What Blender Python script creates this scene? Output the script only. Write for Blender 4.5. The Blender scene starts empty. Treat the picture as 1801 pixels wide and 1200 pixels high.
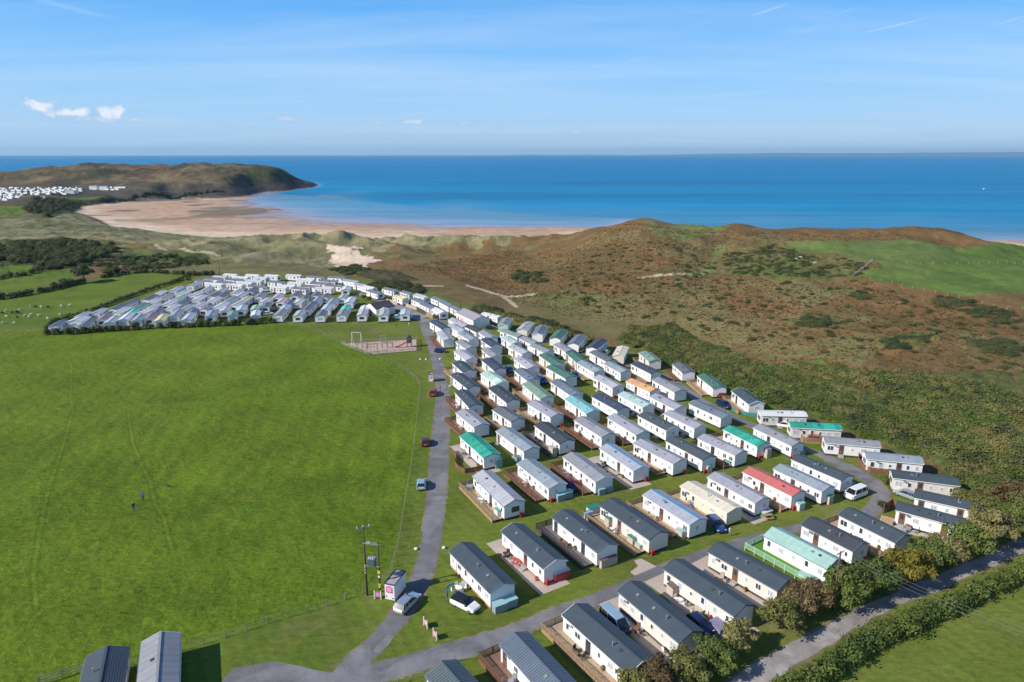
import bpy, bmesh, math, random
import numpy as np
from mathutils import Vector, Matrix

# ------------------------------------------------------------------ camera, light, sky
SC = bpy.context.scene
COL = SC.collection
CAM_H = 60.0
PITCH = math.atan((600-271.5)/1200.0)
cam_d = bpy.data.cameras.new('camera'); cam = bpy.data.objects.new('camera', cam_d); COL.objects.link(cam)
cam.location = (0, 0, CAM_H); cam.rotation_euler = (math.pi/2-PITCH, 0, 0)
cam_d.sensor_width = 36.0; cam_d.lens = 36.0*1200.0/1801.0; cam_d.clip_start = 1.0; cam_d.clip_end = 150000.0
SC.camera = cam

SUN_AZ, SUN_EL = math.radians(-112.5), math.radians(34.0)     # azimuth clockwise from +Y
sun_dir = Vector((math.sin(SUN_AZ)*math.cos(SUN_EL), math.cos(SUN_AZ)*math.cos(SUN_EL), math.sin(SUN_EL)))
sd = bpy.data.lights.new('sun', 'SUN'); sd.energy = 5.0; sd.angle = math.radians(0.53); sd.color = (1.0, 0.955, 0.88)
sun = bpy.data.objects.new('sun', sd); COL.objects.link(sun); sun.location = (-200, -60, 160)
sun.rotation_euler = sun_dir.to_track_quat('Z', 'Y').to_euler()

world = bpy.data.worlds.new('World'); SC.world = world; world.use_nodes = True
def build_world():
    nt = world.node_tree; N = nt.nodes; L = nt.links; N.clear()
    out = N.new('ShaderNodeOutputWorld'); bg = N.new('ShaderNodeBackground'); bg.inputs['Strength'].default_value = 0.098
    sky = N.new('ShaderNodeTexSky'); sky.sky_type = 'NISHITA'; sky.sun_disc = False
    sky.sun_elevation = SUN_EL; sky.sun_rotation = SUN_AZ % (2*math.pi); sky.altitude = 60; sky.air_density = 1.0; sky.dust_density = 0.35; sky.ozone_density = 2.2
    grad = N.new('ShaderNodeValToRGB'); ge = grad.color_ramp.elements
    ge[0].position = 0.0; ge[0].color = (.40,.60,.84,1); ge[1].position = 1.0; ge[1].color = (.014,.07,.25,1)
    for p_, c_ in ((.022, (.385,.61,.87,1)), (.055, (.34,.61,.93,1)), (.11, (.24,.55,.96,1)), (.19, (.095,.41,.92,1)), (.40, (.032,.17,.50,1))): q_ = ge.new(p_); q_.color = c_
    tc = N.new('ShaderNodeTexCoord'); sep = N.new('ShaderNodeSeparateXYZ'); L.new(tc.outputs['Generated'], sep.inputs[0])
    def M(op, a, b=None, c=None, clamp=False):
        n = N.new('ShaderNodeMath'); n.operation = op; n.use_clamp = clamp
        for i, v in enumerate((a, b, c)):
            if v is None: continue
            if isinstance(v, (int, float)): n.inputs[i].default_value = v
            else: L.new(v, n.inputs[i])
        return n.outputs[0]
    az = M('ARCTAN2', sep.outputs[0], sep.outputs[1]); el = M('ARCSINE', sep.outputs[2])
    azd = M('MULTIPLY', az, 57.29578); eld = M('MULTIPLY', el, 57.29578)
    L.new(M('MAXIMUM', sep.outputs[2], 0.0), grad.inputs[0])
    gs = N.new('ShaderNodeVectorMath'); gs.operation = 'SCALE'; gs.inputs['Scale'].default_value = 1/0.098; L.new(grad.outputs[0], gs.inputs[0])
    base = N.new('ShaderNodeMixRGB'); base.inputs[0].default_value = 0.85; L.new(sky.outputs[0], base.inputs[1]); L.new(gs.outputs[0], base.inputs[2])
    comb = N.new('ShaderNodeCombineXYZ'); L.new(azd, comb.inputs[0]); L.new(eld, comb.inputs[1])
    nz = N.new('ShaderNodeTexNoise'); nz.inputs['Scale'].default_value = 0.9; nz.inputs['Detail'].default_value = 8; nz.inputs['Roughness'].default_value = 0.62
    L.new(comb.outputs[0], nz.inputs['Vector'])
    nzv = M('SUBTRACT', nz.outputs['Fac'], 0.5)
    dens = None; lit = None
    for (a, e, ra, re, k) in [(-33.0, 3.15, 1.15, 0.62, 1.0), (-31.6, 2.72, 1.5, 0.42, 0.85), (-28.9, 2.85, 1.25, 0.60, 1.0), (-27.9, 2.35, 0.9, 0.2, 0.5), (-17.4, 2.6, 1.7, 0.30, 0.42), (-10.8, 2.4, 1.3, 0.28, 0.34), (-7.9, 2.5, 1.4, 0.34, 0.50), (-3.6, 2.4, 1.3, 0.36, 0.36), (-1.0, 2.15, 0.8, 0.22, 0.28), (5.1, 1.8, 1.4, 0.34, 0.38), (6.9, 1.5, 1.2, 0.25, 0.26), (32.4, 1.4, 2.6, 0.22, 0.25), (20.0, 1.2, 4.0, 0.2, 0.16), (-35.5, 2.35, .8, 0.22, .3), (-30.2, 2.35, 3.2, 0.42, 0.42), (-14, 2.3, 3.0, 0.22, 0.26), (10, 1.6, 4.0, 0.26, 0.24)]:
        dx = M('DIVIDE', M('SUBTRACT', azd, a), ra); dy = M('DIVIDE', M('SUBTRACT', eld, e), re)
        d = M('SQRT', M('ADD', M('MULTIPLY', dx, dx), M('MULTIPLY', dy, dy)))
        d = M('ADD', d, M('MULTIPLY', nzv, 3.4))
        m = M('MULTIPLY', M('SUBTRACT', 1.05, d), 1.05, clamp=True)
        m = M('MULTIPLY', m, min(1.0, k*1.2))
        dens = m if dens is None else M('MAXIMUM', dens, m)
    # thin cirrus, laid out on a high flat layer
    zc = M('ADD', sep.outputs[2], 0.06)
    cu = M('DIVIDE', sep.outputs[0], zc); cv = M('DIVIDE', sep.outputs[1], zc)
    cb = N.new('ShaderNodeCombineXYZ'); L.new(cu, cb.inputs[0]); L.new(cv, cb.inputs[1])
    mp = N.new('ShaderNodeMapping'); mp.inputs['Rotation'].default_value = (0, 0, math.radians(24)); mp.inputs['Scale'].default_value = (0.30, 1.15, 1)
    L.new(cb.outputs[0], mp.inputs[0])
    n2 = N.new('ShaderNodeTexNoise'); n2.inputs['Scale'].default_value = 0.55; n2.inputs['Detail'].default_value = 7; n2.inputs['Roughness'].default_value = 0.60; n2.inputs['Distortion'].default_value = 0.6
    L.new(mp.outputs[0], n2.inputs['Vector'])
    ci = M('MULTIPLY', M('SUBTRACT', n2.outputs['Fac'], 0.45), 1.7, clamp=True)
    ci = M('MULTIPLY', ci, 0.85)
    # streaks of old contrails
    st = None
    for (a, e, th, ln, w_, k) in [(19.0, 10.0, 14, 1.9, 0.13, 0.42), (24.2, 9.6, 17, 1.1, 0.08, 0.28), (27.3, 8.45, 10, 2.7, 0.075, 0.50), (33.8, 8.2, 14, 1.2, 0.08, 0.36), (22.0, 8.6, 3, 3.0, 0.3, 0.22), (15.0, 9.4, 8, 3.4, 0.2, 0.16), (-21.0, 7.45, -4, 3.6, 0.16, 0.24), (3.0, 8.2, 10, 2.5, 0.2, 0.12), (25, 5.6, 3, 9.0, 0.18, 0.16), (14, 4.2, 3, 8.0, 0.2, 0.16), (-23.7, 4.6, -1, 2.2, 0.08, 0.16), (-31, 9.3, -9, 3.4, 0.22, 0.20), (-9, 9.8, -6, 3.0, 0.22, 0.18), (9, 6.9, 8, 3.6, 0.16, 0.18), (32, 4.6, -2, 5.0, 0.14, 0.22), (29.5, 6.4, 4, 4.0, 0.25, 0.16)]:
        c_, s_ = math.cos(math.radians(th)), math.sin(math.radians(th))
        ax = M('SUBTRACT', azd, a); ay = M('SUBTRACT', eld, e)
        uu = M('DIVIDE', M('ADD', M('MULTIPLY', ax, c_), M('MULTIPLY', ay, s_)), ln)
        vv = M('DIVIDE', M('ADD', M('SUBTRACT', M('MULTIPLY', ay, c_), M('MULTIPLY', ax, s_)), M('MULTIPLY', nzv, w_*2.4)), w_)
        g = M('SUBTRACT', 1.0, M('ADD', M('MULTIPLY', uu, uu), M('MULTIPLY', vv, vv)), clamp=True)
        g = M('MULTIPLY', g, k); st = g if st is None else M('MAXIMUM', st, g)
    ci = M('MAXIMUM', ci, st)
    mx = N.new('ShaderNodeMixRGB'); mx.inputs[2].default_value = (6.2, 7.5, 9.2, 1); L.new(ci, mx.inputs[0]); L.new(base.outputs[0], mx.inputs[1])
    mx2 = N.new('ShaderNodeMixRGB'); L.new(dens, mx2.inputs[0]); L.new(mx.outputs[0], mx2.inputs[1])
    ccol = N.new('ShaderNodeMixRGB'); ccol.inputs[1].default_value = (3.6, 5.2, 7.4, 1); ccol.inputs[2].default_value = (8.2, 8.5, 9.2, 1)
    L.new(M('MULTIPLY', M('SUBTRACT', dens, 0.2), 2.0, clamp=True), ccol.inputs[0]); L.new(ccol.outputs[0], mx2.inputs[2])
    L.new(mx2.outputs[0], bg.inputs['Color']); L.new(bg.outputs[0], out.inputs['Surface'])
build_world()
SC.render.engine = 'CYCLES'
SC.cycles.use_denoising = True
try: SC.cycles.denoiser = 'OPENIMAGEDENOISE'
except Exception: pass
SC.cycles.max_bounces = 5; SC.cycles.diffuse_bounces = 2; SC.cycles.glossy_bounces = 2; SC.cycles.transmission_bounces = 3; SC.cycles.volume_bounces = 0; SC.cycles.transparent_max_bounces = 6
SC.view_settings.view_transform = 'Standard'; SC.view_settings.look = 'None'; SC.view_settings.exposure = 0.16; SC.view_settings.gamma = 1.0
SC.view_settings.use_curve_mapping = False

# ------------------------------------------------------------------ helpers
rnd = random.Random(7)
def tag(o, label=None, cat=None, group=None, kind=None):
    if label: o['label'] = label
    if cat: o['category'] = cat
    if group: o['group'] = group
    if kind: o['kind'] = kind
    return o
def empty(name, loc=(0, 0, 0), rz=0.0):
    o = bpy.data.objects.new(name, None); COL.objects.link(o); o.location = loc; o.rotation_euler = (0, 0, rz); o.empty_display_size = 0.3
    return o
def link(name, me, m=None, parent=None, loc=None, rz=None):
    o = bpy.data.objects.new(name, me); COL.objects.link(o)
    if m is not None:
        if len(me.materials) == 0: me.materials.append(m)
        if me.materials[0] is not m:
            o.material_slots[0].link = 'OBJECT'; o.material_slots[0].material = m
    if parent is not None: o.parent = parent
    if loc is not None: o.location = loc
    if rz is not None: o.rotation_euler = (0, 0, rz)
    return o
class MB:
    "collects simple shapes and turns them into one mesh"
    def __init__(s): s.v = []; s.f = []; s.mi = []; s.cur = 0
    def add(s, vs, fs):
        b = len(s.v); s.v += [tuple(p) for p in vs]; s.f += [tuple(b+i for i in f) for f in fs]; s.mi += [s.cur]*len(fs)
    def box(s, x0, x1, y0, y1, z0, z1):
        s.add([(x0,y0,z0),(x1,y0,z0),(x1,y1,z0),(x0,y1,z0),(x0,y0,z1),(x1,y0,z1),(x1,y1,z1),(x0,y1,z1)],
              [(0,3,2,1),(4,5,6,7),(0,1,5,4),(1,2,6,5),(2,3,7,6),(3,0,4,7)])
    def bar(s, a, b, r, n=6, r2=None):
        a = Vector(a); b = Vector(b); d = (b-a)
        if d.length < 1e-6: return
        q = d.to_track_quat('Z', 'Y'); r2 = r if r2 is None else r2; vs = []
        for p, rr in ((a, r), (b, r2)):
            for i in range(n):
                t = 2*math.pi*i/n; vs.append(p + q @ Vector((math.cos(t)*rr, math.sin(t)*rr, 0)))
        fs = [(i, (i+1) % n, n+(i+1) % n, n+i) for i in range(n)] + [tuple(range(n-1, -1, -1)), tuple(range(n, 2*n))]
        s.add(vs, fs)
    def beam(s, a, b, w, h):
        "rectangular bar from a to b, w wide, h tall"
        a = Vector(a); b = Vector(b); d = (b-a).normalized(); side = d.cross(Vector((0, 0, 1)))
        side = side.normalized() if side.length > 1e-4 else Vector((1, 0, 0)); up = side.cross(d)
        vs = []
        for p in (a, b):
            for sx, sz in ((-1,-1),(1,-1),(1,1),(-1,1)): vs.append(p+side*(sx*w/2)+up*(sz*h/2))
        s.add(vs, [(0,1,2,3),(7,6,5,4),(0,4,5,1),(1,5,6,2),(2,6,7,3),(3,7,4,0)])
    def prism(s, pts, z0, z1):
        n = len(pts); s.add([(x,y,z0) for x,y in pts]+[(x,y,z1) for x,y in pts], [tuple(range(n-1,-1,-1)), tuple(range(n,2*n))]+[(i,(i+1)%n,n+(i+1)%n,n+i) for i in range(n)])
    def mesh(s, name='m', smooth=False):
        me = bpy.data.meshes.new(name); me.from_pydata(s.v, [], s.f); me.update()
        if any(s.mi): me.polygons.foreach_set('material_index', s.mi)
        if smooth: me.polygons.foreach_set('use_smooth', [True]*len(me.polygons))
        return me
    def build(s, name, m, parent=None, smooth=False, loc=None, rz=None):
        return link(name, s.mesh(name, smooth), m, parent, loc, rz)
_cache = {}
def cached(key, fn):
    if key not in _cache: _cache[key] = fn()
    return _cache[key]

# ------------------------------------------------------------------ materials
MATS = {}
def mat(name, col, rough=0.6, metal=0.0, spec=0.5, var=0.0, vscale=1.5, coat=0.0, bump=0.0, bscale=8.0, panel=0.0, pw=1.0):
    if name in MATS: return MATS[name]
    m = bpy.data.materials.new(name); m.use_nodes = True; nt = m.node_tree; N = nt.nodes; L = nt.links
    b = N['Principled BSDF']; b.inputs['Base Color'].default_value = (*col, 1); b.inputs['Roughness'].default_value = rough; b.inputs['Metallic'].default_value = metal
    b.inputs['Specular IOR Level'].default_value = spec; b.inputs['Coat Weight'].default_value = coat
    if var or panel or bump:
        tc = N.new('ShaderNodeTexCoord')
    if var or panel:
        oi = N.new('ShaderNodeObjectInfo')
        off = N.new('ShaderNodeVectorMath'); off.operation = 'ADD'; L.new(tc.outputs['Object'], off.inputs[0]); L.new(oi.outputs['Location'], off.inputs[1])
        nz = N.new('ShaderNodeTexNoise'); nz.inputs['Scale'].default_value = vscale; nz.inputs['Detail'].default_value = 5; nz.inputs['Roughness'].default_value = 0.65
        L.new(off.outputs[0], nz.inputs['Vector'])
        mr = N.new('ShaderNodeMapRange'); mr.inputs['From Min'].default_value = 0.25; mr.inputs['From Max'].default_value = 0.75; mr.inputs['To Min'].default_value = 1-var; mr.inputs['To Max'].default_value = 1+var
        L.new(nz.outputs['Fac'], mr.inputs['Value']); fac = mr.outputs[0]
        if panel:
            sp = N.new('ShaderNodeSeparateXYZ'); L.new(tc.outputs['Object'], sp.inputs[0])
            dv = N.new('ShaderNodeMath'); dv.operation = 'DIVIDE'; dv.inputs[1].default_value = pw; L.new(sp.outputs[0], dv.inputs[0])
            ad = N.new('ShaderNodeMath'); ad.operation = 'ADD'; L.new(dv.outputs[0], ad.inputs[0]); L.new(oi.outputs['Random'], ad.inputs[1])
            fl = N.new('ShaderNodeMath'); fl.operation = 'FLOOR'; L.new(ad.outputs[0], fl.inputs[0])
            wn = N.new('ShaderNodeTexWhiteNoise'); wn.noise_dimensions = '1D'; L.new(fl.outputs[0], wn.inputs['W'])
            m2 = N.new('ShaderNodeMapRange'); m2.inputs['To Min'].default_value = 1-panel; m2.inputs['To Max'].default_value = 1+panel; L.new(wn.outputs['Value'], m2.inputs['Value'])
            mm = N.new('ShaderNodeMath'); mm.operation = 'MULTIPLY'; L.new(fac, mm.inputs[0]); L.new(m2.outputs[0], mm.inputs[1]); fac = mm.outputs[0]
        vm = N.new('ShaderNodeVectorMath'); vm.operation = 'SCALE'; vm.inputs[0].default_value = col; L.new(fac, vm.inputs['Scale']); L.new(vm.outputs[0], b.inputs['Base Color'])
    if bump:
        n2 = N.new('ShaderNodeTexNoise'); n2.inputs['Scale'].default_value = bscale; n2.inputs['Detail'].default_value = 4; L.new(tc.outputs['Object'], n2.inputs['Vector'])
        bp = N.new('ShaderNodeBump'); bp.inputs['Strength'].default_value = bump; bp.inputs['Distance'].default_value = 0.05; L.new(n2.outputs['Fac'], bp.inputs['Height']); L.new(bp.outputs[0], b.inputs['Normal'])
    MATS[name] = m; return m
def leafmat(name, c1, c2, c3, sc=0.5, trans=0.25):
    if name in MATS: return MATS[name]
    m = bpy.data.materials.new(name); m.use_nodes = True; nt = m.node_tree; N = nt.nodes; L = nt.links
    b = N['Principled BSDF']; b.inputs['Roughness'].default_value = 0.75; b.inputs['Specular IOR Level'].default_value = 0.25
    g = N.new('ShaderNodeNewGeometry'); nz = N.new('ShaderNodeTexNoise'); nz.inputs['Scale'].default_value = sc; nz.inputs['Detail'].default_value = 6; nz.inputs['Roughness'].default_value = 0.75
    L.new(g.outputs['Position'], nz.inputs['Vector'])
    oi = N.new('ShaderNodeObjectInfo'); ri = N.new('ShaderNodeMath'); ri.operation = 'MULTIPLY_ADD'; ri.inputs[1].default_value = 0.30; L.new(oi.outputs['Random'], ri.inputs[0])
    n0 = N.new('ShaderNodeTexNoise'); n0.inputs['Scale'].default_value = 0.075; n0.inputs['Detail'].default_value = 3; L.new(g.outputs['Position'], n0.inputs['Vector'])
    av = N.new('ShaderNodeMath'); av.operation = 'MULTIPLY_ADD'; av.inputs[1].default_value = 0.9; L.new(n0.outputs['Fac'], av.inputs[0])
    sb = N.new('ShaderNodeMath'); sb.operation = 'SUBTRACT'; sb.inputs[1].default_value = 0.45; L.new(nz.outputs['Fac'], sb.inputs[0]); L.new(sb.outputs[0], av.inputs[2]); L.new(av.outputs[0], ri.inputs[2])
    r2 = N.new('ShaderNodeMath'); r2.operation = 'MULTIPLY_ADD'; r2.inputs[1].default_value = 0.13; L.new(g.outputs['Random Per Island'], r2.inputs[0]); L.new(ri.outputs[0], r2.inputs[2])
    cr = N.new('ShaderNodeValToRGB'); cr.color_ramp.elements[0].position = 0.52; cr.color_ramp.elements[0].color = (*c1, 1); cr.color_ramp.elements[1].position = 0.98; cr.color_ramp.elements[1].color = (*c3, 1)
    e = cr.color_ramp.elements.new(0.75); e.color = (*c2, 1); L.new(r2.outputs[0], cr.inputs[0]); L.new(cr.outputs[0], b.inputs['Base Color'])
    tr = N.new('ShaderNodeBsdfTranslucent'); L.new(cr.outputs[0], tr.inputs['Color']); mx = N.new('ShaderNodeMixShader'); mx.inputs[0].default_value = trans
    L.new(b.outputs[0], mx.inputs[1]); L.new(tr.outputs[0], mx.inputs[2]); L.new(mx.outputs[0], N['Material Output'].inputs['Surface'])
    MATS[name] = m; return m
def vnoise(x, y, seed=0):
    xi = np.floor(x).astype(np.int64); yi = np.floor(y).astype(np.int64)
    fx = x - xi; fy = y - yi
    fx = fx*fx*(3-2*fx); fy = fy*fy*(3-2*fy)
    def h(a, b):
        n = (a*374761393 + b*668265263 + seed*974711) & 0x7fffffff
        n = ((n ^ (n >> 13))*1274126177) & 0x7fffffff
        n = (n ^ (n >> 16)) & 0xffff
        return n/32767.5 - 1.0
    return (h(xi, yi)*(1-fx) + h(xi+1, yi)*fx)*(1-fy) + (h(xi, yi+1)*(1-fx) + h(xi+1, yi+1)*fx)*fy
def fbm(x, y, wl, octv=4, seed=0, gain=0.5):
    s = 0; a = 1.0; t = 0
    for i in range(octv):
        s = s + a*vnoise(x/wl + 13.7*i, y/wl - 7.1*i, seed+i); t += a; a *= gain; wl = wl*0.47
    return s/t
def inpoly(px, py, poly):
    inside = np.zeros(px.shape, bool)
    xs = [p[0] for p in poly]; ys = [p[1] for p in poly]
    cand = (px > min(xs)) & (px < max(xs)) & (py > min(ys)) & (py < max(ys))
    if not cand.any(): return inside
    x = px[cand]; y = py[cand]; c = np.zeros(x.shape, bool)
    n = len(poly); j = n-1
    for i in range(n):
        xi, yi = poly[i]; xj, yj = poly[j]
        if yi != yj:
            c ^= ((yi > y) != (yj > y)) & (x < (xj-xi)*(y-yi)/(yj-yi)+xi)
        j = i
    inside[cand] = c
    return inside
def polydist(px, py, poly):
    d = np.full(px.shape, 1e9); n = len(poly)
    for i in range(n):
        ax, ay = poly[i]; bx, by = poly[(i+1) % n]
        dx, dy = bx-ax, by-ay; L = dx*dx+dy*dy+1e-9
        t = np.clip(((px-ax)*dx+(py-ay)*dy)/L, 0, 1)
        d = np.minimum(d, (px-ax-t*dx)**2+(py-ay-t*dy)**2)
    d = np.sqrt(d)
    return np.where(inpoly(px, py, poly), -d, d)
def sstep(a, b, x):
    t = np.clip((np.asarray(x, float)-a)/(b-a), 0, 1); return t*t*(3-2*t)
_W = {}
def rbf_setup(ctrl):
    c = np.array(ctrl); u = np.arctan2(c[:,0], c[:,1])*3.0; v = np.log(np.hypot(c[:,0], c[:,1]))
    A = np.sqrt((u[:,None]-u)**2+(v[:,None]-v)**2+0.0025)
    n = len(c); M = np.zeros((n+1, n+1)); M[:n,:n] = A + np.eye(n)*-0.002; M[:n,n] = 1; M[n,:n] = 1
    w = np.linalg.solve(M, np.append(c[:,2], 0)); _W['d'] = (u, v, w)
def beach_setup(c):
    c = np.array(c); u = np.arctan2(c[:,0], c[:,1])*3.0; v = np.log(np.hypot(c[:,0], c[:,1])); n = len(c)
    M = np.zeros((n+1, n+1)); M[:n,:n] = np.sqrt((u[:,None]-u)**2+(v[:,None]-v)**2+0.01)-np.eye(n)*0.01; M[:n,n] = 1; M[n,:n] = 1
    _W['b'] = (u, v, np.linalg.solve(M, np.append(c[:,2], 0)))
def beach_z(x, y):
    u, v, w = _W['b']; U = np.arctan2(x, y)*3.0; V = np.log(np.hypot(x, y)+1e-6); z = np.full(x.shape, w[-1])
    for i in range(len(u)): z = z + w[i]*np.sqrt((U-u[i])**2+(V-v[i])**2+0.01)
    return z
def base_z(x, y):
    u, v, w = _W['d']
    U = np.arctan2(x, y)*3.0; V = np.log(np.hypot(x, y)+1e-6)
    z = np.full(x.shape, w[-1])
    for i in range(len(u)):
        z = z + w[i]*np.sqrt((U-u[i])**2+(V-v[i])**2+0.0025)
    return z
def terrain(x, y, detail=True):
    x = np.asarray(x, float); y = np.asarray(y, float)
    d = polydist(x, y, FLAT)
    m = sstep(2, 38, d)
    z = base_z(x, y)*m
    r = np.hypot(x, y)
    # dunes: rounded ridges between the park and the beach
    az = np.degrees(np.arctan2(x, y))
    hmp = np.exp(-((r-565)/105)**2)*sstep(-34, -20, az)*sstep(8, -1, az)
    f = fbm(x, y, 62, 3, 11)
    z = z + hmp*m*((1-np.abs(f)*2.6)*10.5 - 4.5)
    hl = sstep(1300, 1600, r)*sstep(-10, -24, z*0-24+0)*0
    far = sstep(1250, 1500, r)*sstep(-20, 0, z)
    z = z + far*((1-np.abs(fbm(x, y, 190, 4, 5))*2)*7 - 9)
    hk = sstep(1380, 1850, r)*sstep(0, 18, z); z = z - hk*(22*np.exp(-((az+25.7)/3.4)**2)+3*np.exp(-((az+31)/3)**2)) + hk*(0.30-np.abs(fbm(x, y, 120, 2, 37)))*9
    hill = sstep(-8, 2, az)*sstep(240, 330, r)*sstep(700, 480, r)*m
    z = z + hill*fbm(x, y, 60, 3, 21)*2.2 + hill*sstep(330, 380, r)*(0.35-np.abs(fbm(x, y, 30, 3, 22)))*3.6
    bd = polydist(x, y, BPOLY); k = sstep(16, -12, bd); sel = k > 0
    if sel.any(): z = z.copy(); z[sel] = z[sel]*(1-k[sel]) + beach_z(x[sel], y[sel])*k[sel]
    if detail:
        land = sstep(-23.5, -21, z)
        rough = m*land*sstep(120, 200, r)
        dn = sstep(430, 560, r)*m*land
        z = z + dn*(1-sstep(1000, 1300, r))*((0.5-np.abs(fbm(x, y, 24, 3, 33)))*3.2 + fbm(x, y, 8, 2, 34)*1.0)*sstep(12, 2, az)
        hd = sstep(1150, 1450, r)*land
        z = z + hd*sstep(1, 12, z)*((0.45-np.abs(fbm(x, y, 85, 3, 35)))*9 + (0.4-np.abs(fbm(x, y, 34, 3, 36)))*5)
        z = z + rough*(fbm(x, y, 9, 3, 31)*0.55 + fbm(x, y, 3.0, 2, 41)*0.35)
        beach = 1-land
        z = z + beach*m*(fbm(x*0.22+y*0.05, y, 30, 3, 51)*0.24)
    return z
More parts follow.
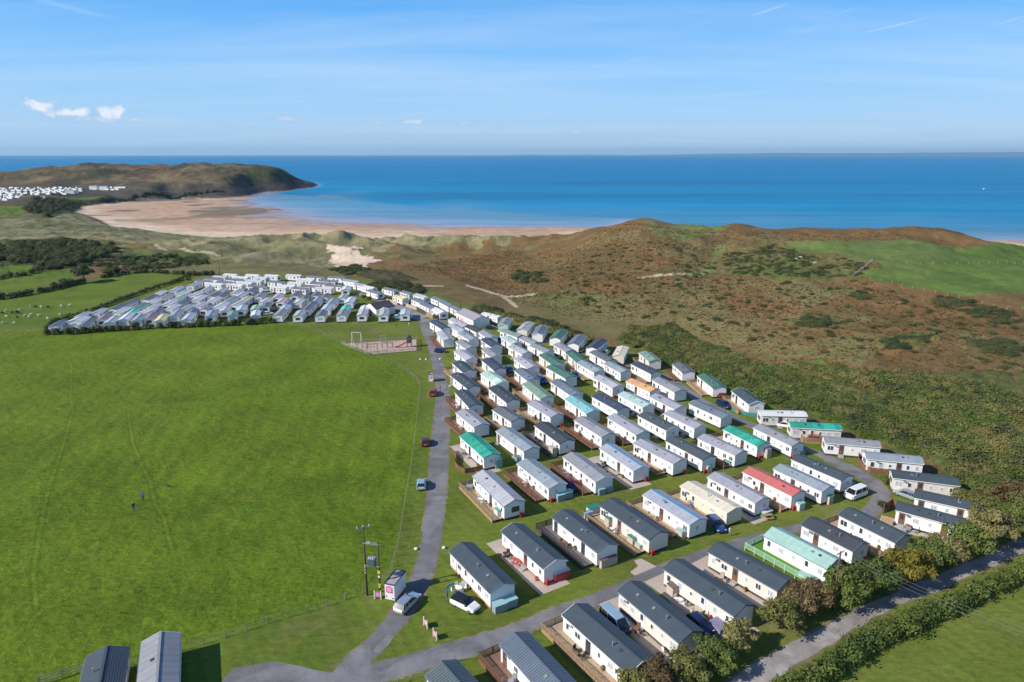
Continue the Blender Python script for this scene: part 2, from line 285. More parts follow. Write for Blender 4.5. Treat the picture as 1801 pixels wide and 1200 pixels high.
# ------------------------------------------------------------------ terrain
CTRL = [(-52.0,30.0,0.0),(-173.2,100.0,0.0),(-519.6,300.0,-2.0),(-60.0,0.0,0.0),(-200.0,0.0,0.0),(-600.0,0.0,-2.0),(-46.0,-38.6,0.0),(-153.2,-128.6,0.0),(-459.6,-385.7,-2.0),(0.0,-60.0,0.0),(0.0,-200.0,0.0),(0.0,-600.0,-2.0),(46.0,-38.6,0.0),(153.2,-128.6,0.0),(459.6,-385.7,-2.0),(60.0,0.0,0.0),(200.0,0.0,0.0),(600.0,0.0,-2.0),(52.0,30.0,0.0),(173.2,100.0,0.0),(519.6,300.0,-2.0),(-52.6,77.0,0.0),(-0.0,77.0,0.0),(52.5,77.0,0.0),(-87.2,164.2,0.0),(-0.1,164.2,0.0),(-64.8,251.8,0.0),(-172.6,251.8,0.0),(-163.5,322.3,0.0),(-114.0,337.8,0.0),(-52.3,308.1,0.0),(-9.2,266.6,0.0),(19.9,232.8,0.0),(42.3,194.9,0.5),(53.4,173.9,0.5),(67.9,153.0,0.5),(75.7,140.8,0.5),(89.0,114.1,0.5),(89.1,106.7,0.0),(83.4,157.4,2.5),(102.8,134.9,3.0),(65.2,187.2,2.0),(47.5,220.9,1.5),(41.2,241.4,2.5),(79.0,230.9,5.0),(94.5,199.1,5.5),(130.7,218.3,8.0),(137.4,179.9,7.5),(12.5,297.6,0.0),(-13.9,325.5,-2.0),(37.6,298.1,4.5),(82.8,298.5,8.5),(56.2,304.1,6.5),(115.9,274.9,10.0),(139.6,267.4,12.5),(170.5,222.1,10.0),(172.3,255.1,12.5),(41.3,354.6,9.0),(68.5,343.2,13.5),(104.0,346.9,13.0),(136.8,328.5,15.5),(171.2,321.1,16.5),(203.3,304.0,15.0),(216.4,286.3,14.0),(28.6,342.4,5.0),(64.1,486.3,9.0),(84.5,437.3,19.5),(110.8,426.7,17.0),(138.1,418.6,18.5),(155.2,408.4,16.5),(174.8,406.8,17.0),(200.2,403.7,17.0),(231.9,400.6,17.0),(250.6,387.8,15.5),(262.0,377.5,12.0),(275.4,366.8,10.0),(55.8,637.6,-20.0),(106.9,549.7,-20.0),(163.7,535.5,-20.0),(218.8,515.5,-20.0),(290.0,502.3,-20.0),(346.8,477.3,-20.0),(389.0,402.8,-20.0),(122.1,628.2,-24.2),(218.9,601.4,-24.2),(330.0,571.6,-24.2),(399.7,550.1,-24.2),(451.5,467.6,-24.2),(152.6,785.3,-25.6),(266.8,733.0,-25.6),(390.0,675.5,-25.6),(470.2,647.2,-23.9),(555.7,575.5,-23.9),(-182.3,1034.0,-28.0),(-260.5,1477.2,-34.0),(-416.8,2363.5,-40.0),(0.0,1050.0,-28.0),(0.0,1500.0,-34.0),(0.0,2400.0,-40.0),(182.3,1034.0,-28.0),(260.5,1477.2,-34.0),(416.8,2363.5,-40.0),(359.1,986.7,-28.0),(513.0,1409.5,-34.0),(820.8,2255.3,-40.0),(525.0,909.3,-28.0),(750.0,1299.0,-34.0),(1200.0,2078.5,-40.0),(674.9,804.3,-28.0),(964.2,1149.1,-34.0),(1542.7,1838.5,-40.0),(804.3,674.9,-28.0),(1149.1,964.2,-34.0),(1838.5,1542.7,-40.0),(779.4,450.0,-20.0),(1732.1,1000.0,-40.0),(-209.2,2390.9,-40.0),(-499.0,2347.6,-38.0),(-86.5,366.6,-2.0),(-69.5,413.9,-3.0),(-16.6,392.2,-3.0),(18.3,367.3,1.0),(-0.2,450.3,-1.0),(-111.2,389.0,-2.5),(-62.5,534.8,-8.0),(-149.4,580.1,-8.0),(-96.2,479.8,-5.0),(-13.2,519.1,-6.0),(13.3,541.9,-8.0),(35.5,538.4,-4.0),(-102.8,560.9,-9.0),(-189.4,569.1,-10.0),(-240.0,577.2,-11.0),(-288.0,577.2,-11.0),(-170.1,451.9,-5.0),(-202.2,439.1,-5.0),(-316.2,542.7,-9.0),(-325.1,487.2,-6.0),(-365.7,487.2,-6.0),(-272.2,385.9,-2.0),(-245.2,322.3,0.0),(-433.8,580.5,-9.0),(-465.0,703.1,-12.0),(-402.6,694.8,-14.0),(-559.4,753.4,-11.0),(-597.8,865.4,-11.0),(-170.8,684.2,-23.6),(-296.1,713.2,-23.6),(-375.8,755.7,-23.6),(-478.8,827.6,-23.4),(-636.0,1004.2,-23.2),(-695.9,1115.6,-23.4),(-745.3,1319.9,-23.8),(-674.8,1375.1,-24.0),(-564.4,1380.0,-24.3),(-114.0,684.2,-23.6),(-28.1,670.6,-23.6),(22.0,670.6,-23.6),(67.7,746.4,-23.8),(-201.6,811.6,-24.4),(-319.0,857.9,-24.4),(-491.1,994.4,-24.0),(-605.2,1134.5,-23.9),(-65.9,792.4,-24.4),(-50.0,749.1,-24.1),(31.7,774.0,-24.4),(63.9,775.4,-24.5),(-0.3,739.1,-24.2),(-444.4,1081.5,-24.4),(-317.9,964.4,-24.6),(-562.8,1204.2,-24.2),(-418.8,978.0,-24.2),(-544.9,973.3,-23.8),(-671.3,1323.0,-24.0),(-558.5,1311.9,-24.4),(-262.7,883.5,-24.7),(-136.9,826.1,-24.6),(-35.8,858.4,-25.1),(-188.1,910.9,-25.1),(-273.8,1007.4,-25.1),(-391.3,1162.8,-25.1),(-504.7,1340.3,-25.1),(74.6,824.4,-25.1),(-164.0,994.2,-25.6),(-0.4,950.5,-25.7),(-363.2,1303.5,-25.9),(-415.5,1494.4,-26.5),(-97.0,1176.4,-27.0),(-350.9,1651.6,-29.0),(-559.4,1456.9,-22.0),(-567.4,1617.5,-22.0),(-543.7,1755.3,-22.0),(-535.6,1894.8,-24.0),(-540.2,1985.0,-28.0),(-580.6,1421.4,-20.0),(-596.0,1465.6,2.0),(-614.6,1645.3,4.0),(-581.3,1705.1,6.0),(-565.0,1831.4,2.0),(-642.9,1405.8,-18.0),(-678.4,1383.9,-19.0),(-697.1,1312.1,-17.0),(-695.5,1197.0,-16.0),(-662.0,1076.4,-17.0),(-603.9,942.1,-15.0),(-647.1,973.6,-12.0),(-725.3,1055.3,-7.0),(-825.7,1123.0,-5.0),(-745.3,1140.2,-6.0),(-720.8,1262.2,-6.0),(-759.8,1371.9,-3.0),(-865.4,1328.4,-1.0),(-957.6,1306.6,0.0),(-681.8,1350.1,-2.0),(-640.6,1402.8,-10.0),(-658.6,1421.4,6.0),(-775.2,1469.0,10.0),(-903.6,1483.2,6.0),(-1041.7,1527.7,8.0),(-1104.3,1510.7,5.0),(-1202.3,1650.0,19.4),(-1188.9,1750.0,23.8),(-1133.9,1800.0,32.7),(-1075.3,1850.0,34.8),(-997.5,1900.0,31.2),(-944.3,1950.0,36.5),(-873.7,1950.0,35.0),(-787.4,1950.0,33.4),(-702.0,1930.0,27.7),(-639.8,1930.0,26.2),(-612.7,1940.0,15.4),(-585.6,1950.0,-0.2),(-1244.9,1600.0,14.4),(-647.7,2259.0,-36.0),(-765.1,2222.0,-36.0),(-880.3,2178.9,-36.0),(-993.2,2129.8,-36.0),(-1103.3,2074.9,-36.0),(-1210.3,2014.3,-36.0),(-1347.9,1925.0,-36.0),(-1285.6,1532.1,-30.0),(-1114.7,1003.7,-5.0),(-1634.9,1472.1,-35.0),(-495.9,1989.1,-33.0),(-602.2,668.8,-5.0),(-401.5,445.9,-3.0),(-282.8,282.8,-1.0)]
FLAT = [(60.3,66.9),(89.1,106.7),(85.8,110.8),(82.7,120.9),(79.1,132.8),(73.0,140.4),(68.5,154.2),(63.8,168.5),(54.4,182.8),(45.2,208.9),(31.2,226.6),(16.7,245.5),(-0.1,259.5),(-11.7,271.8),(-24.7,288.9),(-43.7,322.3),(-81.7,346.1),(-131.0,362.0),(-170.2,354.8),(-204.1,346.1),(-219.2,308.1),(-218.5,266.6),(-64.4,66.9),(-88.6,-15.6),(0.0,-120.0),(88.6,-15.6)]
ZONES = [('mown', [(50.54, 37.75), (107.9, 99.4), (79.1, 106.7), (75.2, 117.4), (70.9, 135.8), (67.0, 150.6), (62.4, 164.2), (50.2, 173.0), (40.4, 202.5), (27.9, 215.6), (12.0, 234.5), (-0.1, 247.3), (-11.4, 263.5), (-24.2, 283.0), (-42.8, 315.0), (-79.9, 337.8), (-128.4, 354.8), (-166.2, 346.1), (-167.1, 308.1), (-173.9, 271.8), (-167.2, 238.6), (-104.3, 242.9), (-83.5, 242.9), (-52.3, 215.6), (-33.8, 193.6), (-24.1, 173.0), (-20.2, 135.8), (-18.4, 106.7), (-18.4, 92.0), (-20.0, 84.9), (-26.5, 80.5), (-36.9, 75.3), (-46.1, 71.7), (-52.9, 67.8), (-34.86, 37.75)]), ('field', [(-50.54, 37.75), (-33.99, 37.75), (-46.1, 71.7), (-36.9, 75.3), (-26.5, 80.5), (-20.0, 84.9), (-18.4, 92.0), (-18.4, 106.7), (-20.2, 135.8), (-24.1, 173.0), (-33.8, 193.6), (-52.3, 215.6), (-84.6, 246.4), (-114.0, 241.1), (-162.4, 232.8), (-226.0, 225.9)]), ('pasture', [(-226.0, 225.9), (-165.5, 236.1), (-173.9, 271.8), (-170.6, 315.0), (-163.2, 342.7), (-161.2, 347.8), (-191.2, 354.9), (-206.1, 344.4), (-213.3, 315.0), (-289.7, 293.9)]), ('pasture', [(-293.3, 297.7), (-221.1, 310.8), (-219.9, 338.7), (-245.9, 387.9), (-254.5, 366.7), (-337.9, 345.4)]), ('pasture', [(-210.0, 346.3), (-208.2, 361.3), (-223.6, 382.8), (-229.3, 376.3)]), ('pasture', [(-344.5, 352.5), (-260.3, 366.2), (-263.4, 392.3), (-274.5, 409.4), (-393.2, 404.6)]), ('pasture', [(-676.9, 708.2), (-588.8, 825.0), (-617.7, 879.1), (-664.1, 941.6), (-881.3, 926.6)]), ('pasture', [(-729.0, 1120.6), (-730.3, 1214.7), (-732.6, 1254.0), (-796.1, 1282.7), (-781.4, 1210.1)]), ('pasture', [(-761.9, 1384.7), (-736.1, 1379.2), (-747.7, 1397.5), (-767.2, 1401.8)]), ('greenmix', [(-491.1, 509.3), (-377.4, 582.6), (-339.3, 566.9), (-291.5, 506.7), (-222.2, 467.3), (-195.7, 449.5), (-141.4, 382.7), (-125.5, 354.8), (-168.6, 351.3), (-202.2, 370.1), (-256.8, 438.6), (-340.0, 523.5), (-458.8, 474.7)]), ('dunegrass', [(-647.3, 676.5), (-576.3, 833.4), (-654.1, 1020.4), (-506.9, 841.2), (-366.1, 736.0), (-309.3, 745.9), (-198.7, 570.0), (-214.2, 759.7), (-152.1, 703.4), (-121.4, 730.5), (-61.1, 733.4), (-0.3, 733.8), (63.6, 772.8), (-0.2, 529.6), (-31.1, 528.7), (-62.6, 535.2), (-84.3, 504.7), (-98.0, 450.7), (-101.6, 390.3), (-122.5, 364.0), (-183.7, 438.8), (-222.2, 467.3), (-351.7, 588.2), (-498.0, 516.7)]), ('darkscrub', [(-471.3, 488.0), (-350.1, 532.5), (-301.5, 509.6), (-256.8, 438.6), (-244.3, 387.9), (-262.6, 381.2), (-391.0, 402.2)]), ('darkscrub', [(-541.4, 800.9), (-602.5, 862.0), (-736.6, 1072.2), (-753.0, 1195.6), (-720.3, 1222.5), (-714.7, 1325.2), (-751.2, 1375.1), (-650.9, 1399.5), (-581.2, 1423.7), (-668.2, 1361.3), (-723.6, 1263.8), (-709.4, 1153.4), (-583.7, 921.8)]), ('darkscrub', [(-660.6, 1736.2), (-565.3, 1985.2), (-534.5, 1848.5), (-574.1, 1466.3), (-609.4, 1499.8)]), ('darkscrub', [(-93.8, 371.6), (-84.9, 388.4), (-63.6, 359.2), (-42.8, 315.0), (-49.7, 308.1), (-72.5, 329.9)]), ('sandblow', [(-123.5, 465.3), (-126.6, 542.5), (-114.0, 509.9), (-102.7, 451.5), (-79.1, 410.1), (-82.3, 391.5), (-89.8, 388.4), (-97.7, 387.3), (-114.9, 434.9)]), ('greenhill', [(76.6, 386.8), (93.8, 406.7), (238.4, 850.4), (118.2, 389.2), (103.3, 366.6), (94.1, 360.0), (78.3, 364.0)]), ('pasture2', [(134.1, 343.5), (156.0, 335.5), (185.5, 338.7), (214.1, 321.3), (559.5, 576.8), (247.2, 249.6), (162.4, 239.4), (150.4, 254.2), (138.9, 270.5), (155.5, 290.4), (145.5, 305.7), (136.3, 327.4)]), ('darkscrub2', [(101.9, 334.6), (117.3, 344.3), (134.1, 343.5), (138.8, 320.3), (153.3, 290.7), (139.2, 271.2), (117.2, 278.2), (97.2, 288.8), (93.7, 308.5)]), ('greenmix', [(10.0, 299.9), (24.9, 295.2), (44.3, 275.4), (42.5, 249.1), (31.2, 226.6), (20.4, 238.6), (13.5, 266.3), (-0.1, 296.3)]), ('greenmix', [(-107.2, 374.9), (-103.7, 385.5), (-80.9, 355.8), (-87.6, 346.1), (-107.6, 354.8)]), ('grassy', [(80.7, 272.6), (117.8, 279.9), (129.2, 254.6), (96.1, 224.6), (79.0, 230.9)]), ('grassy', [(88.1, 213.7), (121.1, 200.9), (94.1, 180.0), (75.4, 192.8)]), ('darkscrub2', [(56.3, 234.8), (42.5, 236.0), (35.9, 219.2), (41.0, 205.7), (51.4, 177.8), (59.4, 164.2), (66.5, 156.1), (73.0, 148.8), (76.3, 142.0), (83.9, 124.7), (83.8, 110.8), (113.2, 105.2), (158.4, 154.4), (109.8, 167.3), (92.5, 176.6), (74.1, 189.0), (63.2, 208.8)]), ('darkscrub2', [(99.5, 228.6), (107.5, 222.6), (100.3, 212.5), (92.9, 216.6)]), ('darkscrub2', [(113.0, 201.8), (127.6, 200.2), (119.1, 188.4), (108.8, 190.4)]), ('darkscrub2', [(-22.9, 266.6), (-4.5, 258.5), (12.4, 242.9), (21.4, 226.6), (28.3, 219.2), (26.5, 238.6), (8.5, 251.8), (-4.7, 266.6)]), ('pathgreen', [(105.4, 352.4), (111.0, 351.6), (103.7, 338.3), (94.2, 319.6), (91.9, 302.4), (85.4, 298.9), (63.1, 300.1), (61.1, 303.2), (86.2, 306.7), (93.4, 322.7)]), ('pathsand', [(-22.3, 327.9), (-2.6, 296.5), (10.0, 297.5), (13.1, 300.7), (9.9, 295.1), (-1.4, 291.0), (2.7, 272.0), (1.0, 270.9), (-5.1, 295.1), (-22.4, 321.5)]), ('pathsand', [(56.3, 304.3), (86.1, 301.5), (85.1, 297.7), (55.8, 301.5)]), ('pathsand', [(-48.7, 319.3), (-32.6, 319.8), (-32.3, 316.8), (-48.3, 316.5)]), ('pathsand', [(-269.8, 516.6), (-222.2, 467.3), (-203.1, 458.7), (-194.2, 453.6), (-193.9, 450.7), (-203.3, 454.6), (-222.1, 462.8), (-267.3, 509.1)])]
TRACKS = [[(-130.91, 193.6), (-112.73, 164.19), (-106.43, 154.99), (-96.72, 136.38), (-85.87, 114.42), (-78.1, 100.58), (-70.87, 88.23), (-65.25, 80.62)], [(-93.07, 154.99), (-81.98, 136.38), (-73.78, 124.68), (-68.68, 117.83), (-63.73, 109.73), (-59.67, 104.79), (-53.06, 94.06)], [(-124.9, 156.14), (-105.99, 159.27), (-72.66, 164.19), (-50.61, 168.51)]]
BPOLY = [(-656.4, 1034.1), (-482.3, 833.6), (-374.9, 753.7), (-295.5, 711.6), (-233.3, 701.8), (-173.9, 697.0), (-116.0, 697.0), (-28.8, 687.5), (25.4, 687.5), (74.1, 748.2), (103.3, 782.6), (146.5, 807.3), (168.4, 931.7), (-90.7, 1099.8), (-403.5, 1451.2), (-563.8, 1606.4), (-551.6, 1451.2), (-569.8, 1393.4), (-662.0, 1348.6), (-727.2, 1306.5), (-706.6, 1148.4)]
BCTRL = [(-656.8, 1024.3, -23.2), (-473.9, 819.0, -23.2), (-368.7, 741.1, -23.2), (-290.7, 699.9, -23.2), (-229.6, 690.3, -23.2), (-171.1, 685.6, -23.2), (-114.2, 685.6, -23.2), (-28.2, 671.9, -23.2), (24.8, 671.9, -23.2), (72.3, 730.4, -23.2), (136.4, 787.2, -23.2), (-598.4, 996.2, -24.15), (-455.9, 848.8, -24.15), (-357.1, 784.0, -24.15), (-250.5, 755.1, -24.15), (-153.4, 738.7, -24.15), (-60.7, 728.2, -24.15), (11.7, 723.0, -24.15), (-657.1, 1127.6, -24.3), (-678.6, 1295.0, -24.3), (-619.4, 1327.7, -24.3), (-550.3, 998.0, -24.3), (-556.7, 1130.3, -24.5), (-545.0, 1208.5, -24.5), (-518.9, 1266.8, -24.5), (-476.1, 963.3, -24.5), (-364.1, 881.9, -24.55), (-277.5, 839.0, -24.55), (-203.4, 819.0, -24.55), (-98.8, 793.8, -24.55), (-13.2, 775.9, -24.55), (51.4, 781.7, -24.55), (-424.2, 1031.2, -24.6), (-414.5, 913.6, -24.6), (-521.6, 1355.9, -25.0), (-428.7, 1215.6, -25.0), (-358.3, 1089.9, -25.0), (-279.1, 996.7, -25.0), (-195.4, 909.9, -25.0), (-109.2, 879.1, -25.0), (-35.5, 850.4, -25.0), (33.9, 830.0, -25.0), (107.7, 816.9, -25.0), (-433.3, 1147.4, -24.85), (-349.0, 985.5, -24.85), (-269.9, 908.3, -24.85), (-373.6, 1198.1, -25.7), (-258.0, 1044.6, -25.7), (-161.2, 977.0, -25.7), (-38.8, 933.7, -25.7), (74.0, 901.6, -25.7), (-476.0, 1384.8, -25.7), (-323.9, 1317.1, -26.8), (-137.5, 1112.9, -26.8), (82.5, 1008.2, -26.8), (-567.9, 1478.5, -24.4), (-621.6, 1381.7, -24.4)]
rbf_setup(CTRL); beach_setup(BCTRL)
CLASS = ['bracken', 'field', 'mown', 'pasture', 'pasture2', 'greenmix', 'dunegrass', 'darkscrub', 'darkscrub2', 'sandblow', 'greenhill', 'grassy', 'pathgreen', 'pathsand', 'heath', 'earth']
# three real-world tones for every kind of cover
TONE = {
 'bracken': ((.200,.118,.048),(.145,.098,.040),(.180,.152,.062)),
 'field': ((.118,.172,.012),(.088,.146,.010),(.142,.182,.016)),
 'mown': ((.122,.162,.022),(.088,.138,.017),(.165,.170,.036)),
 'pasture': ((.108,.158,.018),(.085,.138,.014),(.130,.160,.024)),
 'pasture2': ((.105,.160,.034),(.082,.135,.026),(.140,.165,.055)),
 'greenmix': ((.130,.145,.045),(.085,.105,.032),(.180,.155,.065)),
 'dunegrass': ((.270,.235,.125),(.190,.180,.085),(.125,.132,.055)),
 'darkscrub': ((.046,.056,.022),(.068,.074,.028),(.085,.072,.036)),
 'darkscrub2': ((.120,.140,.038),(.088,.105,.032),(.165,.125,.048)),
 'sandblow': ((.60,.46,.34),(.56,.43,.31),(.64,.50,.37)),
 'greenhill': ((.115,.165,.040),(.135,.160,.050),(.17,.155,.07)),
 'grassy': ((.190,.175,.070),(.150,.140,.052),(.210,.120,.050)),
 'pathgreen': ((.130,.185,.048),(.115,.165,.040),(.16,.18,.06)),
 'pathsand': ((.44,.36,.23),(.38,.32,.20),(.50,.41,.27)),
 'heath': ((.135,.080,.042),(.165,.145,.075),(.066,.062,.034)),
 'earth': ((.10,.07,.05),(.13,.09,.06),(.08,.06,.04))}
def classify(x, y, z):
    n = x.size; cls = np.zeros(n, np.int32)
    r = np.hypot(x, y)
    cls[r > 1080] = CLASS.index('heath')
    jx = fbm(x, y, 14, 3, 61); jy = fbm(x, y, 14, 3, 71)
    fx = fbm(x, y, 2.5, 2, 81); fy = fbm(x, y, 2.5, 2, 91)
    sharp = ('field', 'mown', 'pasture', 'pathsand', 'pathgreen', 'pasture2')
    for name, poly in ZONES:
        a = (0.12 if 'path' in name else 0.5 if name in sharp else 7.0); b = 0.15 if 'path' in name else 0.35 if name in sharp else 2.2
        k = np.clip(r/300.0, 0.3, 3)
        m = inpoly(x+jx*a*k+fx*b, y+jy*a*k+fy*b, poly)
        cls[m] = CLASS.index(name)
    return cls
def ground_mesh():
    azs = np.concatenate([np.linspace(-180, -43, 40)[:-1], np.linspace(-43, 43, 941), np.linspace(43, 180, 40)[1:]])
    rs = np.exp(np.concatenate([np.linspace(math.log(6), math.log(58), 14)[:-1], np.linspace(math.log(58), math.log(450), 520)[:-1], np.linspace(math.log(450), math.log(2700), 330)]))
    A, R = np.meshgrid(np.radians(azs), rs)
    x = (R*np.sin(A)).ravel(); y = (R*np.cos(A)).ravel(); z = terrain(x, y)
    cls = classify(x, y, z)
    r = R.ravel()
    # grass tussocks in the big field, hummocks on bracken and scrub
    fld = (cls == CLASS.index('field'))*1.0
    z = z + fld*(fbm(x, y, 1.6, 3, 101)*0.16)*(polydist(x, y, ZONE_FIELD) < -1.0)
    scr = ((cls == CLASS.index('darkscrub2')) | (cls == CLASS.index('darkscrub')))*sstep(1, 6, polydist(x, y, FLAT))
    z = z + scr*(np.abs(fbm(x, y, 5, 3, 111))*1.5)
    # colours
    tones = np.array([TONE[c] for c in CLASS]); T = tones[cls]
    n1 = fbm(x, y, 22, 4, 121); n2 = fbm(x, y, 3.2, 3, 131); n3 = fbm(x*1.0, y, 80, 3, 141)
    n1 = n1*np.where(r > 1000, 1.6, 1); w = np.clip(0.5 + n1*1.7 + n2*0.9, 0, 1)[:, None]; w2 = np.clip(n3*2.2 + n2*1.2 + n1*.8, 0, 1)[:, None]
    smooth = np.isin(cls, [CLASS.index(c) for c in ('field', 'pasture', 'pasture2', 'mown')])[:, None]
    w = np.where(smooth, 0.5+(w-0.5)*0.8, w); w2 = np.where(smooth, w2*0.55, w2)
    c = T[:, 0]*(1-w) + T[:, 1]*w; c = c*(1-w2) + T[:, 2]*w2
    ph = x*1.0 + 0.10*y + 6*fbm(x, y, 60, 2, 181); st = np.sin(ph*2*np.pi/4.2)*np.clip(fbm(x, y, 45, 3, 191)*2.2+.3, 0, 1)
    ph2 = x*0.82 + y*0.5; st2 = np.sin(ph2*2*np.pi/1.9+2*fbm(x, y, 9, 2, 201))*np.clip(fbm(x, y, 14, 2, 211)*2+.4, 0, 1)
    wearn = np.clip(fbm(x, y, 7, 3, 221)*3-1.05, 0, 1)*(cls == CLASS.index('mown'))
    c = c*(1+st*0.055*(cls == CLASS.index('field'))+st2*0.07*(cls == CLASS.index('mown')))[:, None]
    c = c*(1-wearn*.55)[:, None]+np.array([.20,.17,.075])*(wearn*.55)[:, None]
    # sand, wet and dry, by height above the sea
    n4 = fbm(x*0.25, y, 30, 4, 151)
    zz = z + n4*0.45
    dry = np.array([.62,.47,.33]); damp = np.array([.47,.30,.19]); wet = np.array([.33,.22,.16])
    t1 = sstep(-24.45, -23.75, zz)[:, None]; t0 = sstep(-25.0, -24.6, zz)[:, None]
    sand = (wet*(1-t0) + damp*t0)*(1-t1) + dry*t1
    sand = sand*(1+0.10*fbm(x, y, 8, 3, 161))[:, None]
    shelf = (1-sstep(-23.3, -22.2, z + n2*0.5))[:, None]*(r > 480)[:, None]
    c = c*(1-shelf) + sand*shelf
    # bare rock at the foot of the headland
    ck = ((r > 1450)*(x > -1150)*(z > -24.3)*(1-sstep(-8, 5, z+n1*8))*sstep(-1150, -900, x))[:, None]; c = c*(1-ck*.8)+np.array([.066,.056,.050])*(1+n2[:, None]*.6)*ck*.8
    # dark weed and rock patches on the foreshore under the headland
    rk = (sstep(0.12, 0.25, fbm(x, y*1.0, 60, 4, 171))*(shelf[:, 0] > 0.5)*(x < -330)*sstep(950, 1100, r))[:, None]
    c = c*(1-rk*0.65) + np.array([.07,.075,.05])*rk*0.65
    for line in TRACKS:
        d = np.full(x.size, 1e9)
        near = (x > min(p[0] for p in line)-3) & (x < max(p[0] for p in line)+3)
        xs, ys = x[near], y[near]; dd = np.full(xs.size, 1e9)
        for (ax, ay), (bx, by) in zip(line[:-1], line[1:]):
            dx, dy = bx-ax, by-ay; t = np.clip(((xs-ax)*dx+(ys-ay)*dy)/(dx*dx+dy*dy), 0, 1); dd = np.minimum(dd, np.hypot(xs-ax-t*dx, ys-ay-t*dy))
        d[near] = dd
        c = c*(1+0.17*np.exp(-(d/0.22)**2)-0.22*np.exp(-((d-.45)/0.2)**2))[:, None]
    gloss = np.where((shelf[:, 0] > 0.5), 1-t0[:, 0]*0.85, 0.0)
    nr, na = R.shape
    me = bpy.data.meshes.new('ground'); nv = x.size
    me.vertices.add(nv); co = np.empty((nv, 3), np.float32); co[:, 0] = x; co[:, 1] = y; co[:, 2] = z; me.vertices.foreach_set('co', co.ravel())
    i = (np.arange(nr-1)[:, None]*na + np.arange(na-1)[None, :]).ravel()
    f = np.stack([i, i+na, i+na+1, i+1], 1)[:, ::-1].astype(np.int32)
    nf = len(f); me.loops.add(nf*4); me.loops.foreach_set('vertex_index', f.ravel()); me.polygons.add(nf)
    me.polygons.foreach_set('loop_start', np.arange(nf, dtype=np.int32)*4)
    me.polygons.foreach_set('use_smooth', np.ones(nf, bool))
    me.update(calc_edges=True)
    at = me.color_attributes.new('cover', 'FLOAT_COLOR', 'POINT'); cc = np.ones((nv, 4), np.float32); cc[:, :3] = np.clip(c, 0, 1); at.data.foreach_set('color', cc.ravel())
    kind = np.zeros(nv); kind[np.isin(cls, [CLASS.index(k) for k in ('bracken', 'heath', 'darkscrub', 'darkscrub2', 'dunegrass', 'grassy', 'greenmix')])] = 1.0
    kind[cls == CLASS.index('field')] = 0.62; kind[np.isin(cls, [CLASS.index(k) for k in ('pasture', 'pasture2', 'mown')])] = 0.25
    kind = kind*(1-shelf[:, 0])
    a2 = me.color_attributes.new('relief', 'FLOAT_COLOR', 'POINT'); c2 = np.ones((nv, 4), np.float32); c2[:, 0] = kind; c2[:, 1] = gloss; c2[:, 2] = 0; a2.data.foreach_set('color', c2.ravel())
    return me
def ground_material():
    m = bpy.data.materials.new('ground_cover'); m.use_nodes = True; nt = m.node_tree; N = nt.nodes; L = nt.links; b = N['Principled BSDF']
    b.inputs['Specular IOR Level'].default_value = 0.2
    a = N.new('ShaderNodeVertexColor'); a.layer_name = 'cover'; r = N.new('ShaderNodeVertexColor'); r.layer_name = 'relief'
    sp = N.new('ShaderNodeSeparateColor'); L.new(r.outputs[0], sp.inputs[0])
    g = N.new('ShaderNodeNewGeometry')
    n1 = N.new('ShaderNodeTexNoise'); n1.inputs['Scale'].default_value = 1.3; n1.inputs['Detail'].default_value = 7; n1.inputs['Roughness'].default_value = 0.72; L.new(g.outputs['Position'], n1.inputs['Vector'])
    n3 = N.new('ShaderNodeTexNoise'); n3.inputs['Scale'].default_value = 0.07; n3.inputs['Detail'].default_value = 4; L.new(g.outputs['Position'], n3.inputs['Vector'])
    def M(op, x, y, z=None):
        n = N.new('ShaderNodeMath'); n.operation = op
        for i, v in enumerate((x, y, z)):
            if v is None: continue
            if isinstance(v, (int, float)): n.inputs[i].default_value = v
            else: L.new(v, n.inputs[i])
        return n.outputs[0]
    mt = N.new('ShaderNodeMapping'); mt.inputs['Rotation'].default_value = (0, 0, math.radians(-35)); mt.inputs['Scale'].default_value = (0.55, 1.6, 1); L.new(g.outputs['Position'], mt.inputs[0])
    n5 = N.new('ShaderNodeTexNoise'); n5.inputs['Scale'].default_value = 0.85; n5.inputs['Detail'].default_value = 5; n5.inputs['Roughness'].default_value = 0.7; n5.inputs['Distortion'].default_value = 0.5; L.new(mt.outputs[0], n5.inputs['Vector'])
    amp = M('MULTIPLY_ADD', sp.outputs[0], 1.5, 0.55)
    f = M('MULTIPLY_ADD', M('SUBTRACT', n1.outputs['Fac'], 0.5), amp, 1.0)
    f = M('ADD', f, M('MULTIPLY', M('SUBTRACT', n3.outputs['Fac'], 0.5), 0.9))
    f = M('ADD', f, M('MULTIPLY', M('SUBTRACT', n5.outputs['Fac'], 0.5), 1.1))
    vm = N.new('ShaderNodeVectorMath'); vm.operation = 'SCALE'; L.new(a.outputs[0], vm.inputs[0]); L.new(f, vm.inputs['Scale']); L.new(vm.outputs[0], b.inputs['Base Color'])
    n2 = N.new('ShaderNodeTexNoise'); n2.inputs['Scale'].default_value = 1.7; n2.inputs['Detail'].default_value = 6; n2.inputs['Roughness'].default_value = 0.7; L.new(g.outputs['Position'], n2.inputs['Vector'])
    bp = N.new('ShaderNodeBump'); bp.inputs['Distance'].default_value = 0.35; L.new(M('MULTIPLY_ADD', sp.outputs[0], 1.0, 0.04), bp.inputs['Strength']); L.new(M('ADD', n2.outputs['Fac'], n5.outputs['Fac']), bp.inputs['Height']); L.new(bp.outputs[0], b.inputs['Normal'])
    L.new(M('MULTIPLY_ADD', sp.outputs[1], -0.72, 0.95), b.inputs['Roughness'])
    L.new(M('MULTIPLY_ADD', sp.outputs[1], 0.4, 0.12), b.inputs['Specular IOR Level'])
    return m
GM = ground_material()
ZONE_FIELD = [p for n, p in ZONES if n == 'field'][0]
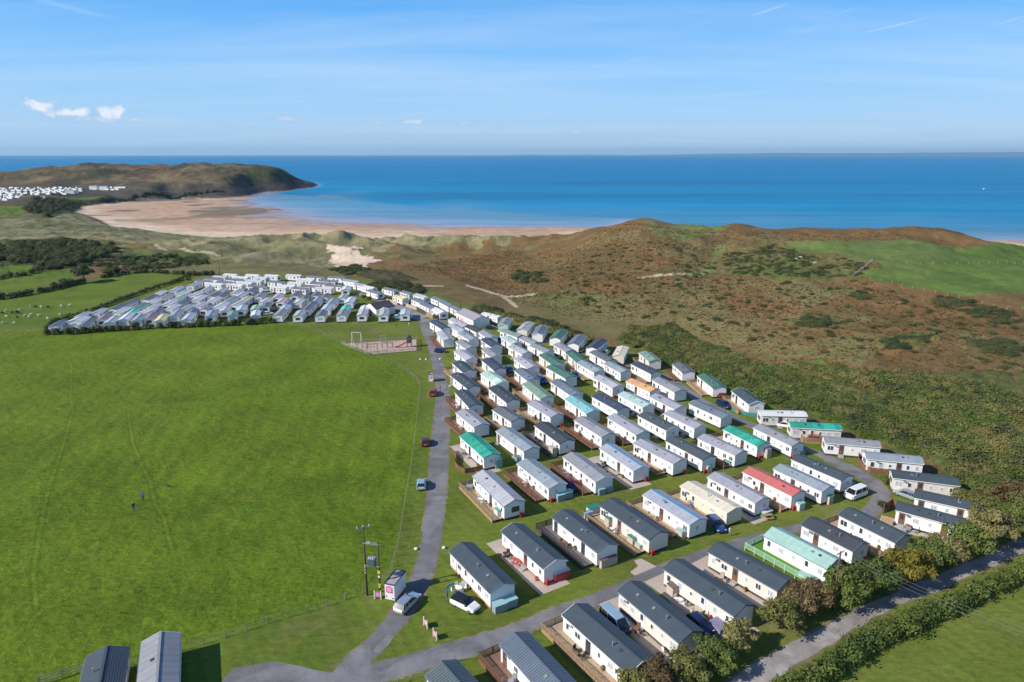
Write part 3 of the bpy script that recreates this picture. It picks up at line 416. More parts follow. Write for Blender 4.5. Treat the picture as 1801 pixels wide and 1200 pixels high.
tag(link('ground', ground_mesh(), GM), 'grass, bracken, dunes, beach and headland', kind='structure')

# ------------------------------------------------------------------ sea
def sea_material():
    m = bpy.data.materials.new('sea_water'); m.use_nodes = True; nt = m.node_tree; N = nt.nodes; L = nt.links; b = N['Principled BSDF']
    g = N.new('ShaderNodeNewGeometry'); sp = N.new('ShaderNodeSeparateXYZ'); L.new(g.outputs['Position'], sp.inputs[0])
    def M(op, x, y, z=None):
        n = N.new('ShaderNodeMath'); n.operation = op
        for i, v in enumerate((x, y, z)):
            if v is None: continue
            if isinstance(v, (int, float)): n.inputs[i].default_value = v
            else: L.new(v, n.inputs[i])
        return n.outputs[0]
    at = N.new('ShaderNodeAttribute'); at.attribute_name = 'depth'
    def noise(sx, sy, rz=0.0, rough=0.6, det=6):
        mp = N.new('ShaderNodeMapping'); mp.inputs['Scale'].default_value = (sx, sy, 1); mp.inputs['Rotation'].default_value = (0, 0, rz); L.new(g.outputs['Position'], mp.inputs[0])
        n = N.new('ShaderNodeTexNoise'); n.inputs['Scale'].default_value = 1.0; n.inputs['Detail'].default_value = det; n.inputs['Roughness'].default_value = rough; L.new(mp.outputs[0], n.inputs['Vector']); return n.outputs['Fac']
    nb = noise(0.0016, 0.012, 0.03)
    dep = M('ADD', at.outputs['Fac'], M('MULTIPLY', M('MULTIPLY', M('SUBTRACT', nb, 0.5), 1.1), M('MINIMUM', at.outputs['Fac'], 3.0)))
    cr = N.new('ShaderNodeValToRGB'); e = cr.color_ramp.elements; e[0].position = 0; e[0].color = (.30, .30, .37, 1); e[1].position = 1; e[1].color = (.0, .172, .35, 1)
    for p, c in ((0.012, (.235, .31, .42, 1)), (0.05, (.135, .285, .39, 1)), (0.16, (.055, .235, .37, 1)), (0.40, (.004, .205, .38, 1))): q = e.new(p); q.color = c  # shallow tones: sand showing through, plus sky reflection put into the colour
    L.new(M('DIVIDE', dep, 14.0), cr.inputs[0])
    f = M('MULTIPLY_ADD', M('SUBTRACT', noise(0.00035, 0.0045, 0.05, .72), 0.5), 1.5, 1.0)
    f = M('ADD', f, M('MULTIPLY', M('SUBTRACT', noise(0.006, 0.04, 0.0, .7), 0.5), 0.6))
    vm = N.new('ShaderNodeVectorMath'); vm.operation = 'SCALE'; L.new(cr.outputs[0], vm.inputs[0]); L.new(f, vm.inputs['Scale'])
    # thin broken lines of surf where it is shallow
    sf = M('MULTIPLY', M('SUBTRACT', noise(0.010, 0.10, 0.06, .6, 5), 0.60), 9.0); sfc = N.new('ShaderNodeClamp'); L.new(sf, sfc.inputs[0])
    sh = N.new('ShaderNodeMapRange'); sh.inputs['From Min'].default_value = 2.2; sh.inputs['From Max'].default_value = 0.2; L.new(at.outputs['Fac'], sh.inputs['Value'])
    mxs = N.new('ShaderNodeMixRGB'); L.new(M('MULTIPLY', M('MULTIPLY', sfc.outputs[0], sh.outputs[0]), 0.55), mxs.inputs[0]); L.new(vm.outputs[0], mxs.inputs[1]); mxs.inputs[2].default_value = (.70, .72, .74, 1); L.new(mxs.outputs[0], b.inputs['Base Color'])
    bp = N.new('ShaderNodeBump'); bp.inputs['Strength'].default_value = 0.5; bp.inputs['Distance'].default_value = 2.0; L.new(noise(0.05, 0.16, 0, .7, 7), bp.inputs['Height']); L.new(bp.outputs[0], b.inputs['Normal'])
    b.inputs['Roughness'].default_value = 0.45; b.inputs['Specular IOR Level'].default_value = 0.16
    return m
def sea_mesh():
    azs = np.radians(np.linspace(-50, 50, 420)); rs = np.concatenate([np.exp(np.linspace(math.log(430), math.log(2900), 330)), [3600, 5000, 8000, 14000, 26000, 45000, 60500]])
    A, R = np.meshgrid(azs, rs); x = (R*np.sin(A)).ravel(); y = (R*np.cos(A)).ravel(); d = np.full(x.size, 16.0); k = R.ravel() < 2600
    d[k] = np.clip(-25-terrain(x[k], y[k]), 0, 16); d[~k] = 16
    nr, na = R.shape; i = (np.arange(nr-1)[:, None]*na+np.arange(na-1)[None, :]).ravel(); f = np.stack([i, i+1, i+na+1, i+na], 1)
    keep = (d[f].max(1) > 0) ; f = f[keep]
    y = np.minimum(y, 57600)
    me = bpy.data.meshes.new('sea'); me.from_pydata(np.stack([x, y, np.full(x.size, -25.0)], 1).tolist(), [], f.tolist()); me.update()
    a = me.attributes.new('depth', 'FLOAT', 'POINT'); a.data.foreach_set('value', d.astype(np.float32)); return me
tag(link('sea', sea_mesh(), sea_material()), 'blue sea', kind='structure')
# hills of the coast across the water
def coast():
    n = 260; vs = []; fs = []
    for i in range(n):
        t = i/(n-1); x = -2000 + t*48000
        p = np.array([x])
        h = 45 + 250*sstep(0.05, 0.95, t) + 70*float(fbm(p, p*0, 9000, 4, 3)[0]) + 25*float(fbm(p, p*0, 1500, 3, 4)[0])
        h = max(h*float(sstep(0.0, 0.06, t)), 1)
        for k, (yy, f_) in enumerate(((0, 0), (1200, 0.55), (3000, 0.9), (4500, 1.0), (6000, 0.6))):
            vs.append((x, 49500+yy-2600*t, -26+h*f_))
    for i in range(n-1):
        for k in range(4): a = i*5+k; fs.append((a, a+5, a+6, a+1))
    me = bpy.data.meshes.new('hills'); me.from_pydata(vs, [], fs); me.update(); me.polygons.foreach_set('use_smooth', [True]*len(me.polygons))
    return me
tag(link('hills', coast(), mat('far_hills', (.05, .08, .09), 0.9, var=0.3, vscale=0.001)), 'low hills of the far coast on the horizon', kind='structure')  # bluish base colour carries some of the distance haze
# haze
hz = MB(); hz.box(-62000, 62000, -900, 58200, -46, 430)
hm = bpy.data.materials.new('haze_air'); hm.use_nodes = True; hn = hm.node_tree; hn.nodes.clear()
ho = hn.nodes.new('ShaderNodeOutputMaterial'); hv = hn.nodes.new('ShaderNodeVolumePrincipled'); hv.inputs['Color'].default_value = (.47, .76, 1.0, 1); hv.inputs['Density'].default_value = 2.2e-5; hv.inputs['Anisotropy'].default_value = 0.1
hn.links.new(hv.outputs[0], ho.inputs['Volume'])
tag(hz.build('haze', hm), 'thin sea haze', kind='stuff')

# ------------------------------------------------------------------ roads and hard standings
def smooth_line(pts, n=5):
    out = []
    for i in range(len(pts)-1):
        p0 = pts[max(i-1, 0)]; p1 = pts[i]; p2 = pts[i+1]; p3 = pts[min(i+2, len(pts)-1)]
        for k in range(n):
            t = k/n
            out.append(tuple(0.5*((2*p1[j])+(-p0[j]+p2[j])*t+(2*p0[j]-5*p1[j]+4*p2[j]-p3[j])*t*t+(-p0[j]+3*p1[j]-3*p2[j]+p3[j])*t*t*t) for j in (0, 1)))
    out.append(pts[-1]); return out
def asphalt(name, c, streak=0.25):
    m = bpy.data.materials.new(name); m.use_nodes = True; nt = m.node_tree; N = nt.nodes; L = nt.links; b = N['Principled BSDF']
    g = N.new('ShaderNodeNewGeometry'); n1 = N.new('ShaderNodeTexNoise'); n1.inputs['Scale'].default_value = 0.35; n1.inputs['Detail'].default_value = 9; n1.inputs['Roughness'].default_value = 0.68; L.new(g.outputs['Position'], n1.inputs['Vector'])
    mr = N.new('ShaderNodeMapRange'); mr.inputs['From Min'].default_value = 0.3; mr.inputs['From Max'].default_value = 0.7; mr.inputs['To Min'].default_value = 1-streak; mr.inputs['To Max'].default_value = 1+streak; L.new(n1.outputs['Fac'], mr.inputs['Value'])
    vm = N.new('ShaderNodeVectorMath'); vm.operation = 'SCALE'; vm.inputs[0].default_value = c; L.new(mr.outputs[0], vm.inputs['Scale']); L.new(vm.outputs[0], b.inputs['Base Color'])
    n2 = N.new('ShaderNodeTexNoise'); n2.inputs['Scale'].default_value = 0.09; n2.inputs['Detail'].default_value = 3; n2.inputs['Distortion'].default_value = 1.5; L.new(g.outputs['Position'], n2.inputs['Vector'])
    m2 = N.new('ShaderNodeMapRange'); m2.inputs['From Min'].default_value = 0.46; m2.inputs['From Max'].default_value = 0.54; m2.inputs['To Min'].default_value = 0.86; m2.inputs['To Max'].default_value = 1.10; L.new(n2.outputs['Fac'], m2.inputs['Value'])
    vo = N.new('ShaderNodeTexVoronoi'); vo.feature = 'DISTANCE_TO_EDGE'; vo.inputs['Scale'].default_value = 0.22; dz = N.new('ShaderNodeVectorMath'); dz.operation = 'SCALE'; dz.inputs['Scale'].default_value = 3.0; L.new(n2.outputs['Color'], dz.inputs[0]); da = N.new('ShaderNodeVectorMath'); L.new(g.outputs['Position'], da.inputs[0]); L.new(dz.outputs[0], da.inputs[1]); L.new(da.outputs[0], vo.inputs['Vector'])
    m3 = N.new('ShaderNodeMapRange'); m3.inputs['From Min'].default_value = 0.0; m3.inputs['From Max'].default_value = 0.02; m3.inputs['To Min'].default_value = 0.86; m3.inputs['To Max'].default_value = 1.0; L.new(vo.outputs['Distance'], m3.inputs['Value'])
    q1 = N.new('ShaderNodeMath'); q1.operation = 'MULTIPLY'; L.new(m2.outputs[0], q1.inputs[0]); L.new(m3.outputs[0], q1.inputs[1])
    q2 = N.new('ShaderNodeMath'); q2.operation = 'MULTIPLY'; L.new(q1.outputs[0], q2.inputs[0]); L.new(mr.outputs[0], q2.inputs[1]); L.new(q2.outputs[0], vm.inputs['Scale'])
    b.inputs['Roughness'].default_value = 0.9; b.inputs['Specular IOR Level'].default_value = 0.2
    return m
ASPH = asphalt('asphalt', (.185, .178, .180)); ASPH2 = asphalt('asphalt_patch', (.25, .24, .235)); TRACKM = asphalt('track_gravel', (.31, .285, .26), 0.35)
VERGE = asphalt('worn_verge', (.20, .165, .10), 0.3)
PAVE = mat('paving', (.46, .37, .30), 0.85, var=0.15, vscale=3); PAVE2 = mat('paving_grey', (.26, .23, .22), 0.85, var=0.15, vscale=3)
def strip(name, Lp, Rp, z, m, n=60, cut=5, wob=0.0):
    "road between two edge lines"
    def resample(pts):
        P = smooth_line(pts, cut); d = [0]
        for a, b in zip(P[:-1], P[1:]): d.append(d[-1]+math.dist(a, b))
        out = []; j = 0
        for k in range(n+1):
            s = d[-1]*k/n
            while j < len(d)-2 and d[j+1] < s: j += 1
            t = (s-d[j])/max(d[j+1]-d[j], 1e-6); out.append((P[j][0]+(P[j+1][0]-P[j][0])*t, P[j][1]+(P[j+1][1]-P[j][1])*t))
        return out
    A = resample(Lp); B = resample(Rp); vs = []; fs = []
    for i, (a, b) in enumerate(zip(A, B)):
        if wob:
            dx, dy = b[0]-a[0], b[1]-a[1]; q = math.hypot(dx, dy)+1e-6
            w1 = rnd.uniform(-wob, wob); w2 = rnd.uniform(-wob, wob)
            a = (a[0]+dx/q*w1, a[1]+dy/q*w1); b = (b[0]+dx/q*w2, b[1]+dy/q*w2)
        vs += [(*a, z), (*b, z)]
    for i in range(n): fs.append((2*i, 2*i+1, 2*i+3, 2*i+2))
    me = bpy.data.meshes.new(name); me.from_pydata(vs, [], fs); me.update()
    return tag(link(name, me, m), kind='structure')
def flat(name, poly, z, m, label=None):
    me = bpy.data.meshes.new(name); me.from_pydata([(x, y, z) for x, y in poly], [], [tuple(range(len(poly)))]); me.update()
    return tag(link(name, me, m), label, kind='structure')
def grow(Lp, Rp, e):
    A = []; B = []
    for i in range(max(len(Lp), len(Rp))):
        pass
    return A, B
ROADS = [('road', [(-21.98, 63.9), (-21.26, 68.77), (-20.43, 71.08), (-18.22, 74.79), (-17.1, 77.9), (-16.21, 80.74), (-15.62, 82.99), (-14.84, 86.98), (-14.56, 89.81), (-14.44, 95.5), (-14.69, 101.11), (-15.0, 106.72), (-15.7, 115.09), (-16.89, 130.02), (-18.26, 148.77), (-19.24, 164.19), (-20.33, 173.04), (-22.76, 188.05), (-25.97, 205.66), (-29.52, 222.82), (-32.9, 238.59), (-35.01, 250.0)], [(-17.79, 63.9), (-17.34, 69.71), (-16.27, 72.18), (-15.27, 75.11), (-13.75, 78.36), (-13.24, 80.74), (-12.62, 83.25), (-11.84, 86.98), (-11.58, 92.35), (-11.6, 96.81), (-11.66, 102.01), (-11.83, 106.72), (-12.21, 115.09), (-13.24, 130.02), (-14.67, 148.77), (-16.04, 164.19), (-17.87, 177.79), (-21.43, 199.46), (-24.72, 215.65), (-27.05, 226.58), (-29.32, 237.75), (-30.73, 246.38)], 0.01, 'asph', 150), ('road', [(-20.35, 67.84), (-17.51, 69.52), (-12.96, 71.47), (-8.48, 73.41), (-4.95, 74.79), (-0.04, 77.22), (6.22, 80.87), (12.67, 84.28), (21.82, 90.25), (26.3, 92.81), (31.44, 95.5), (36.79, 98.15), (45.25, 101.47), (52.35, 103.85), (55.97, 104.79), (60.52, 106.72), (63.63, 109.73), (65.62, 112.25), (66.86, 115.09), (66.85, 117.83), (65.85, 120.92), (64.26, 125.2), (62.68, 130.02), (61.49, 132.84), (58.47, 138.52), (55.22, 144.65)], [(-19.01, 65.0), (-15.31, 66.93), (-10.33, 68.95), (-7.02, 70.49), (-3.58, 71.88), (-1.26, 72.89), (2.41, 75.88), (6.79, 78.02), (15.14, 82.99), (22.72, 87.67), (27.84, 90.99), (33.7, 94.06), (40.69, 97.48), (46.04, 99.87), (54.88, 102.01), (61.82, 104.79), (64.79, 107.31), (67.95, 111.19), (69.58, 114.64), (69.91, 118.53), (68.84, 123.4), (66.82, 127.03), (64.0, 131.98), (62.33, 134.3), (59.06, 140.09), (55.27, 146.34)], 0.014, 'asph', 150), ('road', [(55.65, 142.87), (53.9, 144.56), (50.55, 151.39), (46.32, 161.24), (44.31, 170.86), (42.27, 178.69), (37.97, 186.07), (32.4, 191.45), (26.51, 198.53), (18.7, 208.64), (12.53, 216.75), (3.69, 225.56), (-2.26, 232.68)], [(57.67, 145.09), (56.48, 146.08), (53.29, 152.63), (49.18, 162.16), (47.23, 171.54), (45.03, 179.85), (40.35, 187.89), (34.6, 193.49), (28.85, 200.39), (21.08, 210.46), (14.77, 218.75), (5.89, 227.6), (0.04, 234.6)], 0.018, 'asph', 90), ('lane', [(127.94, 118.53), (107.43, 109.73), (94.69, 103.85), (83.08, 98.49), (78.52, 96.31), (73.76, 93.28), (67.0, 90.11), (61.71, 87.67), (57.37, 85.61), (51.57, 82.36), (48.21, 80.87), (43.28, 78.13), (36.77, 74.26), (31.72, 71.37), (27.21, 68.3), (21.92, 63.9)], [(123.63, 113.98), (103.55, 105.17), (91.15, 99.35), (79.88, 94.06), (73.78, 90.99), (66.89, 87.67), (62.62, 85.21), (56.09, 82.36), (51.48, 80.26), (47.73, 77.9), (44.58, 76.1), (39.71, 73.0), (33.63, 69.05), (30.32, 66.93), (28.02, 64.75), (25.27, 62.27)], 0.01, 'gravel', 70), ('road', [(-35.8, 249.66), (-30.47, 251.58), (-23.58, 247.75), (-17.84, 244.09), (-12.83, 238.85)], [(-34.6, 246.7), (-30.99, 248.42), (-25.22, 245.01), (-19.88, 241.63), (-15.15, 236.65)], 0.022, 'asph', 20), ('road', [(-33.25, 245.33), (-37.23, 250.9), (-43.13, 261.57), (-50.16, 272.98), (-58.55, 284.23), (-66.74, 294.99), (-78.68, 303.86), (-86.33, 307.67), (-96.84, 301.1), (-109.28, 297.04), (-122.53, 303.79)], [(-30.33, 247.43), (-34.15, 252.78), (-40.03, 263.39), (-47.18, 275.0), (-55.67, 286.39), (-64.22, 297.57), (-76.78, 306.92), (-86.81, 311.23), (-98.38, 304.36), (-108.88, 300.62), (-120.87, 306.99)], 0.026, 'asph2', 60)]
for nm, A, B, z, mk, n in ROADS:
    def off(P, Q, e):
        return [(p[0]+(p[0]-q[0])/max(math.dist(p, q), .1)*e, p[1]+(p[1]-q[1])/max(math.dist(p, q), .1)*e) for p, q in zip(P, Q)]
    if mk in ('asph', 'gravel') and z <= .014:
        m_ = min(len(A), len(B)); BB = [min(B, key=lambda b_: math.dist(b_, a_)) for a_ in A]; AA = [min(A, key=lambda a_: math.dist(b_, a_)) for b_ in B]
        strip('verge', off(A, BB, .28), off(B, AA, .28), z/3, VERGE, n*2, wob=.22)
    strip(nm, A, B, z, {'asph': ASPH, 'gravel': TRACKM, 'asph2': ASPH2, 'verge': VERGE}[mk], n, wob=0.10 if mk != 'gravel' else 0.25)
for nm, P, z, mk in [('driveway', [(-34.32, 65.61), (-34.17, 67.84), (-33.73, 69.14), (-31.88, 69.71), (-29.34, 70.39), (-26.34, 69.71), (-23.31, 68.77), (-21.3, 68.39), (-20.13, 66.93), (-20.26, 64.75)], 0.006, 'asph'), ('road_patch', [(-17.29, 73.0), (-16.63, 73.73), (-16.22, 75.11), (-15.16, 74.9), (-15.6, 73.21), (-16.48, 71.78), (-17.35, 71.88)], 0.03, 'asph2'), ('paving', [(17.55, 88.8), (18.16, 87.95), (21.82, 90.25), (19.89, 92.35), (18.68, 91.9), (19.02, 90.4)], 0.034, 'pave'), ('paving', [(21.46, 83.38), (23.43, 84.28), (25.28, 80.5), (27.04, 75.11), (24.66, 73.94), (23.09, 77.9)], 0.008, 'pave2'), ('paving', [(13.96, 78.71), (16.28, 80.26), (18.51, 75.88), (20.15, 71.67), (18.05, 70.1), (15.91, 73.73)], 0.008, 'pave2'), ('paving', [(27.54, 89.81), (30.0, 91.59), (32.59, 87.67), (34.89, 82.36), (33.01, 81.48), (30.72, 84.28)], 0.008, 'pave2'), ('forecourt', [(-52.4, 273.99), (-46.28, 270.76), (-38.12, 258.52), (-33.53, 251.84), (-32.36, 254.66), (-39.92, 266.56), (-47.51, 278.42), (-52.86, 281.82)], 0.04, 'asph2'), ('playground_sand', [(-56.14, 215.99), (-32.2, 221.35), (-30.34, 207.59), (-44.27, 203.45)], 0.004, 'sand')]:
    flat(nm, P, z, {'asph': ASPH, 'pave': PAVE, 'pave2': PAVE2, 'asph2': ASPH2, 'sand': mat('play_sand', (.46, .34, .27), 0.95, var=0.12, vscale=1.2), 'gravel': TRACKM}[mk])
# ------------------------------------------------------------------ static caravans
ROOFC = {'slate': (.060,.078,.092), 'slate3': (.13,.145,.155), 'charcoal': (.058,.064,.075), 'charcoal2': (.075,.092,.098), 'navy': (.055,.070,.105), 'slateblue': (.15,.18,.22),
 'grey': (.27,.275,.285), 'pale': (.40,.40,.42), 'lilac': (.33,.325,.36), 'greyblue': (.27,.31,.34), 'blueridge': (.36,.37,.41), 'ribblue': (.135,.165,.205),
 'emerald': (.035,.34,.235), 'green': (.07,.165,.12), 'sage': (.20,.30,.22), 'sage2': (.33,.50,.43), 'sage3': (.22,.27,.25), 'mint': (.40,.52,.50), 'mint2': (.48,.62,.52), 'turquoise': (.22,.45,.46),
 'orange': (.66,.36,.16), 'red': (.52,.145,.13), 'pink': (.58,.27,.28), 'creamroof': (.66,.58,.45), 'whiteroof': (.66,.65,.63), 'taupe': (.22,.20,.20), 'plum': (.13,.085,.10), 'lemon': (.55,.58,.32), 'tealroof': (.115,.145,.150)}
WALLC = {'white': (.82,.785,.75), 'cream': (.70,.64,.57), 'creamwall': (.70,.62,.48), 'mintwall': (.42,.58,.46), 'mint': (.55,.68,.52), 'green': (.38,.60,.36)}
WORD = {'slate': 'dark slate', 'slate3': 'mid grey', 'charcoal': 'charcoal', 'charcoal2': 'dark green-grey', 'navy': 'navy', 'slateblue': 'slate-blue', 'grey': 'grey', 'pale': 'pale grey', 'lilac': 'lilac-grey', 'greyblue': 'blue-grey',
 'blueridge': 'blue-ridged grey', 'ribblue': 'ribbed blue-grey', 'emerald': 'emerald green', 'green': 'dark green', 'sage': 'sage green', 'sage2': 'mint green', 'sage3': 'green-grey', 'mint': 'pale mint', 'mint2': 'light green', 'turquoise': 'turquoise',
 'orange': 'orange', 'red': 'red', 'pink': 'pink', 'creamroof': 'cream', 'whiteroof': 'white', 'taupe': 'brown-grey', 'plum': 'plum', 'lemon': 'lemon green', 'tealroof': 'teal-grey'}
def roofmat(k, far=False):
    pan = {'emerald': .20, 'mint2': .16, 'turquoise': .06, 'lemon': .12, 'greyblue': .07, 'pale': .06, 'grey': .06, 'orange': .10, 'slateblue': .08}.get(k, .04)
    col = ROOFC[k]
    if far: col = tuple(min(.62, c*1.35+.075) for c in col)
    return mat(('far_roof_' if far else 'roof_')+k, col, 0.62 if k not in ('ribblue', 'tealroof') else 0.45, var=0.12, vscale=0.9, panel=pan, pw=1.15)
def wallmat(k): return mat('wall_'+k, WALLC[k], 0.55, var=0.05, vscale=1.2)
TRIM = mat('white_trim', (.80,.78,.74), 0.5); TRIMG = mat('grey_trim', (.20,.24,.28), 0.5); DARK = mat('shadow_gap', (.05,.05,.05), 0.9); BRICK = mat('brick_skirt', (.36,.17,.09), 0.9, var=.2, vscale=6)
GLASS = mat('window_glass', (.045,.06,.075), 0.08, spec=0.8); CURT = mat('net_curtain', (.42,.46,.50), 0.25, spec=0.7); DOORB = mat('brown_door', (.20,.09,.05), 0.5); DOORW = mat('white_door', (.74,.74,.74), 0.4); DOORD = mat('dark_door', (.05,.05,.06), 0.3)
METAL = mat('galvanised', (.45,.46,.47), 0.4, metal=0.6); BLUET = mat('blue_ridge', (.05,.30,.52), 0.5)
WOOD = {'brown': mat('deck_brown', (.20,.095,.05), 0.8, var=.2, vscale=4), 'tan': mat('deck_tan', (.36,.24,.13), 0.8, var=.2, vscale=4), 'charcoal': mat('deck_charcoal', (.05,.047,.05), 0.8, var=.2, vscale=4), 'green': mat('deck_green', (.36,.62,.44), 0.7, var=.08)}
DECKF = {'brown': mat('floor_brown', (.22,.12,.08), 0.85, var=.2, vscale=4), 'tan': mat('floor_tan', (.42,.30,.19), 0.85, var=.2, vscale=4), 'charcoal': mat('floor_grey', (.16,.14,.13), 0.85, var=.2, vscale=4), 'green': mat('fake_turf', (.09,.22,.02), 0.95)}
def q5(v): return round(v*4)/4
def shell_mesh(L, w, he, rise, z0):
    b = MB(); x = L/2; y = w/2
    sec = [(-y, z0), (y, z0), (y, he), (0, he+rise), (-y, he)]
    b.add([(-x, a, c) for a, c in sec]+[(x, a, c) for a, c in sec], [(4,3,2,1,0), (5,6,7,8,9)]+[(i, (i+1) % 5, 5+(i+1) % 5, 5+i) for i in range(5)])
    return b.mesh('wall')
def roof_mesh(L, w, he, rise, style):
    b = MB(); ox, oy, t = 0.16, 0.17, 0.055; x = L/2+ox; y = w/2+oy; k = rise/(w/2); ze = he-oy*k+0.02; zr = he+rise+0.02
    for s in (-1, 1):
        if style == 'lap':
            n = 9
            for i in range(n):
                y0 = y*(1-i/n); y1 = y*(1-(i+1)/n)-(0.02 if i < n-1 else 0); z0 = ze+(zr-ze)*i/n; z1 = ze+(zr-ze)*(i+1)/n
                lo = z0+t+0.022; hi = z1+t-0.002
                vs = [(-x, s*y0, z0), (x, s*y0, z0), (x, s*y1, z1), (-x, s*y1, z1), (-x, s*y0, lo), (x, s*y0, lo), (x, s*y1, hi), (-x, s*y1, hi)]
                b.add(vs, [(0,3,2,1), (4,5,6,7), (0,1,5,4), (1,2,6,5), (2,3,7,6), (3,0,4,7)])
        else:
            vs = [(-x, s*y, ze), (x, s*y, ze), (x, 0, zr), (-x, 0, zr), (-x, s*y, ze+t), (x, s*y, ze+t), (x, 0, zr+t), (-x, 0, zr+t)]
            b.add(vs, [(0,3,2,1), (4,5,6,7), (0,1,5,4), (1,2,6,5), (2,3,7,6), (3,0,4,7)])
            if style in ('seam', 'rib'):
                step = 1.15 if style == 'seam' else 0.36; hh = 0.022 if style == 'seam' else 0.055; n = int(2*x/step)
                for i in range(1, n+1):
                    xx = -x+i*2*x/(n+1)
                    b.beam((xx, s*y, ze+t), (xx, 0.0, zr+t), 0.05 if style == 'seam' else 0.09, hh*2)
    b.beam((-x, 0, zr+t+0.012), (x, 0, zr+t+0.012), 0.30 if style != 'rib' else .22, 0.05)
    return b.mesh('roof')
def trim_mesh(L, w, he, rise):
    b = MB(); ox, oy = 0.19, 0.19; x = L/2+ox; y = w/2+oy; k = rise/(w/2); ze = he-oy*k; zr = he+rise
    for s in (-1, 1): b.beam((0, s*y, ze+0.02), (0, 0, zr+0.045), 0.05, 0.17)
    return b.mesh('bargeboard')
def gutter_mesh(L, w, he, rise):
    b = MB(); k = rise/(w/2)
    b.box(-L/2-.1, L/2+.1, -.05, .05, -.05, .05); return b.mesh('gutter')
def frame_mesh(w, h, mull):
    b = MB(); t = 0.07
    b.box(-w/2, w/2, -.045, .0, -h/2, -h/2+t); b.box(-w/2, w/2, -.045, .0, h/2-t, h/2); b.box(-w/2, -w/2+t, -.045, 0, -h/2+t, h/2-t); b.box(w/2-t, w/2, -.045, 0, -h/2+t, h/2-t)
    if mull: b.box(-t/2, t/2, -.045, 0, -h/2+t, h/2-t)
    return b.mesh('window')
def pane_mesh(w, h):
    b = MB(); b.box(-w/2+.05, w/2-.05, -.022, .0, -h/2+.05, h/2-.05); return b.mesh('pane')
def vent_mesh():
    b = MB(); b.box(-.16, .16, -.16, .16, 0, .10); b.box(-.20, .20, -.20, .20, .10, .15); return b.mesh('roof_vent')
def flue_mesh():
    b = MB(); b.bar((0,0,0), (0,0,.55), .07, 8); b.bar((0,0,.55), (0,0,.62), .13, 8); return b.mesh('flue')
def dish_mesh():
    b = MB(); b.bar((0,0,0), (0,-.25,.1), .03, 5)
    n = 10; vs = [(0, -.28, .15)]
    for i in range(n):
        t = 2*math.pi*i/n; vs.append((.28*math.cos(t), -.38-0.08*math.sin(t), .15+.28*math.sin(t)))
    b.add(vs, [(0, 1+i, 1+(i+1) % n) for i in range(n)]); b.bar((0,-.3,.15), (0,-.62,.12), .02, 5); return b.mesh('satellite_dish')
def step_mesh():
    b = MB(); b.box(-.5, .5, -.9, 0, 0, .22); b.box(-.5, .5, -.55, 0, .22, .44); return b.mesh('step')
def window(root, x, y, z, rz, w, h, mull, glass, frame=TRIM):
    f = link('window', cached(('fr', w, h, mull), lambda: frame_mesh(w, h, mull)), frame, root, (x, y, z), rz)
    link('pane', cached(('pn', w, h), lambda: pane_mesh(w, h)), glass, f, (0, 0, 0))
def door(root, x, y, rz, m, z0=.5):
    def dm():
        b = MB(); b.box(-.40, .40, -.05, 0, 0, 1.95); b.box(-.46, -.40, -.06, 0, 0, 2.0); b.box(.40, .46, -.06, 0, 0, 2.0); b.box(-.46, .46, -.06, 0, 1.95, 2.02); return b.mesh('door')
    def gm():
        b = MB(); b.box(-.25, .25, -.075, -.045, .95, 1.8); return b.mesh('pane')
    d = link('door', cached('door', dm), m, root, (x, y, z0), rz); link('pane', cached('doorpane', gm), GLASS, d, (0, 0, 0))
def ordw(i):
    return ['first','second','third','fourth','fifth','sixth','seventh','eighth','ninth','tenth','eleventh','twelfth','thirteenth','fourteenth','fifteenth','sixteenth','seventeenth','eighteenth','nineteenth','twentieth','twenty-first','twenty-second','twenty-third','twenty-fourth','twenty-fifth','twenty-sixth','twenty-seventh'][i]
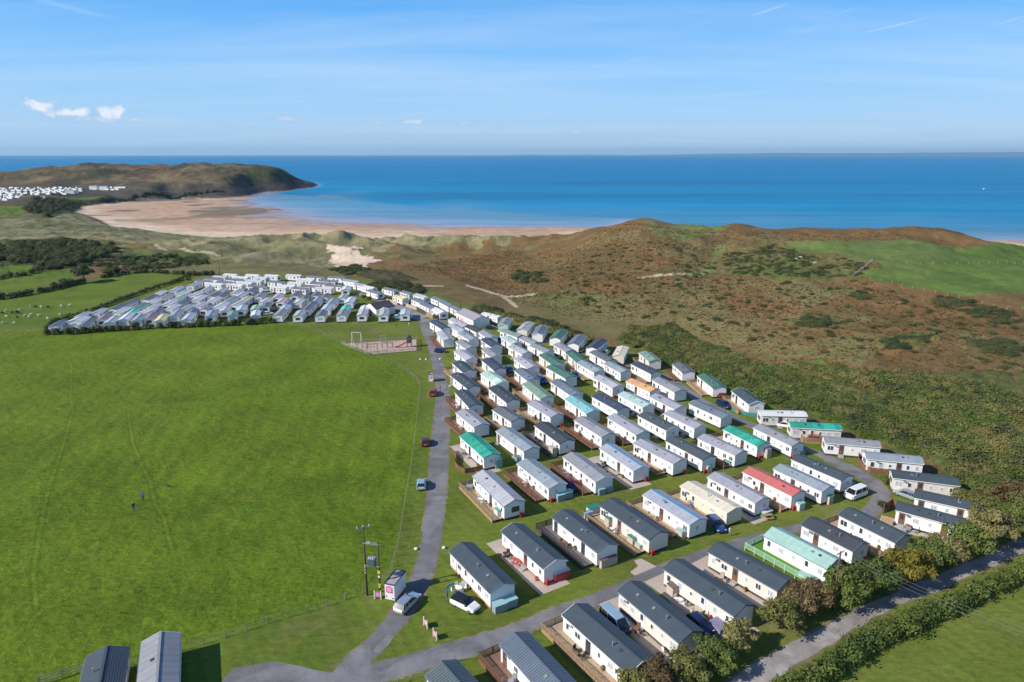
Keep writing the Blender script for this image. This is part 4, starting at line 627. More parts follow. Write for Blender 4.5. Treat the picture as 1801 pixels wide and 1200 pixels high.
def deck(x, y, a, L, w, kind, lab, front=False, ext=1.6):
    "raised veranda along the lit side of a caravan, in its local frame"
    root = empty('timber_deck', (x, y, 0), a); D = 2.1 if L > 9 else 1.8; H0 = .42; m = WOOD[kind]
    tag(root, lab, 'decking', 'timber decks beside the caravans')
    xa = -L/2-ext; xb = L/2-rnd.choice([.3, .8, 1.6]); ya = -w/2-D; yb = -w/2-.04
    fl = MB()
    n = max(3, int((yb-ya)/.42))
    for i in range(n):
        y0 = ya+(yb-ya)*i/n; fl.box(xa, xb, y0+.012, ya+(yb-ya)*(i+1)/n, H0-.05, H0)
    if ext > .9: fl.box(xa, -L/2-.04, yb+.02, w/2, H0-.05, H0)
    tag(fl.build('floor', DECKF[kind], root), kind='stuff')
    sk = MB(); sk.box(xa, xb, ya-.03, ya, 0.02, H0-.06); sk.box(xa-.03, xa, ya, w/2 if ext > .9 else yb, 0.02, H0-.06); (sk.build('skirt_board', m, root) if kind != 'green' else None)
    pts = [(xb, ya), (xa, ya)] + ([(xa, w/2)] if ext > .9 else [(xa, yb)])
    for (x0, y0), (x1, y1) in zip(pts[:-1], pts[1:]):
        d = math.hypot(x1-x0, y1-y0); nb = max(1, round(d/1.8))
        for i in range(nb+1 if (x0, y0) == pts[0] else nb):
            t = i/nb if (x0, y0) == pts[0] else (i+1)/nb
            px, py = x0+(x1-x0)*t, y0+(y1-y0)*t
            link('post', cached('dpost', lambda: (lambda b: (b.box(-.05, .05, -.05, .05, 0, 1.42), b.mesh('post'))[1])(MB())), m, root, (px, py, 0))
        for i in range(nb):
            t0, t1 = i/nb, (i+1)/nb; ln = d/nb; ang = math.atan2(y1-y0, x1-x0)
            def pm(ln=ln):
                b = MB(); b.box(.05, ln-.05, -.035, .035, 1.28, 1.35); b.box(.05, ln-.05, -.025, .025, .52, .59)
                if kind == 'green':
                    for zz in (.72, .92, 1.12): b.box(.05, ln-.05, -.022, .022, zz, zz+.055)
                else:
                    k = max(4, int(ln/.14))
                    for j in range(k): xx = .05+(ln-.1)*(j+.5)/k; b.box(xx-.03, xx+.03, -.018, .018, .59, 1.28)
                return b.mesh('rail_panel')
            link('rail_panel', cached(('rp', q5(ln*2)/2 if False else round(ln, 1), kind == 'green'), pm), m, root, (x0+(x1-x0)*t0, y0+(y1-y0)*t0, 0), ang)
    return root
def caravan(c, near, lab, group):
    L = q5(c['L']); w = round(c['w'], 1); he = 2.80 if near else 2.6; rise = .19*w if near and w > 3.7 else .15*w
    if c['roof'] in ('creamroof', 'whiteroof') : rise = .11*w
    a = math.radians(c['a']); ex = c['ex']; z = c.get('z', 0)
    root = empty('static_caravan', (c['x'], c['y'], z), a); tag(root, lab, 'static caravan', group)
    R = rnd.random
    style = 'rib' if c['roof'] in ('ribblue', 'tealroof') else 'lap' if (near and c['roof'] in ('slate', 'charcoal') and w > 3.8) else 'seam' if near else 'flat'
    w_ = link('wall', cached(('sh', L, w, near, rise), lambda: shell_mesh(L, w, he, rise, .42)), wallmat(c['wall']), root)
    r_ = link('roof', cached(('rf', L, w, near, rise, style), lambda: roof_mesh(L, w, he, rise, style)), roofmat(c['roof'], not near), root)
    def skm():
        b = MB(); b.box(-L/2+.08, L/2-.08, -w/2+.08, w/2-.08, 0, .42); return b.mesh('skirt_or_shade_fill')
    link('skirt_or_shade_fill', cached(('sk', L, w), skm), BRICK if 'brick' in ex else DARK, root)  # without brick, a dark box paints in the shade under the floor
    lit = -w/2
    if near:
        tm_ = TRIM if ('trim=white' in ex or R() < .25) else TRIMG if c['wall'] == 'white' and w > 3.8 else roofmat(c['roof'])
        for sx in (-1, 1): link('bargeboard', cached(('tr', w, rise), lambda: trim_mesh(L, w, he, rise)), tm_, root, (sx*(L/2+.19), 0, 0))
        for s in (-1, 1): link('gutter', cached(('gt', L), lambda: gutter_mesh(L, w, he, rise)), TRIM if w < 3.8 or 'trim' in ex else TRIMG, root, (0, s*(w/2+.20), he-.2*rise/(w/2)))
        if c['roof'] == 'blueridge':
            b = MB(); b.beam((-L/2-.15, 0, he+rise+.10), (L/2+.15, 0, he+rise+.10), .34, .06); b.build('ridge_cap', BLUET, root)
        # lit long side: a run of windows and one or two doors, spaced differently on each caravan
        slots = []; x = -L/2+.9
        pat = rnd.choice([[('w', 1.3, 1.05), ('w', .7, .9), ('d',), ('w', .55, .75), ('w', .55, .75), ('w', 1.0, .9)],
                          [('w', .6, 1.0), ('w', 1.1, .9), ('d',), ('w', .5, .8), ('w', .9, .95), ('w', .9, .95)],
                          [('w', 1.2, 1.0), ('d',), ('w', .5, .7), ('w', 1.0, .85), ('w', .5, .85)],
                          [('w', .8, 1.1), ('w', .8, 1.1), ('w', .55, .6), ('d',), ('w', .6, .9), ('w', .6, .9)],
                          [('d',), ('w', .9, .9), ('w', .5, .7), ('d',), ('w', .8, .95)]])
        dm = rnd.choice([DOORB, DOORW, DOORD, DOORB]); n = len(pat)
        for i, p in enumerate(pat):
            xx = -L/2+.95+(L-1.9)*(i+.1*(R()-.5)*0)/(n-1)
            if p[0] == 'd':
                door(root, xx, lit, 0, dm)
                if 'deck' not in ex: link('step', cached('step', step_mesh), mat('step_grey', (.35,.34,.33), .9), root, (xx, lit-.02, 0))
            else: window(root, xx, lit, 1.72, 0, p[1], p[2], p[1] > .85, GLASS if R() < .45 else CURT, TRIM)
        for i in range(2): window(root, -L/2+2.2+i*(L-4.6), w/2, 1.75, math.pi, .7, .85, False, GLASS)
        window(root, -L/2, 0, 1.7, -math.pi/2, 2.0, 1.15, True, GLASS)
        if 'win' in ex: window(root, L/2, .2, 1.7, math.pi/2, 1.5, 1.0, True, GLASS, DOORD)
        elif R() < .35: window(root, L/2, rnd.uniform(-.5, .7), 1.75, math.pi/2, .75, .85, True, CURT)
        sl = math.atan2(rise, w/2)
        for i in range(rnd.choice([1, 2, 2])):
            yy = -w*rnd.choice([.17, .2]); o = link('roof_vent', cached('vent', vent_mesh), METAL if R() < .6 else DARK, root, (rnd.uniform(-.3, .35)*L, yy, he+rise*(1-abs(yy)/(w/2))+.04))
            o.rotation_euler = (sl, 0, 0)
        if R() < .6:
            xx = rnd.uniform(-.2, .3)*L; link('flue', cached('flue', flue_mesh), METAL, root, (xx, -w*.22, he+rise*(1-.44)+.05))
        if R() < .4: link('satellite_dish', cached('dish', dish_mesh), METAL, root, (-L/2+1.8, lit-.02, 2.35))
    else:
        gl = MB(); n = rnd.choice([4, 5])
        dd = rnd.randrange(1, n)
        for s, yy, rz in ((1, lit, 0), (-1, w/2, math.pi)):
            for i in range(n):
                xx = -L/2+1.0+(L-2.0)*i/(n-1)
                if i == dd and s == 1: link('door', cached('fdoor', lambda: (lambda b: (b.box(-.4, .4, -.04, 0, 0, 1.9), b.mesh('door'))[1])(MB())), rnd.choice([DOORB, DOORD, DOORW, GLASS]), root, (xx, yy, .45), rz)
                elif s == 1 or i % 2 == 0: link('window', cached('fwin', lambda: (lambda b: (b.box(-.42, .42, -.03, 0, -.42, .42), b.mesh('window'))[1])(MB())), GLASS if R() < .6 else CURT, root, (xx, yy, 1.65), rz)
        link('window', cached('fwin2', lambda: (lambda b: (b.box(-.8, .8, -.03, 0, -.45, .45), b.mesh('window'))[1])(MB())), GLASS if R() < .5 else CURT, root, (L/2, 0, 1.65), math.pi/2)
    return root
ROWS = {'below the lower road': 'below lower road', 'in the front row above the lower road': 'front row above lower road', 'in the second row above the lower road': 'second row above lower road',
 'in the third row above the lower road': 'third row above lower road', 'in the fourth row above the lower road': 'fourth row above lower road', 'in the fifth row above the lower road': 'fifth row above lower road',
 'in the sixth row above the lower road': 'sixth row above lower road', 'in the seventh row above the lower road': 'seventh row above lower road', 'in the eighth row above the lower road': 'eighth row above lower road',
 'in the ninth row above the lower road': 'ninth row above lower road', 'in the tenth row above the lower road': 'tenth row above lower road', 'at the top end nearest the shower block': 'top rows by the pink-walled block',
 'on the outer side of the loop road': 'outer side of loop road', 'in the back row against the scrub': 'back row against the scrub', 'cut by the bottom edge of the frame': 'cut by bottom edge of photo'}
CARS_NEAR = [('below the lower road', [(0, 'ribblue', 'white', 'deck=brown L=12', 3.9, 12.0, 3.48, 65.84, -58.0), (1, 'slate', 'white', 'deck=tan trim=white', 4.0, 12.2, 11.62, 71.33, -56.9), (2, 'slate', 'cream', 'pave', 3.9, 11.45, 19.11, 76.32, -59.8), (3, 'slate', 'cream', 'pave', 3.9, 12.2, 26.83, 81.52, -56.7), (4, 'slate', 'cream', 'pave', 3.9, 11.42, 34.34, 86.38, -54.5), (5, 'sage2', 'white', 'deck=green', 3.9, 10.44, 43.82, 91.09, -56.4), (6, 'charcoal', 'white', '', 3.9, 8.72, 50.38, 94.88, -58.7), (7, 'slate', 'white', 'deck=tan', 3.9, 9.51, 57.94, 97.57, -60.2)]), ('in the front row above the lower road', [(0, 'slate', 'white', 'brick', 3.9, 11.78, -4.44, 86.09, -57.6), (1, 'slate', 'white', 'pave brick', 3.9, 11.66, 3.18, 91.65, -58.4), (2, 'slate', 'white', 'deck=charcoal', 3.9, 11.72, 11.36, 95.93, -59.2), (3, 'slate', 'cream', 'deck=tan', 3.9, 12.31, 19.73, 99.56, -59.4), (4, 'blueridge', 'white', 'deck=tan', 3.7, 11.26, 27.27, 103.4, -60.1), (5, 'creamroof', 'creamwall', 'deck=tan', 3.6, 10.83, 34.44, 106.92, -59.8), (6, 'lilac', 'white', 'pave', 3.5, 10.91, 40.22, 110.3, -60.9), (7, 'red', 'white', 'deck=tan', 3.5, 10.68, 47.38, 112.61, -59.8), (8, 'greyblue', 'white', '', 3.5, 10.2, 53.45, 114.03, -59.7), (9, 'slate', 'white', '', 3.5, 10.52, 58.61, 118.3, -58.8)]), ('in the second row above the lower road', [(0, 'pale', 'white', 'deck=tan win', 3.9, 12.48, -2.49, 109.98, -62.3), (1, 'greyblue', 'white', 'deck=brown', 3.7, 11.19, 5.44, 115.77, -61.2), (2, 'grey', 'white', 'deck=brown', 3.7, 11.38, 14.3, 118.45, -63.9), (3, 'blueridge', 'white', 'pave', 3.6, 11.21, 21.9, 122.76, -63.7), (4, 'lilac', 'white', 'deck=tan', 3.6, 11.21, 29.47, 125.5, -58.3), (5, 'charcoal2', 'white', '', 3.5, 10.58, 35.97, 126.95, -61.5), (6, 'lilac', 'white', 'deck=brown', 3.5, 9.84, 42.88, 128.73, -58.3), (7, 'emerald', 'white', 'deck=tan', 3.4, 9.87, 49.25, 133.1, -64.4), (8, 'grey', 'white', '', 3.4, 10.47, 56.17, 133.61, -64.7)]), ('in the third row above the lower road', [(0, 'emerald', 'white', 'pave', 3.5, 11.65, -6.63, 128.6, -62.8), (1, 'greyblue', 'white', '', 3.6, 11.85, 1.12, 131.46, -61.2), (2, 'charcoal', 'white', 'deck=charcoal', 3.6, 10.73, 9.0, 134.94, -63.8), (3, 'grey', 'white', 'deck=brown', 3.5, 10.45, 17.95, 138.17, -62.4), (4, 'lilac', 'white', 'deck=brown', 3.5, 10.99, 25.51, 139.45, -64.9), (5, 'charcoal2', 'white', '', 3.5, 9.65, 32.43, 141.39, -62.3), (6, 'lilac', 'white', '', 3.4, 9.86, 38.64, 142.5, -61.6), (7, 'slateblue', 'white', '', 3.4, 10.29, 46.09, 148.74, -61.8)]), ('in the fourth row above the lower road', [(0, 'lilac', 'white', 'deck=brown', 3.6, 9.87, -8.89, 143.09, -62.2), (1, 'slate3', 'white', 'deck=tan', 3.5, 8.44, -0.81, 145.67, -59.4), (2, 'lilac', 'white', 'deck=tan', 3.5, 10.07, 7.75, 148.94, -60.7), (3, 'turquoise', 'white', 'deck=brown', 3.5, 10.56, 16.58, 151.56, -66.9), (4, 'navy', 'white', '', 3.4, 10.44, 23.53, 153.54, -62.9), (5, 'mint', 'white', '', 3.4, 9.87, 29.95, 155.13, -63.3), (6, 'lilac', 'white', '', 3.4, 9.62, 37.38, 153.8, -64.5)]), ('in the fifth row above the lower road', [(0, 'slate', 'white', 'deck=brown', 3.5, 11.01, -10.46, 156.03, -68.5), (1, 'charcoal', 'white', 'deck=brown', 3.5, 10.9, -1.98, 159.12, -65.5), (2, 'sage', 'white', 'deck=tan', 3.5, 11.73, 6.47, 161.83, -69.0), (3, 'slateblue', 'white', '', 3.5, 10.99, 13.89, 164.17, -67.4), (4, 'pale', 'white', '', 3.4, 9.21, 25.14, 168.62, -65.4), (5, 'orange', 'white', '', 3.3, 9.32, 33.58, 165.72, -60.4), (6, 'grey', 'white', '', 3.5, 10.28, 40.34, 165.93, -69.3)]), ('in the sixth row above the lower road', [(0, 'slate', 'white', '', 3.5, 12.1, -12.27, 169.42, -64.2), (1, 'mint2', 'white', 'deck=tan', 3.5, 9.72, -4.63, 171.8, -63.0), (2, 'slateblue', 'white', 'deck=brown', 3.5, 9.56, 4.05, 174.44, -68.9), (3, 'green', 'white', 'deck=tan', 3.4, 11.02, 13.42, 176.99, -65.0), (4, 'greyblue', 'white', 'deck=tan', 3.4, 9.54, 21.97, 181.63, -66.3), (5, 'greyblue', 'white', '', 3.3, 8.92, 29.28, 180.92, -67.4), (6, 'navy', 'white', 'deck=tan', 3.3, 9.85, 37.13, 180.52, -67.0)]), ('in the seventh row above the lower road', [(0, 'slate', 'white', 'deck=tan', 3.5, 10.37, -13.29, 181.21, -67.3), (1, 'navy', 'white', 'deck=tan', 3.5, 10.37, -5.15, 183.91, -68.6), (2, 'pale', 'white', '', 3.5, 10.25, 4.12, 185.39, -68.4), (3, 'green', 'white', 'deck=tan', 3.4, 10.93, 11.47, 188.36, -70.1), (4, 'green', 'white', '', 3.4, 8.88, 18.95, 190.95, -76.8), (5, 'slate3', 'white', '', 3.3, 9.92, 26.69, 191.91, -67.9)]), ('in the eighth row above the lower road', [(0, 'pale', 'white', '', 3.5, 9.67, -13.72, 193.22, -65.6), (1, 'grey', 'white', 'deck=tan', 3.4, 8.55, -6.06, 195.55, -69.7), (2, 'pale', 'white', '', 3.4, 9.22, 2.47, 198.77, -63.5), (3, 'grey', 'white', '', 3.3, 8.95, 9.09, 200.1, -61.1), (4, 'grey', 'white', '', 3.3, 8.49, 16.1, 200.95, -68.7)]), ('in the ninth row above the lower road', [(0, 'grey', 'white', '', 3.4, 9.53, -14.3, 204.53, -66.1), (1, 'navy', 'white', '', 3.4, 9.64, -6.5, 206.7, -67.2), (2, 'mint', 'white', '', 3.3, 8.15, -0.27, 209.8, -65.6), (3, 'grey', 'white', '', 3.3, 8.29, 5.7, 209.29, -63.0)]), ('in the tenth row above the lower road', [(0, 'pale', 'white', 'deck=brown', 3.5, 10.66, -21.72, 214.95, -72.6), (1, 'greyblue', 'white', '', 3.4, 10.17, -14.3, 215.01, -64.8), (2, 'greyblue', 'white', '', 3.3, 9.2, -7.94, 216.62, -67.9), (3, 'sage3', 'white', '', 3.2, 9.87, 0.14, 218.35, -53.9)]), ('at the top end nearest the shower block', [(0, 'navy', 'white', '', 3.3, 11.48, -25.06, 230.34, -63.3), (1, 'pale', 'white', '', 3.4, 10.87, -18.43, 225.3, -63.3), (2, 'pale', 'white', '', 3.3, 11.88, -18.43, 233.44, -60.9), (3, 'charcoal', 'white', '', 3.3, 8.57, -12.63, 224.68, -59.9), (4, 'whiteroof', 'white', '', 2.6, 8.87, -7.38, 245.17, -46.3)]), ('on the outer side of the loop road', [(0, 'sage', 'cream', 'deck=tan', 3.6, 8.78, 40.36, 191.3, -81.6), (1, 'slate3', 'white', 'deck=brown', 3.6, 7.5, 47.61, 180.52, -83.0), (2, 'green', 'white', 'deck=tan', 3.6, 10.07, 52.1, 168.95, -82.3), (3, 'slate', 'white', 'deck=tan trim=white', 3.8, 9.48, 57.57, 157.08, -83.2), (4, 'whiteroof', 'cream', '', 3.2, 10.0, 61.84, 146.33, -3.3), (5, 'emerald', 'cream', 'deckf=tan', 3.4, 10.17, 66.08, 138.91, -7.5), (6, 'grey', 'white', '', 3.4, 10.35, 69.96, 130.29, -13.1), (7, 'greyblue', 'white', '', 3.6, 9.82, 74.43, 122.69, -13.7), (8, 'slate', 'cream', '', 3.6, 10.48, 75.58, 114.17, -17.5), (9, 'slate', 'white', '', 3.6, 9.55, 74.67, 105.53, -31.7), (10, 'slate', 'white', 'pave', 3.6, 9.98, 69.16, 100.73, -36.7)]), ('in the back row against the scrub', [(0, 'sage3', 'mintwall', '', 3.5, 9.99, -2.37, 233.94, -98.7), (1, 'pale', 'cream', '', 3.5, 10.46, 4.72, 227.9, -105.2), (2, 'slateblue', 'white', '', 3.5, 11.12, 9.45, 222.12, -101.8), (3, 'green', 'white', '', 3.5, 10.27, 15.32, 216.61, -107.4), (4, 'slateblue', 'white', '', 3.5, 11.02, 20.84, 210.03, -109.1), (5, 'navy', 'white', '', 3.5, 10.42, 26.52, 205.03, -115.4), (6, 'creamroof', 'creamwall', '', 3.2, 9.65, 32.73, 197.06, -106.7)]), ('cut by the bottom edge of the frame', [(0, 'slate', 'white', '', 4.2, 11.0, -45.88, 63.39, -66.5), (1, 'grey', 'white', '', 4.0, 11.5, -40.63, 65.76, -66.0), (2, 'tealroof', 'white', '', 4.0, 11.0, -4.85, 61.53, -54.0)])]
CARS_FAR = [('along the far field hedge', [(0, 'slate', 'white', '', 3.1, 8.48, -159.44, 233.01, -79.5), (1, 'pale', 'white', '', 5.0, 7.6, -155.96, 238.93, -82.1), (2, 'grey', 'white', '', 3.1, 7.6, -158.9, 246.5, -83.2), (3, 'greyblue', 'white', '', 3.1, 7.6, -156.24, 252.38, -83.2), (4, 'navy', 'white', '', 3.4, 9.42, -153.43, 259.27, -84.6), (5, 'slate', 'white', '', 3.4, 10.0, -153.41, 269.31, -85.9), (6, 'charcoal', 'white', 'green', 3.4, 10.17, -150.33, 277.39, -85.7), (7, 'mint', 'white', '', 3.4, 9.09, -150.82, 287.28, -84.7), (8, 'greyblue', 'white', '', 3.4, 10.56, -148.0, 296.17, -84.0), (9, 'grey', 'white', '', 3.4, 9.47, -145.31, 307.85, -88.2)]), ('in the second line in from the field hedge', [(0, 'mint', 'white', '', 3.4, 9.78, -148.48, 253.49, -87.2), (1, 'green', 'white', '', 3.4, 9.06, -145.16, 260.99, -87.2), (2, 'pale', 'white', '', 3.4, 8.74, -144.78, 270.17, -86.8), (3, 'taupe', 'white', '', 3.4, 9.83, -144.33, 279.76, -86.1), (4, 'pale', 'white', '', 3.4, 9.3, -141.07, 287.52, -87.5), (5, 'pale', 'white', '', 3.4, 9.25, -134.49, 285.64, -86.6), (6, 'grey', 'white', '', 3.4, 10.6, -134.49, 295.88, -85.0), (7, 'grey', 'white', '', 3.4, 9.16, -127.03, 293.6, -85.6), (8, 'grey', 'white', '', 3.4, 9.51, -118.95, 290.19, -85.7), (9, 'navy', 'white', '', 3.4, 9.67, -113.87, 294.2, -85.7)]), ('in the third line in from the field hedge', [(0, 'lilac', 'white', '', 3.1, 7.6, -139.86, 260.84, -84.7), (1, 'pale', 'white', '', 3.4, 10.01, -137.01, 267.84, -84.2), (2, 'sage', 'white', '', 3.4, 9.23, -137.61, 277.72, -84.8), (3, 'mint', 'white', '', 3.4, 10.58, -129.06, 276.52, -85.4), (4, 'slate', 'white', '', 3.4, 9.91, -126.05, 283.81, -83.6), (5, 'charcoal', 'white', '', 3.4, 10.07, -122.06, 283.21, -84.7), (6, 'greyblue', 'white', '', 3.4, 10.3, -114.38, 283.88, -85.0), (7, 'slate3', 'white', '', 3.4, 9.07, -106.24, 283.04, -84.6)]), ('in the fourth line in from the field hedge', [(0, 'pale', 'white', '', 3.1, 8.55, -131.93, 259.61, -87.5), (1, 'navy', 'white', '', 3.4, 9.57, -132.31, 268.91, -87.9), (2, 'lilac', 'white', '', 3.1, 8.4, -122.85, 263.99, -88.7), (3, 'pale', 'white', '', 3.4, 9.36, -121.72, 273.16, -87.9), (4, 'slateblue', 'white', '', 3.4, 10.37, -114.73, 273.21, -87.7), (5, 'orange', 'white', '', 3.1, 8.58, -109.28, 275.3, -87.9), (6, 'lilac', 'white', '', 3.4, 9.11, -99.87, 271.84, -88.1)]), ('in the fifth line in from the field hedge', [(0, 'whiteroof', 'white', '', 3.1, 7.6, -138.94, 252.88, -91.6), (1, 'grey', 'white', '', 3.1, 8.49, -126.09, 259.33, -88.1), (2, 'slate3', 'white', '', 3.1, 7.6, -117.95, 257.92, -90.0), (3, 'pale', 'white', '', 3.4, 9.75, -114.5, 262.9, -87.8), (4, 'lilac', 'white', '', 3.4, 9.81, -109.06, 265.79, -90.6)]), ('behind the front hedge', [(0, 'slate', 'white', '', 3.4, 10.6, -150.05, 234.25, -73.7), (1, 'plum', 'white', '', 3.4, 9.51, -148.62, 242.28, -72.5), (2, 'sage3', 'white', '', 3.4, 10.6, -143.44, 238.34, -74.7), (3, 'pale', 'white', '', 3.4, 10.44, -140.92, 242.95, -74.5), (4, 'emerald', 'white', '', 3.1, 7.6, -143.22, 251.96, -75.2), (5, 'slateblue', 'white', '', 3.4, 9.75, -135.56, 241.39, -73.1), (6, 'plum', 'white', '', 3.4, 9.26, -132.65, 244.35, -73.1), (7, 'navy', 'white', '', 3.1, 7.6, -134.51, 252.88, -74.5), (8, 'orange', 'white', '', 3.4, 10.41, -127.16, 241.32, -73.8), (9, 'slateblue', 'white', '', 3.4, 10.6, -125.51, 249.29, -75.6), (10, 'greyblue', 'white', '', 3.4, 10.6, -118.17, 243.02, -75.9), (11, 'navy', 'white', '', 3.1, 7.6, -121.0, 252.64, -76.0), (12, 'slateblue', 'white', '', 3.4, 10.44, -112.14, 248.35, -74.7), (13, 'grey', 'white', '', 3.1, 8.35, -109.95, 256.2, -76.6), (14, 'green', 'white', '', 3.1, 7.76, -104.22, 248.5, -73.9), (15, 'greyblue', 'white', '', 3.4, 9.3, -104.33, 257.59, -75.9), (16, 'sage', 'white', '', 3.1, 7.6, -99.37, 258.49, -76.4), (17, 'pale', 'white', '', 3.1, 8.14, -95.82, 248.76, -74.0), (18, 'slate', 'white', '', 3.1, 7.6, -97.05, 263.4, -76.9)]), ('in the staggered block facing the playing field', [(0, 'grey', 'white', '', 3.4, 8.97, -98.08, 281.3, -83.8), (1, 'slate3', 'white', '', 3.4, 9.94, -86.78, 249.43, -84.0), (2, 'pink', 'white', '', 3.1, 8.42, -93.52, 272.31, -84.8), (3, 'greyblue', 'white', '', 3.1, 7.67, -88.06, 258.97, -84.4), (4, 'navy', 'white', '', 3.1, 8.2, -89.24, 267.65, -83.7), (5, 'slate', 'white', '', 3.4, 9.71, -91.85, 285.26, -84.5), (6, 'lemon', 'white', '', 3.1, 7.6, -86.08, 270.69, -85.5), (7, 'sage3', 'white', '', 3.4, 9.24, -79.25, 248.41, -83.0), (8, 'slate', 'white', '', 3.1, 8.29, -86.04, 278.95, -84.7), (9, 'navy', 'white', '', 3.1, 7.6, -79.05, 257.19, -85.4), (10, 'slate', 'white', '', 3.1, 7.6, -79.61, 265.03, -84.5), (11, 'slate', 'white', '', 3.1, 7.65, -83.21, 284.76, -84.3), (12, 'slateblue', 'white', '', 3.1, 7.92, -79.51, 273.09, -85.3), (13, 'navy', 'white', '', 3.4, 8.75, -71.16, 248.45, -82.9), (14, 'slate', 'white', '', 3.1, 7.94, -78.33, 281.41, -86.0), (15, 'greyblue', 'white', '', 3.4, 9.01, -71.84, 259.25, -83.5), (16, 'slateblue', 'white', '', 3.4, 10.6, -72.53, 270.06, -85.3), (17, 'slate3', 'white', '', 3.4, 9.21, -63.5, 249.45, -83.4), (18, 'sage3', 'white', '', 3.1, 7.6, -70.51, 279.69, -85.5), (19, 'emerald', 'white', '', 3.1, 7.6, -64.36, 258.08, -84.0), (20, 'pale', 'white', '', 3.4, 9.01, -73.63, 298.3, -82.7), (21, 'pale', 'white', '', 3.4, 10.28, -65.81, 272.35, -85.0), (22, 'grey', 'white', '', 3.4, 8.81, -55.98, 249.55, -83.6), (23, 'pale', 'white', '', 3.1, 7.6, -57.09, 257.95, -84.1), (24, 'pale', 'white', '', 3.1, 7.6, -49.5, 257.91, -84.6), (25, 'sage3', 'white', '', 3.4, 9.16, -47.95, 249.37, -84.1), (26, 'greyblue', 'white', '', 3.4, 9.29, -40.18, 250.63, -83.0)]), ('in the back line facing the dunes', [(0, 'charcoal', 'white', '', 3.4, 8.96, -142.32, 322.08, -18.2), (1, 'grey', 'white', '', 3.1, 7.6, -141.38, 327.56, -17.9), (2, 'pale', 'white', 'cream', 3.1, 7.6, -138.47, 333.23, -19.4), (3, 'pale', 'white', '', 3.1, 7.6, -127.15, 331.88, -19.2), (4, 'pale', 'white', '', 3.1, 7.6, -117.29, 330.75, -17.9), (5, 'whiteroof', 'white', '', 3.1, 7.97, -107.05, 332.04, -15.9), (6, 'slate', 'white', '', 3.1, 8.47, -95.39, 327.23, -18.2), (7, 'navy', 'white', '', 3.4, 8.89, -84.28, 325.86, -20.0), (8, 'slateblue', 'white', '', 3.4, 10.6, -75.29, 316.11, -35.7)]), ('in the second line from the dunes', [(0, 'navy', 'white', '', 3.1, 8.07, -144.71, 316.62, -17.8), (1, 'charcoal', 'white', '', 3.1, 8.32, -131.13, 319.7, -20.9), (2, 'pale', 'white', '', 3.1, 7.6, -130.12, 325.46, -19.5), (3, 'lilac', 'white', '', 3.1, 7.6, -120.72, 324.73, -21.1), (4, 'pale', 'white', '', 3.4, 8.64, -97.59, 319.55, -19.0), (5, 'slate', 'white', '', 3.1, 8.43, -86.09, 316.43, -18.5)]), ('in the third line from the dunes', [(0, 'navy', 'white', '', 3.1, 7.73, -133.53, 313.14, -18.2), (1, 'pale', 'white', '', 3.1, 8.28, -123.35, 311.76, -18.6), (2, 'lilac', 'white', '', 3.1, 7.94, -120.59, 316.43, -18.1), (3, 'charcoal', 'white', '', 3.1, 7.6, -109.91, 313.99, -18.3), (4, 'whiteroof', 'white', '', 3.1, 7.6, -99.8, 311.27, -20.1), (5, 'slate', 'white', '', 3.4, 9.41, -88.12, 310.03, -16.9), (6, 'slate', 'white', '', 3.1, 8.17, -80.37, 304.5, -17.5)]), ('in the line nearest the staggered block', [(0, 'pale', 'white', '', 3.4, 8.89, -135.69, 308.17, -19.3), (1, 'mint2', 'white', 'mint', 3.1, 7.91, -125.6, 306.3, -17.1), (2, 'charcoal', 'white', '', 3.1, 7.64, -114.75, 302.87, -17.2), (3, 'pale', 'white', '', 3.1, 8.0, -103.79, 300.07, -16.8), (4, 'pale', 'white', '', 3.1, 8.43, -101.54, 303.89, -17.2), (5, 'slate', 'white', '', 3.1, 7.6, -93.77, 297.83, -20.4), (6, 'charcoal', 'white', '', 3.1, 8.28, -90.79, 303.0, -16.1), (7, 'lilac', 'white', '', 3.1, 8.23, -83.32, 298.28, -17.1)]), ('along the site road by the bracken', [(0, 'taupe', 'white', '', 3.1, 7.6, -68.86, 306.58, -40.7), (1, 'pale', 'white', '', 3.1, 7.6, -63.74, 300.47, -41.5), (2, 'navy', 'white', '', 3.4, 9.14, -59.05, 289.77, -49.3), (3, 'slate', 'white', '', 3.4, 8.83, -53.23, 295.15, -45.3), (4, 'orange', 'white', '', 3.1, 8.11, -46.3, 278.09, -51.3), (5, 'slate', 'white', '', 3.1, 7.6, -44.89, 288.08, -50.1), (6, 'navy', 'white', '', 3.4, 9.6, -37.36, 271.23, -57.5), (7, 'grey', 'white', '', 3.4, 8.66, -37.79, 280.84, -52.6), (8, 'navy', 'white', '', 3.4, 10.6, -32.66, 261.74, -59.1), (9, 'slate', 'white', '', 3.1, 8.49, -30.19, 274.35, -59.5), (10, 'pale', 'white', '', 3.4, 8.81, -27.51, 253.06, -62.8), (11, 'slate', 'white', '', 3.4, 10.45, -25.58, 265.66, -64.0), (12, 'slate', 'white', '', 3.1, 7.97, -21.18, 256.96, -64.8)])]
def mk(t, row, n): return dict(zip(('i', 'roof', 'wall', 'ex', 'w', 'L', 'x', 'y', 'a'), t), row=row, n=n)
SITOUT = []
